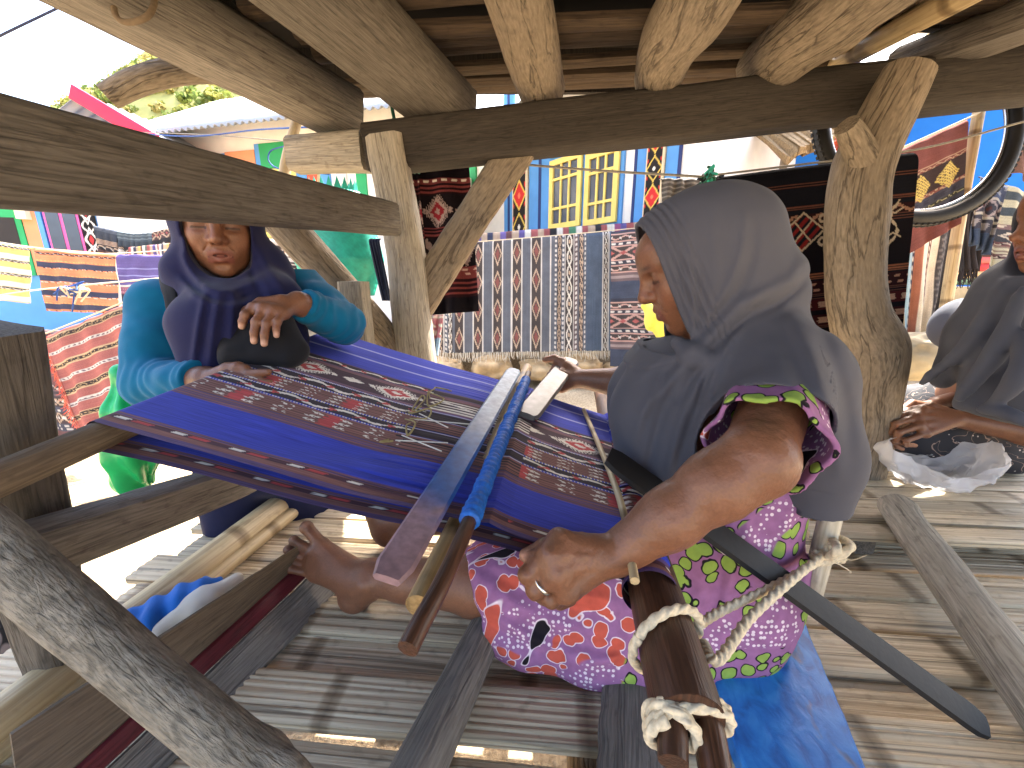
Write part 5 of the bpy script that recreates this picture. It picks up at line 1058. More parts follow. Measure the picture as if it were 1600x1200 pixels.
s.plane(A(0, 0, ZP + 0.075), A(0, 0, -1), 0.004); s.warp(lambda p: 0.005 * vnoise(p * 18, 3))
V, F = s.mesh(); mk('skirt', V, F, m, rw)
# ================= someone sitting far behind, at the right
fp = thing('person', 'distant seated person in pale grey trousers with hands on the knees', 'person', P(1580, 560, 3.6))
kA, kB = P(1500, 478, 3.5), P(1540, 488, 3.35); hp = P(1610, 500, 3.9); hd_ = hp + A(0.0, 0.05, 0.66)
s = SDF(np.minimum(kA, hp) - A(0.35, 0.5, 0.65), np.maximum(kB, hd_) + 0.3, 0.014)
s.ell(hp + A(0, 0, 0.28), (0.16, 0.13, 0.26)); s.ell(hd_, (0.085, 0.095, 0.115), None, 0.02); s.cap(hp + A(0, 0, 0.5), hd_, 0.055, 0.05, 0.03)
for kk_, o_ in ((kA, 0.09), (kB, -0.09)):
    s.cap(hp + A(0, o_, 0.02), kk_, 0.085, 0.065, 0.03); s.cap(kk_, kk_ + A(0.02, -0.04, -0.40), 0.058, 0.040, 0.02); s.cap(kk_ + A(0.02, -0.04, -0.42), kk_ + A(-0.10, -0.12, -0.44), 0.035, 0.028, 0.02)
    s.chain([hp + A(-0.03, o_ * 2.0, 0.48), hp + A(-0.22, o_ * 2.2, 0.26), ext(hp, kk_, 0.80) + A(-0.02, 0, 0.12)], [0.052, 0.042, 0.03], 0.02); s.ell(ext(hp, kk_, 0.86) + A(-0.03, 0, 0.12), (0.045, 0.035, 0.03), None, 0.02)
V, F = s.mesh(); parts = [(V, F, skincol(V, 31))]; person_mesh('body', parts, fp)
s = SDF(np.minimum(kA, hp) - A(0.35, 0.5, 0.5), np.maximum(kB, hp) + A(0.3, 0.3, 0.25), 0.014)
s.ell(hp, (0.18, 0.16, 0.14))
for kk_, o_ in ((kA, 0.09), (kB, -0.09)): s.cap(hp + A(0, o_, 0.02), kk_, 0.098, 0.080, 0.03); s.cap(kk_, kk_ + A(0.01, -0.02, -0.18), 0.078, 0.080, 0.02)
V, F = s.mesh(); mk('trousers', V, F, fabric('pale_trousers', L(172, 178, 190)), fp)
s = SDF(hp - 0.35, hp + A(0.35, 0.35, 0.7), 0.014); s.ell(hp + A(0, 0, 0.28), (0.18, 0.15, 0.28)); s.cap(hp + A(-0.02, 0.17, 0.48), hp + A(-0.14, 0.19, 0.34), 0.07, 0.06, 0.03); s.cap(hp + A(-0.02, -0.17, 0.48), hp + A(-0.14, -0.19, 0.34), 0.07, 0.06, 0.03)
V, F = s.mesh(); mk('shirt', V, F, fabric('pale_shirt', L(190, 186, 176)), fp)
s = SDF(hd_ - 0.2, hd_ + 0.2, 0.012); s.ell(hd_ + A(0.02, 0.01, 0.025), (0.095, 0.10, 0.115)); s.plane(hd_ + A(-0.05, 0, 0), A(-1, 0, -0.6)); V, F = s.mesh(); mk('hair', V, F, fabric('black_hair', L(22, 18, 18)), fp)
# crumpled white plastic bag on the platform
mpl, n, l, b = nmat('thin_white_plastic')
b.inputs['Base Color'].default_value = (0.86, 0.86, 0.90, 1); b.inputs['Roughness'].default_value = 0.25; b.inputs['Specular IOR Level'].default_value = 0.5
tb = node(n, 'BsdfTransparent'); tl = node(n, 'BsdfTranslucent'); tl.inputs[0].default_value = (0.9, 0.9, 0.92, 1); m1 = node(n, 'MixShader'); m2s = node(n, 'MixShader'); m1.inputs[0].default_value = 0.35; m2s.inputs[0].default_value = 0.5
l.new(b.outputs[0], m1.inputs[1]); l.new(tl.outputs[0], m1.inputs[2]); l.new(m1.outputs[0], m2s.inputs[1]); l.new(tb.outputs[0], m2s.inputs[2]); l.new(m2s.outputs[0], n['Material Output'].inputs[0])
bc = Pz(1452, 756, ZP + 0.07); nu, nv = 90, 40
U_, V_ = np.meshgrid(np.linspace(0, 2 * math.pi, nu), np.linspace(0, 1, nv), indexing='ij')
rad = 0.045 + 0.080 * np.sin(np.pi * np.clip(V_, 0, 1) ** 0.8 * 0.62)
pb_ = np.stack([np.cos(U_) * rad * 1.35, np.sin(U_) * rad * 0.8, 0.004 + V_ * 0.105 + 0.035 * V_ * np.cos(U_ * 2 + 0.3)], -1)
lob_ = np.stack([np.cos(U_) * 3, np.sin(U_) * 3, V_ * 3], -1)
pb_ += 0.022 * np.stack([vnoise(lob_ * 1.0 + 9, 1), vnoise(lob_ * 1.0 + 3, 2), 0.7 * vnoise(lob_ + 5, 3)], -1) * (0.3 + V_)[..., None] + 0.008 * np.stack([vnoise(lob_ * 3.2, 4), vnoise(lob_ * 3.2, 5), vnoise(lob_ * 3.2, 6)], -1)
pb_[..., 2] = np.maximum(pb_[..., 2], 0.003)
pbag = mk('plastic_bag', (pb_ + bc).reshape(-1, 3), gridF(nu, nv), mpl); tag(pbag, 'crumpled translucent white plastic bag on the platform', 'plastic bag')
# blue cloth bundle lower left
s = SDF(Pz(250, 965, 0.66) - 0.13, Pz(250, 965, 0.66) + A(0.16, 0.14, 0.10), 0.0035); q_ = Pz(245, 968, 0.67)
s.ell(q_, (0.050, 0.055, 0.035), None, 0.02); s.ell(q_ + A(0.045, 0.04, 0.01), (0.045, 0.05, 0.035), None, 0.015); s.ell(q_ + A(-0.04, -0.03, 0.0), (0.04, 0.04, 0.03), None, 0.015); s.warp(lambda p: 0.009 * vnoise(p * 34, 4) + 0.004 * np.sin(p[:, 0] * 140 + p[:, 1] * 90))
V, F = s.mesh(); tag(mk('blue_rag', V, F, fabric('blue_rag', L(30, 96, 176))), 'crumpled bright blue rag tucked behind the foot plank', 'rag')
s = SDF(Pz(320, 940, 0.66) - 0.12, Pz(320, 940, 0.66) + A(0.12, 0.12, 0.12), 0.0035); q_ = Pz(315, 944, 0.69)
s.chain([q_ + A(-0.04, -0.05, -0.01), q_, q_ + A(0.03, 0.06, 0.005)], [0.014, 0.024, 0.012], 0.02); s.warp(lambda p: 0.006 * vnoise(p * 40, 4))
V, F = s.mesh(); tag(mk('white_rag', V, F, fabric('white_rag', L(196, 190, 178))), 'small off-white rag beside the blue one', 'rag')
# dark leafy cloth at the left edge
s = SDF(P(10, 1000, 0.95) - A(0.35, 0.2, 0.62), P(10, 1000, 0.95) + A(0.22, 0.25, 0.30), 0.008); q_ = P(10, 985, 0.95)
s.chain([q_ + A(-0.08, 0.05, 0.22), q_, A(q_[0], q_[1], 0.10)], [0.10, 0.095, 0.10], 0.05); s.warp(lambda p: 0.007 * vnoise(p * A(24, 24, 5), 4)); s.plane(A(0, 0, 0.03), A(0, 0, -1))
V, F = s.mesh(); lf_n = vnoise(V * A(22, 22, 9), 3)
mlf, n, l, b = nmat('leaf_print'); tc = node(n, 'TexCoord'); v_ = node(n, 'TexVoronoi'); mp = node(n, 'Mapping'); mp.inputs['Scale'].default_value = (30, 30, 11); mp.inputs['Rotation'].default_value = (0.3, 0.7, 0.4); l.new(tc.outputs['Object'], mp.inputs[0]); l.new(mp.outputs[0], v_.inputs['Vector']); v_.inputs['Scale'].default_value = 1.0
lr_ = ramp(n, [(0.28, L(118, 112, 116)), (0.36, L(22, 21, 26))]); l.new(v_.outputs['Distance'], lr_.inputs[0]); l.new(lr_.outputs[0], b.inputs['Base Color']); b.inputs['Roughness'].default_value = 0.85
tag(mk('leafy_skirt', V, F, mlf), 'black skirt with pale leaf print at the left edge behind the slanting log', 'skirt')
# ------------------------------------------------------------------ hill with scrub
hx, hy = np.meshgrid(np.linspace(-260, 140, 90), np.linspace(60, 230, 50), indexing='ij')
def hz(x, y): return 78 * np.exp(-((x + 88) / 74) ** 2 - ((y - 150) / 55) ** 2) + 26 * np.exp(-((x - 30) / 70) ** 2 - ((y - 180) / 40) ** 2) + 3 * vnoise(np.stack([x / 18, y / 18, x * 0], -1), 5) - 3
M['hill'] = plain('dry_scrub_slope', L(160, 158, 96), 0.95, 0.35, 0.12, bump=0.0)
tag(mk('hill', np.stack([hx, hy, hz(hx, hy)], -1).reshape(-1, 3), gridF(90, 50), M['hill']), kind='structure')
rng = np.random.RandomState(11); N = 4200; LV = 36
tx = rng.uniform(-200, 60, N * 2); ty = rng.uniform(85, 175, N * 2); k_ = hz(tx, ty) > 8; tx, ty = tx[k_][:N], ty[k_][:N]; N = len(tx); tr = rng.uniform(0.8, 2.0, N); tcn = np.stack([tx, ty, hz(tx, ty) + tr * 0.55], -1)
dv = rng.randn(N, LV, 3); dv /= np.linalg.norm(dv, axis=2)[..., None]; pos = tcn[:, None] + dv * (tr[:, None, None] * rng.uniform(0.55, 1.05, (N, LV, 1))) * A(1, 1, 0.75)
a1 = rng.randn(N, LV, 3); a1 /= np.linalg.norm(a1, axis=2)[..., None]; a2 = np.cross(a1, dv); a2 /= np.linalg.norm(a2, axis=2)[..., None] + 1e-6
sz = (tr[:, None, None] * 0.30); q4 = np.stack([pos - a1 * sz, pos + a2 * sz, pos + a1 * sz, pos - a2 * sz], 2).reshape(-1, 3)
tcol = np.array([L(132, 146, 76), L(162, 164, 90), L(112, 130, 68), L(172, 162, 104)])[rng.randint(0, 4, N)]; tcol = np.repeat(tcol, LV * 4, 0)
M['leaf'] = vcol_mat('scrub_leaves', 0.8, 0.2, 3, 0.2, transl=0.3, bump=0, vscale=0.4)
tag(mk('hillside_scrub', q4, np.arange(len(q4)).reshape(-1, 4), M['leaf'], col=tcol, smooth=False), 'green scrub covering the hillside behind the roofs', 'scrub', kind='stuff')
# ------------------------------------------------------------------ houses
PT = {}
def paint(c, rough=0.7):
    k = tuple(np.round(c, 4))
    if k not in PT: PT[k] = plain('house_paint_%d' % len(PT), np.asarray(c), rough, 0.10, 3.0, bump=0.15)
    return PT[k]
WHT_, BLU, YEL, NVY, GRE, ORA, PNK = L(228, 224, 216), L(84, 144, 204), L(232, 208, 116), L(36, 52, 104), L(40, 150, 92), L(214, 142, 102), L(214, 96, 160)
class Facade:
    def __init__(s, p, q): s.o = A(p[0], p[1], 0); s.e = unit(A(q[0] - p[0], q[1] - p[1], 0)); s.n = A(s.e[1], -s.e[0], 0); s.n = s.n if s.n[1] < 0 else -s.n
    def sz(s, u, v):
        d = P(u, v, 1.0) - CAM; t = np.dot(s.o - A(CAM[0], CAM[1], 0), s.n) / np.dot(d, s.n); p = CAM + d * t; return np.dot(p - s.o, s.e), p[2]
    def at(s, sx_, z, out=0.0): return s.o + s.e * sx_ + s.n * out + A(0, 0, z)
    def blk(s, name, s0, s1, z0, z1, o0, o1, mat, parent):
        V = np.array([s.at(a_, z_, o_) for z_ in (z0, z1) for a_, o_ in ((s0, o0), (s1, o0), (s1, o1), (s0, o1))]); F = [[3, 2, 1, 0], [4, 5, 6, 7], [0, 1, 5, 4], [1, 2, 6, 5], [2, 3, 7, 6], [3, 0, 4, 7]]
        if np.dot(np.cross(s.e, s.n), UPZ) < 0: F = [f[::-1] for f in F]
        return mk(name, V, F, mat, parent, smooth=False)
    def px(s, name, u0, u1, v0, v1, mat, parent, o=0.02, vm=300):       # a block from picture-measured edges, standing o proud of the wall
        s0 = s.sz(u0, vm)[0]; s1 = s.sz(u1, vm)[0]; z0 = s.sz((u0 + u1) / 2, v1)[1]; z1 = s.sz((u0 + u1) / 2, v0)[1]
        return s.blk(name, min(s0, s1), max(s0, s1), z0, z1, 0.0, o, mat, parent)
def corrugated(name, p, q, up_, mat, parent, pitch=0.11, amp=0.018, nrow=6):
    p, q, up_ = map(np.asarray, (p, q, up_)); ln = np.linalg.norm(q - p); n_ = int(ln / pitch * 8) + 1; nr = unit(np.cross(q - p, up_)); nr = nr if nr[2] > 0 else -nr
    t = np.linspace(0, 1, n_); w_ = amp * np.sin(t * ln / pitch * 2 * np.pi)
    V = (p + (q - p) * t[:, None])[:, None] + up_ * np.linspace(0, 1, nrow)[None, :, None] + nr * w_[:, None, None]
    o = mk(name, V.reshape(-1, 3), gridF(n_, nrow), mat, parent); md = o.modifiers.new('sheet', 'SOLIDIFY'); md.thickness = 0.006
    return o
def glass(): return plain('window_glass', L(70, 78, 92), 0.15, 0.25, 2.0, spec=0.6, bump=0)
M['glass'] = glass(); M['zinc'] = plain('zinc_roof', L(150, 154, 158), 0.55, 0.15, 1.5, bump=0.05); M['zincd'] = plain('teal_roof', L(92, 136, 150), 0.5, 0.1, 2, bump=0.05); M['inside'] = plain('dark_interior', L(62, 50, 44), 0.9, 0.3, 3)
# --- house with yellow windows
fa = Facade(P(862, 445, 6.5), P(970, 445, 5.46))
hA = thing('village_house', 'white house with blue pillars and yellow casement windows behind the cloths', 'house', fa.at(0.6, 0.4, -1.0))
sL0 = fa.sz(733, 300)[0]; sR0 = fa.sz(1078, 250)[0]
fa.blk('wall', sL0, sR0, 0.3, 4.06, -0.20, 0.0, paint(WHT_), hA); fa.blk('wall', sR0 - 0.2, sR0, 0.3, 3.95, -4.0, -0.201, paint(WHT_), hA); fa.blk('wall', sL0, sL0 + 0.2, 0.3, 3.95, -4.0, -0.201, paint(WHT_), hA); fa.blk('wall', sL0 + 0.2, sR0 - 0.2, 0.3, 3.95, -4.0, -3.8, paint(WHT_), hA)
def pilaster(f, u0, u1, parent, zt=3.9, zb=0.9):
    s0, s1 = f.sz(u0, 300)[0], f.sz(u1, 300)[0]; wd = s1 - s0; nu, nv = 24, 260
    uu, zz = np.meshgrid(np.linspace(0, 1, nu), np.linspace(zb, zt, nv), indexing='ij')
    V = f.o + f.e * (s0 + wd * uu)[..., None] + f.n * 0.05 + UPZ * zz[..., None]
    col = np.tile(L(36, 32, 30), (nu, nv, 1)); per = wd * 1.35; ff = (zz / per) % 1.0; alt = np.floor(zz / per) % 2
    d = np.abs(uu - 0.5) * 2 + np.abs(ff - 0.5) * 2
    col[d < 0.98] = L(222, 190, 90); m1_ = d < 0.80; col[m1_] = np.where((alt == 1)[..., None], L(206, 52, 50), L(40, 36, 34))[m1_]; m2_ = d < 0.22; col[m2_] = np.where((alt == 1)[..., None], L(230, 120, 90), L(225, 220, 210))[m2_]
    col[(d > 1.25) & (np.abs(uu - 0.5) > 0.36) & (d < 1.5)] = L(206, 52, 50); col[(uu < 0.06) | (uu > 0.94)] = L(226, 206, 170)
    o = mk('patterned_pilaster', V.reshape(-1, 3), gridF(nu, nv)[:, ::-1] if np.dot(np.cross(f.e, UPZ), f.n) < 0 else gridF(nu, nv), M['vpaint'], parent, col=col.reshape(-1, 3)); md = o.modifiers.new('depth', 'SOLIDIFY'); md.thickness = 0.06; md.offset = 0
M['vpaint'] = vcol_mat('painted_plaster', 0.7, 0.2, 40, 0.08, bump=0.05, vscale=4)
for u0, u1, c_ in ((733, 746, GRE), (790, 805, BLU), (829, 862, BLU), (971, 975, BLU), (995, 1011, BLU), (1039, 1058, BLU)): fa.px('pillar', u0, u1, 130, 480, paint(c_), hA, 0.035)
for u0, u1 in ((796, 799), (844, 848), (991, 995), (1058, 1061)): fa.px('pillar_stripe', u0, u1, 130, 480, paint(NVY), hA, 0.042)
pilaster(fa, 806, 828, hA); pilaster(fa, 1012, 1038, hA)
fa.px('window_frame', 862, 971, 150, 362, paint(BLU), hA, 0.028)
def sash(f, parent, u0, u1, v0, v1, cols, rows_):
    s0, s1 = f.sz(u0, 300)[0], f.sz(u1, 300)[0]; um = (u0 + u1) / 2; z0, z1 = f.sz(um, v1)[1], f.sz(um, v0)[1]
    wn = f.blk('window', s0, s1, z0, z1, 0.03, 0.034, M['inside'], parent); t_ = 0.075; y_ = paint(YEL)
    zr = [z0 + t_] + [z0 + (z1 - z0) * r_ for r_ in rows_] + [z1 - t_]
    for i in range(cols):
        for k in range(len(zr) - 1): x0_, x1_ = [s0 + t_ + (s1 - s0 - 2 * t_) * q / cols for q in (i, i + 1)]; f.blk('pane', x0_ + 0.006, x1_ - 0.006, zr[k] + 0.006, zr[k + 1] - 0.006, 0.038, 0.044, M['glass'], wn)
    for a_, b_, c_, d_ in ((s0, s0 + t_, z0, z1), (s1 - t_, s1, z0, z1), (s0 + t_, s1 - t_, z0, z0 + t_), (s0 + t_, s1 - t_, z1 - t_, z1)): f.blk('sash_bar', a_, b_, c_, d_, 0.036, 0.075, y_, wn)
    for i in range(1, cols): x_ = s0 + t_ + (s1 - s0 - 2 * t_) * i / cols; f.blk('sash_bar', x_ - 0.016, x_ + 0.016, z0 + t_, z1 - t_, 0.046, 0.068, y_, wn)
    for r_ in rows_: zz = z0 + (z1 - z0) * r_; f.blk('sash_bar', s0 + t_, s1 - t_, zz - 0.018, zz + 0.018, 0.0465, 0.070, y_, wn)
sash(fa, hA, 863, 912, 246, 356, 3, (0.30, 0.72)); sash(fa, hA, 918, 969, 236, 350, 3, (0.30, 0.72)); sash(fa, hA, 863, 912, 190, 240, 3, ()); sash(fa, hA, 918, 969, 175, 230, 3, ())
e0_ = fa.at(sL0 - 0.6, 3.72, 0.75); e1_ = fa.at(sR0 + 0.6, 3.72, 0.75)
corrugated('roof', e0_, e1_, fa.n * -2.6 + UPZ * 1.25, M['zinc'], hA); corrugated('roof', fa.at(sL0 - 0.6, 3.72, -4.45), fa.at(sR0 + 0.6, 3.72, -4.45), fa.n * 2.6 + UPZ * 1.25, M['zinc'], hA)
# --- pale house behind the centre post
fb_ = Facade(P(300, 445, 6.6), P(560, 445, 5.9))
hB = thing('village_house', 'pale house with green gable panel and big white roof behind the standing woman', 'house', fb_.at(1.2, 0.3, -1.0))
a0_, a1_ = fb_.sz(262, 330)[0], fb_.sz(640, 300)[0]
fb_.blk('wall', a0_, a1_, 0.2, 3.64, -0.25, 0.0, paint(WHT_), hB)
for u0, u1, v0, v1, c_ in ((352, 362, 240, 265, BLU), (363, 408, 236, 265, ORA), (409, 416, 225, 268, BLU), (416, 474, 222, 262, GRE), (425, 470, 264, 292, YEL), (468, 484, 262, 420, BLU), (504, 520, 262, 420, BLU), (530, 545, 250, 420, L(200, 198, 194)), (560, 575, 240, 420, GRE)): fb_.px('wall_panel', u0, u1, v0, v1, paint(c_), hB, 0.03)
fb_.px('patterned_panel', 485, 503, 262, 420, paint(L(196, 84, 60)), hB, 0.03)
sash(fb_, hB, 396, 440, 336, 372, 4, (0.5,))
fb_.px('grey_column', 175, 186, 300, 420, paint(L(150, 150, 150)), hB, 0.03); fb_.px('grey_column', 202, 213, 300, 420, paint(L(150, 150, 150)), hB, 0.03)
corrugated('roof', fb_.at(a0_ - 0.5, 3.32, 0.6), fb_.at(a1_ + 0.4, 3.32, 0.6), fb_.n * -2.4 + UPZ * 1.42, M['zinc'], hB); fb_.blk('wall', a0_, a1_, 0.2, 3.3, -3.0, -0.251, paint(WHT_), hB)
# --- house with the red barge board, far left
fc = Facade(P(-60, 445, 4.9), P(280, 445, 5.6))
hCc = thing('village_house', 'far left house with red barge board, grey roof and pink framed window', 'house', fc.at(1.0, 0.2, -1.0))
c0_, c1_ = fc.sz(-160, 350)[0], fc.sz(278, 350)[0]; sp1 = fc.sz(152, 350)[0]
fc.blk('wall', c0_, sp1, 0.1, 2.75, -3.0, 0.0, paint(BLU), hCc); fc.blk('wall', sp1 + 0.002, c1_, 0.1, 2.5, -3.0, -0.01, paint(WHT_), hCc)
for nm, u0, u1, v0, v1, c_, o_ in (('door_frame', -30, 38, 300, 430, GRE, 0.04), ('doorway', -22, 28, 340, 430, L(40, 36, 36), 0.045), ('wall_panel', 39, 62, 310, 430, ORA, 0.03), ('window_frame', 74, 128, 300, 400, PNK, 0.04), ('wall_panel', 62, 70, 300, 430, BLU, 0.035)): fc.px(nm, u0, u1, v0, v1, paint(c_), hCc, o_, 350)
for u0, u1 in ((78, 98), (104, 124)): fc.px('pane', u0, u1, 318, 396, M['glass'], hCc, 0.05, 350)
fc.px('meter_box', 36, 52, 328, 344, paint(L(214, 210, 180)), hCc, 0.12, 340)
s0, s1 = fc.sz(130, 350)[0], fc.sz(152, 350)[0]; nu, nv = 40, 160
uu, zz = np.meshgrid(np.linspace(0, 1, nu), np.linspace(0.4, 2.7, nv), indexing='ij'); V = fc.o + fc.e * (s0 + (s1 - s0) * uu)[..., None] + fc.n * 0.03 + UPZ * zz[..., None]
per = 0.34; ff = (zz / per) % 1; col = np.tile(L(26, 24, 26), (nu, nv, 1)); d = np.abs(uu - 0.5) * 2.2 + np.abs(ff - 0.5) * 2; col[(d < 0.95) & (d > 0.72)] = L(220, 214, 206); col[d < 0.4] = L(176, 52, 56); w__ = np.abs(uu - 0.5 - 0.42 * np.cos(ff * 2 * np.pi)) < 0.07; col[w__] = L(214, 208, 200); col[np.abs(uu - 0.5 + 0.42 * np.cos(ff * 2 * np.pi)) < 0.07] = L(214, 208, 200)
o = mk('patterned_panel', V.reshape(-1, 3), gridF(nu, nv), M['vpaint'], hCc, col=col.reshape(-1, 3)); md = o.modifiers.new('depth', 'SOLIDIFY'); md.thickness = 0.04; md.offset = 0
pk, lw = P(122, 146, 5.0), P(250, 224, 5.0); bd = A(0.35, 3.2, 0)
corrugated('roof', pk, pk + bd, lw - pk, M['zinc'], hCc, 0.16, 0.02)
wood('barge_board', [pk + A(-0.03, -0.05, 0.0), lw + A(0, -0.05, 0)], [1], paint(L(196, 40, 72)), hCc, sec=rect(0.04, 0.17, 0.004), seg=4)
corrugated('roof', pk, pk + bd, A(-(lw - pk)[0], 0, (lw - pk)[2]), M['zinc'], hCc, 0.16, 0.02)
# --- blue house on the right
fd = Facade(P(1195, 445, 6.8), P(1660, 445, 4.9))
hD = thing('village_house', 'bright blue walled house beyond the bicycle tyre', 'house', fd.at(1.5, 0.2, -1.0))
d0_, d1_ = fd.sz(1196, 230)[0], fd.sz(1760, 300)[0]
fd.blk('wall', d0_, d1_, 0.2, 4.08, -0.25, 0.0, paint(L(22, 112, 206)), hD)
corrugated('roof', fd.at(d0_ - 0.1, 3.88, 0.5), fd.at(d1_, 3.88, 0.5), fd.n * -2.4 + UPZ * 1.1, M['zinc'], hD); corrugated('side_roof', P(1128, 275, 6.6), P(1205, 262, 6.6), P(1245, 168, 6.7) - P(1205, 262, 6.6), M['zincd'], hD, 0.13, 0.02)
fd.px('window', 1385, 1410, 205, 250, paint(L(214, 110, 50)), hD, 0.05, 230); fd.px('pane', 1390, 1404, 213, 243, M['glass'], hD, 0.06, 230)
th_ = thing('thatched_shelter', 'small shelter with brown thatched eaves beside the blue wall', 'shelter', P(1270, 420, 4.6))
M['thatch'] = wood_mat('thatch', L(96, 78, 56), L(170, 146, 108), L(120, 98, 70), sc=0.5, stretch=0.1)
tA_, tB_ = P(1228, 240, 4.6), P(1400, 176, 4.4)
n_ = 40; t = np.linspace(0, 1, n_); eg = tA_ + (tB_ - tA_) * t[:, None]; V = np.concatenate([eg + 0.02 * rng.randn(n_, 3), eg + A(0.1, 1.2, 0.75), eg + A(0.1, 1.2, 0.68), eg + A(0, 0.02, -0.09) + 0.02 * rng.randn(n_, 3)]).reshape(4, n_, 3).transpose(1, 0, 2)
F = [[i * 4 + j, i * 4 + (j + 1) % 4, i * 4 + 4 + (j + 1) % 4, i * 4 + 4 + j] for i in range(n_ - 1) for j in range(4)] + [[0, 1, 2, 3][::-1], [(n_ - 1) * 4 + j for j in range(4)]]
mk('thatch_roof', V.reshape(-1, 3), F, M['thatch'], th_, gr=V.reshape(-1, 3), smooth=False)
for q in (0.1, 0.9): wood('post', [A(*(ext(tA_, tB_, q) + A(0, 0.2, 0))[:2], 0.1), ext(tA_, tB_, q) + A(0, 0.2, 0.04)], [0.04], M['log'], th_, seg=8, seed=5)
# white roofs in the gap on the right of the yellow-window house
hE = thing('village_house', 'low house with white roof sheets in the gap beside the blue pillars', 'house', P(1150, 420, 8.0)); corrugated('roof', P(1085, 262, 7.9), P(1200, 262, 7.6), P(1150, 190, 8.8) - P(1120, 262, 8.0), M['zinc'], hE); eV, eF = box(P(1150, 330, 8.6), (1.8, 1.0, 2.2)); mk('wall', eV, eF, paint(L(150, 140, 128)), hE, smooth=False)
# ------------------------------------------------------------------ terrace and stones
M['stone'] = plain('limestone', L(176, 152, 116), 0.9, 0.35, 9, bump=0.8, dist=0.02); M['gstone'] = plain('grey_boulder', L(150, 140, 118), 0.9, 0.35, 9, bump=0.9, dist=0.02)
def stone(name, c, r, seed, mat, label, group=None):
    nu, nv = 36, 22; u_, v_ = np.meshgrid(np.linspace(0, 2 * math.pi, nu), np.linspace(0.02, math.pi - 0.02, nv), indexing='ij')
    d = np.stack([np.cos(u_) * np.sin(v_), np.sin(u_) * np.sin(v_), np.cos(v_)], -1); sq = np.sign(d) * np.abs(d) ** 0.72
    e = d * A(1.6, 1.6, 1.6) + seed * 7.7; u1_ = e.copy(); 
    k = 1 + 0.22 * vnoise(e, seed) + 0.09 * vnoise(e * 2.7, seed + 1) + 0.04 * vnoise(e * 6, seed + 2)
    V = np.asarray(c) + sq * k[..., None] * np.asarray(r); V[-1] = V[0]
    return tag(mk(name, V.reshape(-1, 3), gridF(nu, nv), mat), label, 'stone', group)
row = [(700, 575, 40, 24), (768, 572, 52, 26), (838, 578, 44, 22), (905, 570, 56, 26), (972, 580, 40, 22), (1035, 585, 46, 24)]
names_ = ['flat stone left of the round tan one under the striped cloths', 'round tan stone under the middle of the striped cloths', 'low stone between two larger ones under the cloth fringe', 'broad stone under the right end of the cloth fringe', 'small stone under the navy banded cloth', 'stone hidden beside the weaver\'s forearm']
for i, (u, v, w_, h_) in enumerate(row): stone('wall_stone', P(u, v, 4.62), (w_ / 620 * 4.62 * 0.62, 0.22, h_ / 620 * 4.62 * 0.62), i + 1, M['stone'], names_[i])
for i, (u, v, w_, h_, a_, nm) in enumerate(((1440, 556, 56, 38, 2.5, 'big grey boulder right of the crooked post'), (1470, 498, 44, 24, 2.9, 'flat dark boulder behind the big one'), (1372, 622, 24, 30, 2.0, 'rough boulder low beside the crooked post'), (1500, 490, 40, 26, 3.3, 'boulder under the seated person'), (1130, 560, 60, 34, 3.4, 'boulder hidden behind the weaver'))): stone('boulder', P(u, v, a_), (w_ / 620 * a_ * 0.9, w_ / 620 * a_ * 0.8, h_ / 620 * a_ * 0.95), i + 20, M['gstone'], nm)
tv, tf = box((2.0, 9.8, 0.30), (34.0, 10.0, 0.62)); tag(mk('terrace', tv, tf, mg, smooth=False), kind='structure')
# seat block for the far person
stone('boulder', fp.location + Vector((0.05, 0.05, -0.05)), (0.35, 0.3, 0.42), 33, M['gstone'], 'upright stone seat beneath the distant seated person')
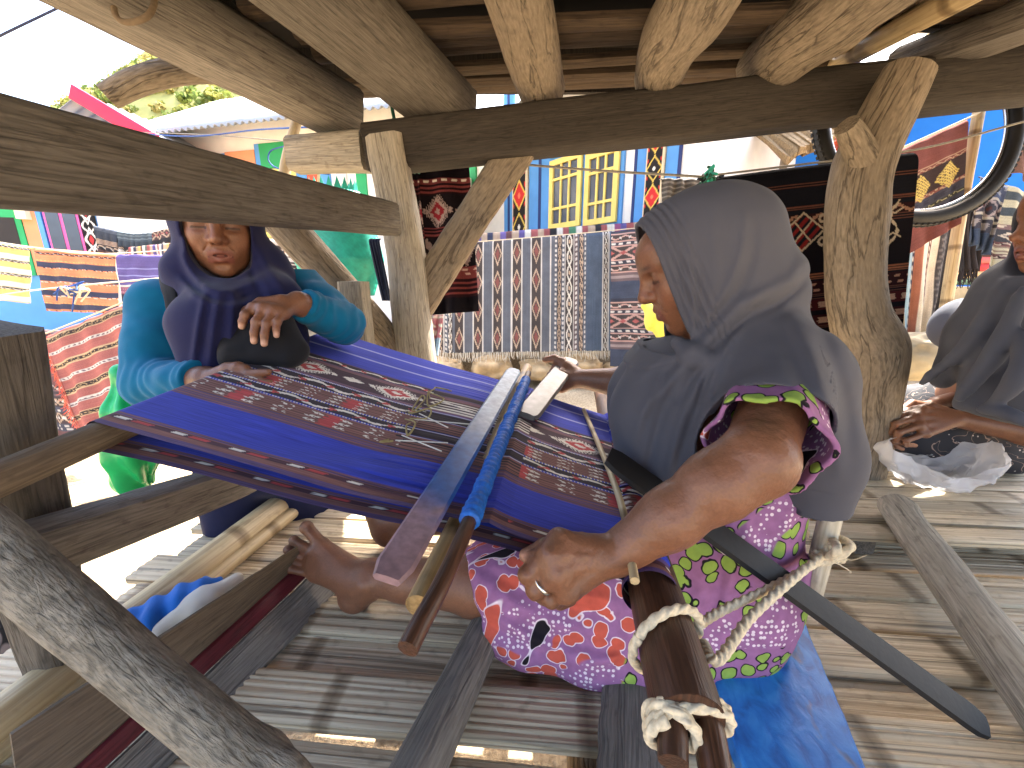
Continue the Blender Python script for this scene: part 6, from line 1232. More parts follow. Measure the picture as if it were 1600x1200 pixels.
# ------------------------------------------------------------------ hanging cloths
def hang(name, label, tl, tr, bl, br, spec, vert=False, nu=90, nv=80, wave=0.02, nw=3.0, seed=0, mat=None, over=None, fringe=None, group='hanging ikat cloths', sag=0.0):
    tl, tr, bl, br = [np.asarray(q, float) for q in (tl, tr, bl, br)]
    uu, vv = np.meshgrid(np.linspace(0, 1, nu), np.linspace(0, 1, nv), indexing='ij'); U = uu[..., None]; W = vv[..., None]
    V = (tl * (1 - U) + tr * U) * (1 - W) + (bl * (1 - U) + br * U) * W; nr = unit(np.cross(tr - tl, bl - tl)); nr = nr if nr[1] < 0 else -nr
    wd, ht = np.linalg.norm(tr - tl), np.linalg.norm(bl - tl)
    V = V + nr * (wave * (0.25 + 0.75 * W) * (np.sin(uu * nw * 2 * np.pi + seed + 1.2 * vnoise(np.stack([uu * 3, vv * 2, uu * 0 + seed], -1), seed)) + 0.5 * vnoise(np.stack([uu * 7, vv * 4, uu * 0 + seed], -1), seed + 1))[..., None])
    V = V - UPZ * (sag * np.sin(np.pi * uu))[..., None]
    V = V + nr * (-0.03 * np.exp(-vv / 0.02))[..., None]
    col = band_cols(vv * ht if vert else uu * wd, uu if vert else vv, spec, seed, 0.01)
    if over: col = over(col, uu, vv, wd, ht)
    if tl[1] > 1.9: g_ = col.mean(-1, keepdims=True); col = (g_ + (col - g_) * 0.72) * 1.02 + 0.035  # farther cloths greyed and lifted: bright-light wash-out put into their colour
    c = thing(name, label, 'cloth', (tl + tr + bl + br) / 4, group) if fringe else None
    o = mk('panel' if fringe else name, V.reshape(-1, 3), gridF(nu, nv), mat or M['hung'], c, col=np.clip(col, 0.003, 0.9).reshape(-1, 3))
    md = o.modifiers.new('thickness', 'SOLIDIFY'); md.thickness = 0.003
    if fringe:
        fl, fn, fc_, edge_ = fringe; r_ = np.random.RandomState(seed + 50); parts = []
        for i in range(fn):
            k = (i + r_.rand() * 0.6) / fn
            p0_ = V[int(k * (nu - 1)), -1] if edge_ == 'b' else V[0, int(k * (nv - 1))]
            dn_ = unit(bl - tl) if edge_ == 'b' else unit(tl - tr) * 0.75 + A(0, 0, -0.6)
            ln_ = fl * (0.7 + 0.5 * r_.rand()); parts.append(tube([p0_ - dn_ * 0.01, p0_ + dn_ * ln_ * 0.5 + 0.06 * fl * r_.randn(3), p0_ + dn_ * ln_ + 0.15 * fl * r_.randn(3)], [fl * 0.045, fl * 0.04, fl * 0.02], seg=5, n=4, cap=False))
        Vf, Ff, _ = join([(p[0], p[1]) for p in parts]); f_ = mk('fringe', Vf, Ff, plain(name + '_fringe', fc_, 0.9, 0.15, 30, bump=0), c); f_['kind'] = 'stuff'
    else: tag(o, label, 'cloth', group)
    return o
K, W_, Rr_, OR, YE, PU, NV, TN, MR = L(30, 26, 30), L(214, 204, 188), L(176, 66, 58), L(232, 128, 40), L(232, 186, 52), L(92, 70, 150), L(48, 52, 84), L(196, 160, 120), L(110, 54, 54)
CRM = L(226, 214, 190)
def ps(q, a): return P(q[0], q[1], a)
yel = [(1, 'plain', YE)] + [(1.2, 'zig', K, W_, W_, 0.05), (3.2, 'plain', YE), (2.6, 'plain', CRM), (0.6, 'plain', L(206, 180, 120))] * 4
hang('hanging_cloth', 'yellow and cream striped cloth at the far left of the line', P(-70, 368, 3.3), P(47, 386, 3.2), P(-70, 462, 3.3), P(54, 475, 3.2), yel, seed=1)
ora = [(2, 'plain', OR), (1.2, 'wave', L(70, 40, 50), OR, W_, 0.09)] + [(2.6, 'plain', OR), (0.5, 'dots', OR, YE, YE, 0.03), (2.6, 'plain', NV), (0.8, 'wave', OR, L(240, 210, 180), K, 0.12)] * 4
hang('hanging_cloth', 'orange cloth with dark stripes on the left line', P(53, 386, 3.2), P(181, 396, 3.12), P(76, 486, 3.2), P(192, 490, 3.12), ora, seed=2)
pur = [(5, 'plain', PU), (0.4, 'plain', L(150, 150, 210)), (2, 'plain', PU), (0.4, 'plain', L(150, 150, 210)), (3, 'plain', PU), (0.5, 'plain', W_), (2.5, 'dash3', L(150, 70, 100), L(200, 140, 150), K, 0.02), (3, 'diam', L(58, 36, 60), W_, Rr_, 0.14), (2, 'lines', PU, MR, MR, 3), (3, 'plain', PU), (2, 'lines', PU, MR, K, 3)]
hang('hanging_cloth', 'purple cloth with red motif band beside the standing woman', P(181, 396, 3.08), P(300, 398, 3.05), P(192, 505, 3.08), P(300, 508, 3.05), pur, seed=3)
dk1 = [(2, 'lines', L(52, 60, 76), L(80, 90, 104), K, 4), (3, 'plain', L(44, 52, 66)), (2, 'lines', L(96, 64, 56), TN, K, 4), (2, 'wave', K, TN, W_, 0.09), (2, 'plain', L(90, 50, 44))]; dk2 = [(3, 'lines', L(62, 78, 88), L(100, 116, 120), K, 3), (2, 'plain', L(48, 60, 70)), (3, 'diam', K, TN, W_, 0.10), (1, 'plain', K)]; dk3 = [(2, 'xx', L(80, 52, 48), TN, Rr_, 0.08), (1, 'plain', K), (2, 'diam', L(60, 40, 40), W_, Rr_, 0.09), (1, 'plain', MR)]
for i, (u0, u1, v0, v1, spc, nm) in enumerate(((146, 182, 352, 360, dk1, 'dark blue and rust cloth left of four on the far wall line'), (181, 210, 360, 364, dk2, 'slate cloth with pale diamonds, second on the far wall line'), (209, 240, 364, 362, dk2, 'slate cloth, third on the far wall line'), (238, 282, 362, 350, dk3, 'rust patterned cloth, rightmost on the far wall line'))): hang('hanging_cloth', nm, P(u0, v0, 4.5), P(u1, v1, 4.5), P(u0 + 4, v0 + 44, 4.5), P(u1 + 4, v1 + 44, 4.5), spc, seed=10 + i, nu=40, nv=44)
stv = [(1, 'plain', c_) for c_ in [Rr_, CRM, NV, TN, YE, MR, CRM, L(90, 110, 90), Rr_, TN, PU, CRM] * 2]
hang('hanging_cloth', 'small many-coloured striped cloth below the rust patterned one', P(200, 385, 4.2), P(290, 376, 4.2), P(206, 420, 4.2), P(294, 412, 4.2), stv, True, seed=15, nu=60, nv=20)
RE = L(178, 84, 70)
redc = [(1.0, 'plain', RE)] + [(0.25, 'plain', L(210, 170, 110)), (0.8, 'diam', L(58, 40, 40), L(200, 160, 90), K, 0.07), (0.25, 'plain', L(210, 170, 110)), (2.0, 'plain', RE), (0.2, 'plain', W_), (0.35, 'dots', L(110, 80, 90), W_, W_, 0.03), (0.2, 'plain', W_), (2.0, 'plain', RE)] * 4
hang('hanging_cloth', 'brick red cloth with narrow banded stripes and fringe sloping on a line', P(66, 524, 2.15), P(200, 470, 2.0), P(128, 690, 2.15), P(252, 640, 2.0), redc, seed=4, nu=110, nv=150, fringe=(0.05, 90, RE, 'l'))
brc = [(1, 'lines', L(60, 44, 50), L(110, 80, 84), K, 3), (1.2, 'chain', L(60, 42, 40), TN, W_, 0.05), (0.8, 'dash3', L(62, 64, 82), W_, W_, 0.06), (1.4, 'xx', L(70, 46, 44), TN, W_, 0.08), (1, 'dash3', L(60, 62, 82), W_, W_, 0.06), (2, 'plain', L(112, 62, 60)), (0.6, 'wave', L(70, 46, 44), W_, TN, 0.08)] * 2
hang('hanging_cloth', 'dark brown banded cloth behind the brick red one', P(24, 512, 2.7), P(150, 520, 2.7), P(50, 700, 2.7), P(170, 706, 2.7), brc, seed=5)
hang('hanging_cloth', 'dark cloth with white line bands right of the navy headscarf', P(388, 372, 3.0), P(468, 374, 3.0), P(392, 450, 3.0), P(470, 452, 3.0), [(1, 'plain', W_ * 0.8), (2, 'wave', L(56, 36, 40), W_, TN, 0.07), (0.4, 'plain', W_), (1, 'lines', L(56, 36, 40), W_, K, 2), (1.5, 'wave', L(56, 36, 40), W_, TN, 0.07), (2, 'plain', L(50, 34, 40))], seed=6, nu=60, nv=50)
blk_ = [(2, 'plain', L(24, 18, 22)), (0.3, 'dash', MR, W_, W_, 0.04), (1.2, 'lines', L(34, 20, 24), MR, K, 3), (3, 'big', L(26, 20, 24), L(150, 130, 126), L(128, 40, 48), 0.20), (1, 'lines', L(34, 20, 24), MR, K, 3), (3, 'zig', L(26, 20, 24), L(140, 120, 116), MR, 0.10), (1, 'dash3', MR, L(180, 150, 140), K, 0.05), (2, 'lines', L(40, 22, 26), MR, K, 4), (1.6, 'plain', L(22, 20, 26))]
hang('hanging_cloth', 'black and maroon cloth hanging behind the diagonal brace', P(644, 246, 1.68), P(732, 244, 1.66), P(652, 494, 1.80), P(750, 486, 1.76), blk_, seed=7, nu=90, nv=150, wave=0.03, nw=2)
hang('hanging_cloth', 'narrow black patterned cloth just right of the centre post', P(622, 248, 1.66), P(652, 246, 1.66), P(640, 500, 1.80), P(676, 498, 1.80), blk_, seed=8, nu=40, nv=120, wave=0.02)
hang('hanging_cloth', 'small pink and blue cloth peeking out below the black one', P(652, 486, 2.2), P(694, 486, 2.2), P(656, 560, 2.2), P(684, 556, 2.2), [(1, 'lines', L(190, 110, 120), W_, K, 3), (2, 'dash3', L(176, 84, 100), W_, K, 0.05), (2, 'plain', L(120, 160, 190))], seed=9, nu=30, nv=30)
BG = L(92, 96, 106); DB = L(66, 52, 46)
colm = []
for i in range(5): colm += [(1.6, 'diam', DB, TN, L(140, 60, 44), 0.30), (0.25, 'plain', W_), (1.5, 'plain', BG), (0.25, 'plain', W_)]
colm += [(0.6, 'plain', BG), (0.5, 'dots', BG, W_, W_, 0.05), (0.8, 'chain', DB, TN, TN, 0.12), (0.5, 'dash', BG, W_, W_, 0.05), (0.2, 'plain', W_), (1.4, 'chain', DB, CRM, TN, 0.16), (0.2, 'plain', W_), (0.6, 'dash', L(110, 84, 80), W_, W_, 0.05), (0.3, 'plain', BG), (0.8, 'chain', DB, TN, TN, 0.12), (0.5, 'dash', BG, W_, W_, 0.05), (3.0, 'plain', L(68, 88, 112)), (0.2, 'plain', W_), (0.8, 'chain', DB, CRM, TN, 0.10), (0.2, 'plain', W_), (0.5, 'plain', L(90, 110, 130))]
lead = [(0.8, 'chain', DB, CRM, TN, 0.12), (0.4, 'plain', BG), (0.3, 'dash', BG, W_, W_, 0.06), (1.0, 'chain', DB, TN, CRM, 0.14), (0.3, 'plain', W_), (0.6, 'dash', BG, W_, W_, 0.05), (0.8, 'chain', DB, CRM, TN, 0.12), (0.5, 'plain', BG)]
hang('hanging_cloth', 'long blue grey cloth with columns of brown diamonds and pale fringe', P(672, 384, 4.45), P(957, 360, 4.35), P(672, 552, 4.45), P(955, 548, 4.35), lead + colm, True, nu=300, nv=190, seed=20, wave=0.018, nw=4, fringe=(0.09, 150, L(206, 196, 176), 'b'))
stp = [(1, 'plain', c_) for c_ in [PU, TN, NV, TN, L(110, 80, 160), MR, TN, PU, CRM, Rr_, TN, Rr_, K, CRM, Rr_, L(60, 140, 90), CRM, Rr_, TN, K, Rr_, CRM, L(160, 50, 110), PU, Rr_, TN, PU, L(160, 50, 110)]]
hang('hanging_cloth', 'bright many-coloured striped cloth folded over the line behind', P(742, 364, 4.9), P(1020, 344, 4.8), P(742, 430, 4.9), P(1020, 420, 4.8), stp, True, nu=150, nv=24, seed=21)
NB = L(48, 50, 66); PK = L(206, 150, 130)
nav = [(0.5, 'plain', NB), (0.2, 'plain', PK), (0.9, 'wave', DB, PK, W_, 0.2), (0.2, 'plain', PK), (0.5, 'dash', NB, W_, K, 0.08), (0.2, 'plain', PK), (1.9, 'xx', DB, PK, L(190, 70, 60), 0.26), (0.2, 'plain', PK), (0.6, 'dash', NB, W_, K, 0.08), (0.2, 'plain', PK), (0.9, 'wave', DB, PK, W_, 0.2), (0.2, 'plain', PK), (0.4, 'plain', L(110, 84, 84)), (0.4, 'plain', L(160, 136, 130)), (0.4, 'plain', L(110, 84, 84)), (2.6, 'plain', L(54, 66, 92))]
hang('hanging_cloth', 'navy cloth with pink and red horizontal motif bands behind the weaver\'s face', P(955, 361, 4.25), P(1075, 348, 4.2), P(953, 572, 4.25), P(1075, 580, 4.2), nav * 2, nu=120, nv=200, seed=22, wave=0.02)
def turtle(col, uu, vv, wd, ht):
    x, y = uu * wd, vv * ht
    def motif(cx, cy, sc, lizard=False):
        X_, Y_ = (x - cx) / sc, (y - cy) / sc
        if not lizard:
            d = np.abs(X_) * 0.8 + np.abs(Y_); col[(d < 1.08)] = L(178, 160, 136); m_ = d < 0.95; col[m_] = np.where((((X_ + Y_) * 1.6 % 1) < 0.5)[..., None], L(120, 34, 32), L(22, 26, 30))[m_]; col[(np.abs(np.abs(X_) - np.abs(Y_) * 0.9) < 0.06) & (d < 0.95)] = L(178, 160, 136)
            for q in (-1, 1):
                for r_ in (-1, 1): col[(np.hypot(X_ - q * 1.15, Y_ - r_ * 0.62) < 0.26) & (np.hypot(X_ - q * 1.15, Y_ - r_ * 0.62) > 0.12)] = L(178, 160, 136)
        else:
            m_ = (np.abs(X_ - 0.3 * np.sin(Y_ * 3)) < 0.10 + 0.05 * np.cos(Y_ * 12)) & (np.abs(Y_) < 1.4); col[m_] = L(176, 160, 138); col[(np.abs(np.abs(Y_) - 0.6 - np.abs(X_) * 0.5) < 0.06) & (np.abs(X_) < 0.6)] = L(176, 160, 138)
    motif(wd * 0.47, ht * 0.36, ht * 0.10); motif(wd * 0.80, ht * 0.37, ht * 0.085, True); motif(wd * 0.90, ht * 0.37, ht * 0.085, True); motif(wd * 0.15, ht * 0.36, ht * 0.10)
    return col
BK = L(20, 20, 26); RB_ = L(98, 62, 50)
blt = [(1.6, 'plain', BK), (0.3, 'lines', BK, RB_, K, 2), (1.5, 'plain', BK), (0.4, 'lines', BK, RB_, K, 2), (0.25, 'plain', BK), (0.8, 'zig', L(40, 20, 22), L(150, 112, 92), MR, 0.09), (0.6, 'lines', BK, RB_, K, 3), (3.6, 'plain', L(20, 16, 20)), (0.6, 'lines', BK, L(130, 84, 60), K, 3), (1.1, 'dash3', L(44, 20, 22), L(160, 120, 100), MR, 0.05), (0.5, 'lines', BK, RB_, K, 3), (0.9, 'dash', L(70, 26, 28), L(170, 140, 120), K, 0.06), (0.4, 'plain', BK), (0.9, 'dash', L(56, 24, 26), L(170, 140, 120), K, 0.07), (0.3, 'lines', BK, RB_, K, 2), (1.5, 'plain', BK)]
hang('hanging_cloth', 'black cloth with turtle motifs hanging behind the weaver and crooked post', P(1100, 276, 1.34), P(1438, 233, 1.34), P(1100, 560, 1.40), P(1411, 527, 1.40), blt, nu=260, nv=220, wave=0.008, nw=2.0, seed=23, over=turtle)
hang('hanging_cloth', 'small grey striped mat behind the weaver\'s head', P(1034, 276, 2.1), P(1094, 278, 2.1), P(1036, 345, 2.1), P(1094, 345, 2.1), [(1, 'lines', L(96, 90, 86), L(150, 144, 136), K, 9)], nu=40, nv=60, seed=24)
RM = L(142, 62, 50)
def yel_(col, uu, vv, wd, ht):
    for cu in (0.12, 0.46, 0.80):
        d = np.abs(uu - cu) / 0.15 + np.abs(vv - 0.46) / 0.13; col[(d < 1) & (np.sin(uu * wd * 320) * np.sin(vv * ht * 320) > -0.35)] = L(226, 196, 50)
    return col
hang('hanging_cloth', 'brick red cloth with yellow diamonds seen through the tyre', P(1376, 246, 2.45), P(1514, 184, 2.35), P(1380, 420, 2.45), P(1500, 350, 2.35), [(3.4, 'plain', RM), (0.3, 'lines', RM, TN, K, 2), (0.4, 'zig', RM, TN, K, 0.05), (2.6, 'plain', L(60, 34, 34)), (0.5, 'zig', RM, TN, K, 0.06), (1.0, 'dash', L(60, 60, 80), L(44, 44, 66), K, 0.08), (0.4, 'wave', L(60, 60, 40), L(190, 180, 120), K, 0.05), (1.0, 'dash', L(60, 60, 80), L(44, 44, 66), K, 0.08), (3, 'plain', RM)], nu=120, nv=120, seed=25, over=yel_)
hang('hanging_cloth', 'pale vertical striped cloth between crooked post and bamboo pole', P(1418, 318, 2.65), P(1500, 318, 2.65), P(1408, 530, 2.65), P(1466, 512, 2.65), [(1, 'plain', L(140, 180, 200)), (0.5, 'dash', NV, W_, K, 0.06), (0.8, 'plain', L(180, 100, 60)), (0.8, 'plain', CRM), (0.5, 'dash', MR, CRM, K, 0.05), (0.9, 'plain', CRM), (1.2, 'zig', L(60, 56, 62), L(110, 104, 104), K, 0.04), (0.8, 'plain', K)], True, nu=70, nv=60, seed=26)
hang('hanging_cloth', 'dark shaggy cloth hanging behind the bamboo pole', P(1506, 300, 2.75), P(1536, 300, 2.75), P(1496, 425, 2.75), P(1526, 425, 2.75), [(1, 'lines', L(52, 42, 46), L(34, 28, 32), K, 6)], True, nu=30, nv=50, seed=27, wave=0.04, fringe=(0.10, 30, L(40, 34, 36), 'b'))
BLc = L(84, 100, 140)
hang('hanging_cloth', 'blue patterned cloth right of the bamboo pole', P(1534, 272, 2.3), P(1584, 292, 2.25), P(1512, 380, 2.3), P(1548, 402, 2.25), [(2, 'dash3', BLc, L(170, 176, 190), K, 0.05), (0.3, 'plain', W_), (2, 'xx', L(70, 70, 90), L(200, 180, 180), MR, 0.08), (0.3, 'plain', W_), (1.5, 'dash', L(70, 70, 90), L(180, 170, 170), K, 0.06), (2, 'plain', L(60, 86, 120))], nu=60, nv=80, seed=28)
hang('hanging_cloth', 'cream and navy banded cloth nearest the right woman\'s face', P(1578, 285, 2.15), P(1660, 315, 2.1), P(1545, 425, 2.15), P(1630, 470, 2.1), [(1, 'plain', L(206, 204, 176)), (1, 'plain', L(64, 84, 104)), (1, 'plain', L(206, 204, 176)), (1, 'plain', L(64, 84, 104)), (1, 'plain', L(206, 204, 176)), (0.6, 'dash', L(130, 100, 110), W_, K, 0.05), (1.6, 'diam', L(58, 66, 84), W_, Rr_, 0.14), (0.5, 'wave', L(120, 70, 80), W_, K, 0.06), (1.0, 'lines', L(206, 204, 176), L(150, 130, 120), K, 2), (0.6, 'wave', L(110, 70, 80), W_, K, 0.06), (1, 'plain', L(206, 204, 176)), (1, 'plain', L(70, 96, 110))], nu=80, nv=110, seed=29)
hang('hanging_cloth', 'grey brown mottled cloth at the top right beside the tyre', P(1572, 150, 2.2), P(1670, 150, 2.2), P(1572, 268, 2.2), P(1670, 300, 2.2), [(1, 'lines', L(96, 110, 104), L(130, 120, 96), K, 3), (1, 'dash3', L(110, 84, 70), L(150, 120, 96), K, 0.08), (1, 'plain', L(120, 80, 70))], nu=50, nv=60, seed=30)
# folded cloths on a ledge
fc0 = P(1512, 440, 3.3)
for i, (c_, w_, nm) in enumerate(((L(120, 150, 120), 0.30, 'folded greenish cloth, bottom of the small stack'), (L(210, 180, 130), 0.28, 'folded tan cloth, second from bottom of the small stack'), (L(190, 60, 66), 0.28, 'folded red cloth in the small stack'), (L(200, 90, 90), 0.25, 'folded pink red cloth near the top of the stack'), (L(70, 40, 44), 0.22, 'folded dark cloth, top of the small stack'))):
    V, F, G = tube([fc0 + A(-w_ / 2, 0, 0.055 * i), fc0 + A(w_ / 2, 0, 0.055 * i)], [1], sec=rect(0.22, 0.052, 0.02), seg=12, rough=0.06, seed=i, freq=9); tag(mk('folded_cloth', V, F, fabric('folded_%d' % i, c_)), nm, 'cloth', 'folded cloths on the ledge')
lv_, lf_ = box(fc0 + A(0, 0.05, -0.32), (0.9, 0.5, 0.56)); tag(mk('stone_ledge', lv_, lf_, M['gstone'], smooth=False), 'pale stone ledge under the folded cloths', 'ledge')
# yellow bundle by the weaver's mouth
s = SDF(P(1025, 500, 3.2) - 0.25, P(1025, 500, 3.2) + 0.25, 0.008); q_ = P(1026, 498, 3.2); s.chain([P(1008, 478, 3.2), q_, P(1040, 522, 3.2)], [0.03, 0.09, 0.06], 0.05); s.warp(lambda p: 0.012 * vnoise(p * 16, 2) + 0.006 * np.sin(p[:, 0] * 90)); V, F = s.mesh(); tag(mk('yellow_bundle', V, F, fabric('yellow_cloth', L(222, 216, 96))), 'pale yellow cloth bundle seen behind the weaver\'s mouth', 'bundle')
lone('bundle_stake', 'thin stake holding up the yellow bundle', 'stake', [A(P(1030, 500, 3.24)[0], P(1030, 500, 3.24)[1], 0.0), P(1030, 500, 3.24)], [0.012], M['log'], seg=6, seed=3)
# ------------------------------------------------------------------ tyre
ty = thing('bicycle_tyre', 'black bicycle tyre with silver rim hanging behind the right beam', 'tyre', P(1436, 350, 1.46)); tcn_ = P(1434, 190, 1.45); r1v, r2v = A(1, 0, 0), unit(A(0, sp, cp)); Rt = 0.355
ang = np.linspace(0, 2 * math.pi, 180, endpoint=False); ring = [tcn_ + Rt * (math.cos(a) * r1v + math.sin(a) * r2v) for a in np.append(ang, 2 * math.pi)]
V, F, G = tube(ring, [0.026], seg=200, n=16, cap=False); V = V + 0; mk('rubber', V, F, plain('black_rubber', L(22, 22, 23), 0.6, 0.2, 60, bump=0.3), ty)
ring2 = [tcn_ + (Rt - 0.030) * (math.cos(a) * r1v + math.sin(a) * r2v) for a in np.append(ang, 2 * math.pi)]
V, F, G = tube(ring2, [0.0055], seg=180, n=8, cap=False); mk('rim', V, F, plain('rim_metal', (0.7, 0.7, 0.72), 0.25, 0.05, 20, metal=1.0, bump=0), ty)
nrm = np.cross(r1v, r2v); parts = []
for i, a in enumerate(np.linspace(0, 2 * math.pi, 110, endpoint=False)):
    d = math.cos(a) * r1v + math.sin(a) * r2v; tg_ = -math.sin(a) * r1v + math.cos(a) * r2v
    for q in (-0.011, 0.011): V, F = box((0, 0, 0), (0.006, 0.012, 0.010)); V = V @ np.stack([d, tg_, nrm]); parts.append((V + tcn_ + d * (Rt + 0.0245) + nrm * q, F))
V, F, _ = join(parts); tr_o = mk('tread', V, F, bpy.data.materials['black_rubber'], ty, smooth=False); tr_o['kind'] = 'stuff'
# red woven thing beside it
s = SDF(P(1318, 235, 1.7) - 0.12, P(1318, 235, 1.7) + 0.12, 0.004); q_ = P(1318, 236, 1.7); s.ell(q_, (0.045, 0.04, 0.075), None, 0.01); s.warp(lambda p: 0.007 * np.sin(p[:, 2] * 190 + 3 * np.sin(p[:, 0] * 90)) + 0.004 * vnoise(p * 60, 1)); V, F = s.mesh(); tag(mk('red_yarn_bundle', V, F, fabric('red_yarn', L(176, 74, 50))), 'rust red yarn bundle hanging left of the crooked post', 'yarn bundle')
# ------------------------------------------------------------------ teal woven basket
bk_ = thing('woven_basket', 'turquoise woven plastic basket behind the centre post', 'basket', P(528, 470, 1.8)); bc_ = P(530, 400, 1.78); zs = np.linspace(P(530, 300, 1.72)[2], P(530, 462, 1.82)[2], 40); ks = np.linspace(0, 1, 40); rd = np.interp(ks, [0, 0.3, 0.65, 1.0], [0.105, 0.155, 0.185, 0.13]); an_ = np.linspace(0, 2 * math.pi, 81)
V = np.array([[bc_ * A(1, 1, 0) + A(math.cos(a) * r_ * 1.05, math.sin(a) * r_ * 0.7, z_) + 0.004 * (((i + j) % 2) * 2 - 1) * A(math.cos(a), math.sin(a), 0) for j, a in enumerate(an_)] for i, (z_, r_) in enumerate(zip(zs, rd))])
M['teal'] = plain('teal_plastic', L(40, 160, 140), 0.4, 0.2, 40, bump=0.1); o = mk('body', V.reshape(-1, 3), gridF(40, 81), M['teal'], bk_); o.modifiers.new('thickness', 'SOLIDIFY').thickness = 0.004
parts = []
for j in range(0, 80, 4): p0_, p1_ = V[0, j], V[0, j + 4]; m_ = (p0_ + p1_) / 2; parts.append((np.array([p0_, p1_, m_ + A(0, 0, 0.05), p0_ + (bc_ * A(1, 1, 0) - p0_ * A(1, 1, 0)) * 0.05, p1_ + (bc_ * A(1, 1, 0) - p1_ * A(1, 1, 0)) * 0.05]), [[0, 1, 2], [4, 3, 2], [3, 0, 2], [1, 4, 2], [0, 3, 4, 1]]))
Vz, Fz, _ = join(parts); mk('zigzag_rim', Vz, Fz, M['teal'], bk_, smooth=False)
hang('hanging_cloth', 'narrow dark blue cloth strip left of the centre post', P(575, 372, 1.55), P(592, 372, 1.55), P(598, 470, 1.6), P(612, 470, 1.6), [(1, 'lines', L(30, 34, 52), L(60, 66, 84), K, 4)], True, nu=16, nv=40, seed=31, wave=0.005)
# ------------------------------------------------------------------ sticks, lines, cords
lone('bamboo_prop', 'tall bamboo pole propping the cloth line at the right', 'pole', [P(1534, 150, 2.35), P(1500, 340, 2.45), P(1472, 518, 2.55), P(1468, 560, 2.6)], [0.028, 0.030, 0.032, 0.032], M['bamboo'], seg=30, rough=0.03, seed=81)
lone('thin_stick', 'slender yellowish stick leaning above the left rail', 'stick', [P(472, 168, 1.50), P(458, 210, 1.50), P(446, 262, 1.50), P(438, 335, 1.50)], [0.016, 0.018, 0.020, 0.020], M['bamboo'], seg=20, rough=0.05, seed=82)
M['cord'] = plain('grey_cord', L(120, 116, 108), 0.8, 0.2, 80, bump=0.1); M['bcord'] = plain('blue_cord', L(40, 74, 140), 0.7, 0.2, 80, bump=0.1); M['gcord'] = plain('green_cord', L(30, 84, 66), 0.7, 0.2, 80, bump=0.1); M['ycord'] = plain('ochre_twine', L(176, 132, 60), 0.8, 0.2, 80, bump=0.1); M['wire'] = plain('black_wire', L(40, 44, 66), 0.6, 0.1, 20, bump=0)
def line(name, label, pts, r, mat, cat='cord', parent=None, seg=40):
    V, F, G = tube(pts, [r], seg=seg, n=8); o = mk(name, V, F, mat, parent)
    return tag(o, label, cat) if parent is None else o
line('overhead_wire', 'dark overhead wire crossing the upper left corner of sky', [P(-120, 118, 2.2), P(0, 56, 2.2), P(112, 2, 2.3), P(300, -90, 2.4)], 0.006, M['wire'], 'wire')
line('washing_line', 'upper blue cord strung left from the beam end', [P(120, 214, 2.6), P(190, 208, 2.6), P(300, 213, 2.4), P(400, 203, 2.1), P(498, 198, 1.56)], 0.004, M['bcord'])
line('washing_line', 'lower thin cord strung left from the beam end', [P(150, 205, 2.9), P(310, 210, 2.4), P(450, 221, 1.9), P(470, 222, 1.5)], 0.003, M['cord'])
line('washing_line', 'grey line running from the brace to the knot behind the weaver', [P(640, 240, 1.50), P(760, 252, 1.46), P(930, 266, 1.42), P(1094, 276, 1.36)], 0.0042, M['cord'])
line('washing_line', 'line carrying the black turtle cloth to the right', [P(1094, 276, 1.36), P(1260, 256, 1.345), P(1440, 232, 1.335), P(1600, 190, 1.30), P(1760, 150, 1.3)], 0.0035, M['cord'])
line('washing_line', 'pale line with knots in front of the orange cloth', [P(-80, 478, 2.1), P(20, 458, 2.05), P(125, 446, 2.0), P(260, 434, 1.6)], 0.0035, M['rope'])
line('washing_line', 'line holding the brick red cloth on the left', [P(-40, 560, 2.4), P(66, 523, 2.16), P(200, 469, 2.0), P(262, 440, 1.9)], 0.004, M['rope'])
line('washing_line', 'far line carrying the orange and purple cloths', [P(-160, 352, 3.35), P(50, 386, 3.2), P(180, 396, 3.1), P(460, 372, 3.0)], 0.004, M['rope'])
line('washing_line', 'line carrying the diamond cloth and navy cloth', [P(600, 386, 4.5), P(740, 378, 4.43), P(957, 360, 4.3), P(1140, 340, 4.2)], 0.005, M['rope'])
line('washing_line', 'white line carrying the brick red yellow diamond cloth', [P(1340, 262, 2.5), P(1376, 246, 2.45), P(1514, 184, 2.35), P(1534, 172, 2.34)], 0.005, M['rope'])
rng = np.random.RandomState(21)
kb = thing('line_knot', 'frayed blue green knot on the line above the weaver\'s head', 'knot', P(1105, 300, 1.35))
for i in range(16):
    c_ = P(1105, 278, 1.35); line('strand', None, [c_ + 0.012 * rng.randn(3), c_ + 0.022 * rng.randn(3), c_ + A(0.0, 0, -0.012 + 0.05 * rng.rand() * (1 if i < 5 else -0.6)) + 0.022 * rng.randn(3)], 0.0045, (M['gcord'], M['blackp'], M['teal'])[i % 3], parent=kb, seg=8)
kw = thing('line_knot', 'frayed blue and white knot on the pale line at the left', 'knot', P(125, 450, 2.0))
for i in range(14): c_ = P(118 + 12 * rng.randn() * 0.6, 450 + 4 * rng.randn(), 2.0); line('strand', None, [c_, c_ + 0.02 * rng.randn(3), c_ + A(-0.03, 0, -0.03) + 0.03 * rng.randn(3)], 0.0035, (M['rope'], M['bcord'])[i % 2], parent=kw, seg=8)
gl = thing('green_lashing', 'dark green cord lashed round the beam by the centre post', 'cord', P(620, 262, 1.35))
bt = P(614, 190, 1.36)
for i in range(5):
    u = 611 + 4 * i; line('turn', None, [P(u + 3, 186, 1.44), P(u, 196, 1.335), P(u + 1, 225, 1.325), P(u + 5 + 3 * i, 262, 1.33), P(u + 16 + 3 * i, 270, 1.42)], 0.0042, M['gcord'], parent=gl, seg=24)
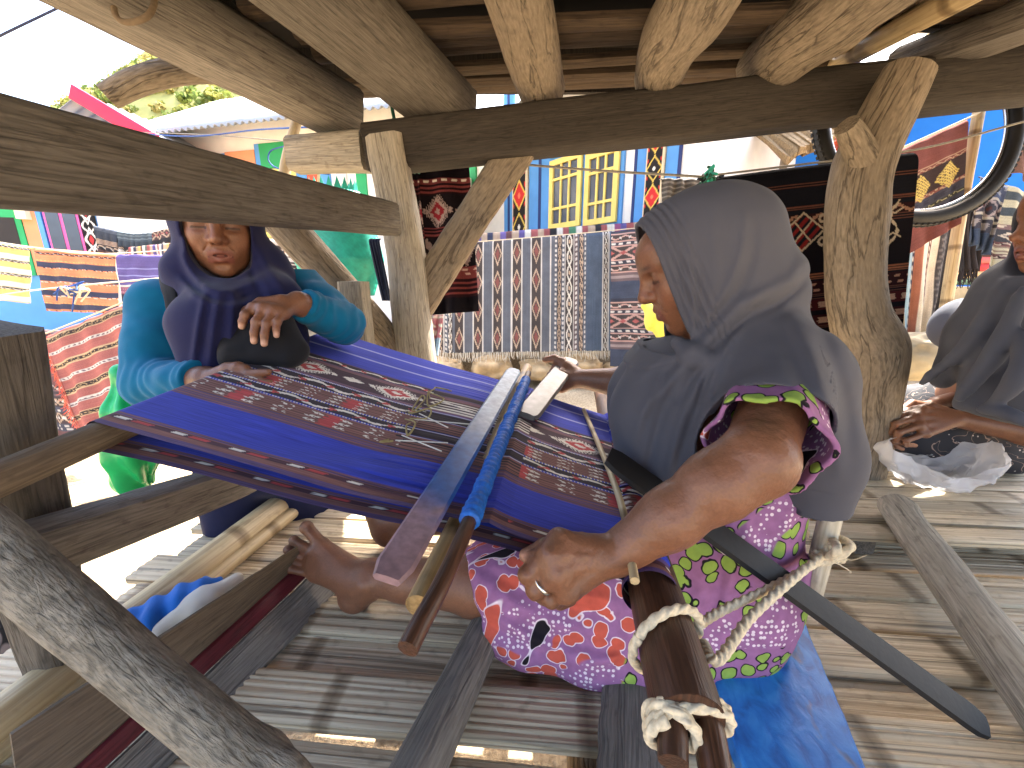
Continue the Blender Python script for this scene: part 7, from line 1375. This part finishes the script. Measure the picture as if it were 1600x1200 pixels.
line('tail', None, [P(618, 196, 1.33), P(612, 160, 1.34), P(616, 120, 1.36)], 0.006, M['gcord'], parent=gl)
line('twine', 'ochre twine wrapped round the beam above the weaver', [P(1140, 128, 1.36), P(1143, 140, 1.255), P(1144, 170, 1.25), P(1145, 196, 1.255), P(1150, 206, 1.34)], 0.0042, M['ycord'], 'twine')
line('twine_loop', 'looped brown cord hanging from the left beam end', [P(506, 205, 1.47), P(497, 220, 1.44), P(494, 232, 1.43), P(499, 255, 1.43), P(497, 290, 1.44), P(498, 258, 1.42), P(504, 230, 1.42), P(510, 212, 1.43)], 0.0035, M['rope'])
line('blue_twine', 'thin blue cord tied at the left beam end', [P(470, 224, 1.45), P(476, 228, 1.44), P(486, 250, 1.44), P(496, 268, 1.46), P(515, 272, 1.48)], 0.0035, M['bcord'])
line('blue_twine', 'drooping blue cord left of the thin stick', [P(446, 228, 1.52), P(424, 235, 1.55), P(419, 248, 1.55), P(425, 258, 1.55), P(436, 264, 1.52)], 0.0025, M['bcord'])
line('rafter_rope', 'old rope band wrapped round the left rafter', [P(178, -20, 0.84), P(180, 22, 0.83), P(200, 35, 0.83), P(232, 24, 0.83), P(242, -6, 0.86), P(236, -40, 0.9)], 0.006, plain('old_rope', L(104, 88, 68), 0.9, 0.2, 80, bump=0.2), 'rope')
# scraps below the platform
for i, (u, v, c_, sz_, nm) in enumerate(((430, 1104, L(222, 214, 206), (0.13, 0.035), 'white paper scrap on the ground under the slats'), (520, 1110, L(200, 40, 40), (0.12, 0.04), 'red wrapper on the ground under the slats'), (1290, 1012, L(220, 180, 40), (0.14, 0.05), 'yellow wrapper on the ground under the right slats'), (620, 1122, L(90, 120, 160), (0.05, 0.05), 'small blue scrap on the ground under the slats'))):
    p_ = Pz(u, v, 0.03); V, F, G = tube([p_ + A(-sz_[0], 0, 0), p_ + A(0, 0.01, 0.006), p_ + A(sz_[0], 0, 0)], [1], sec=rect(sz_[1] * 2, 0.004, 0.001), seg=10, rough=0.1, seed=i); tag(mk('litter', V, F, plain('litter_%d' % i, c_, 0.5)), nm, 'litter', 'litter under the platform')
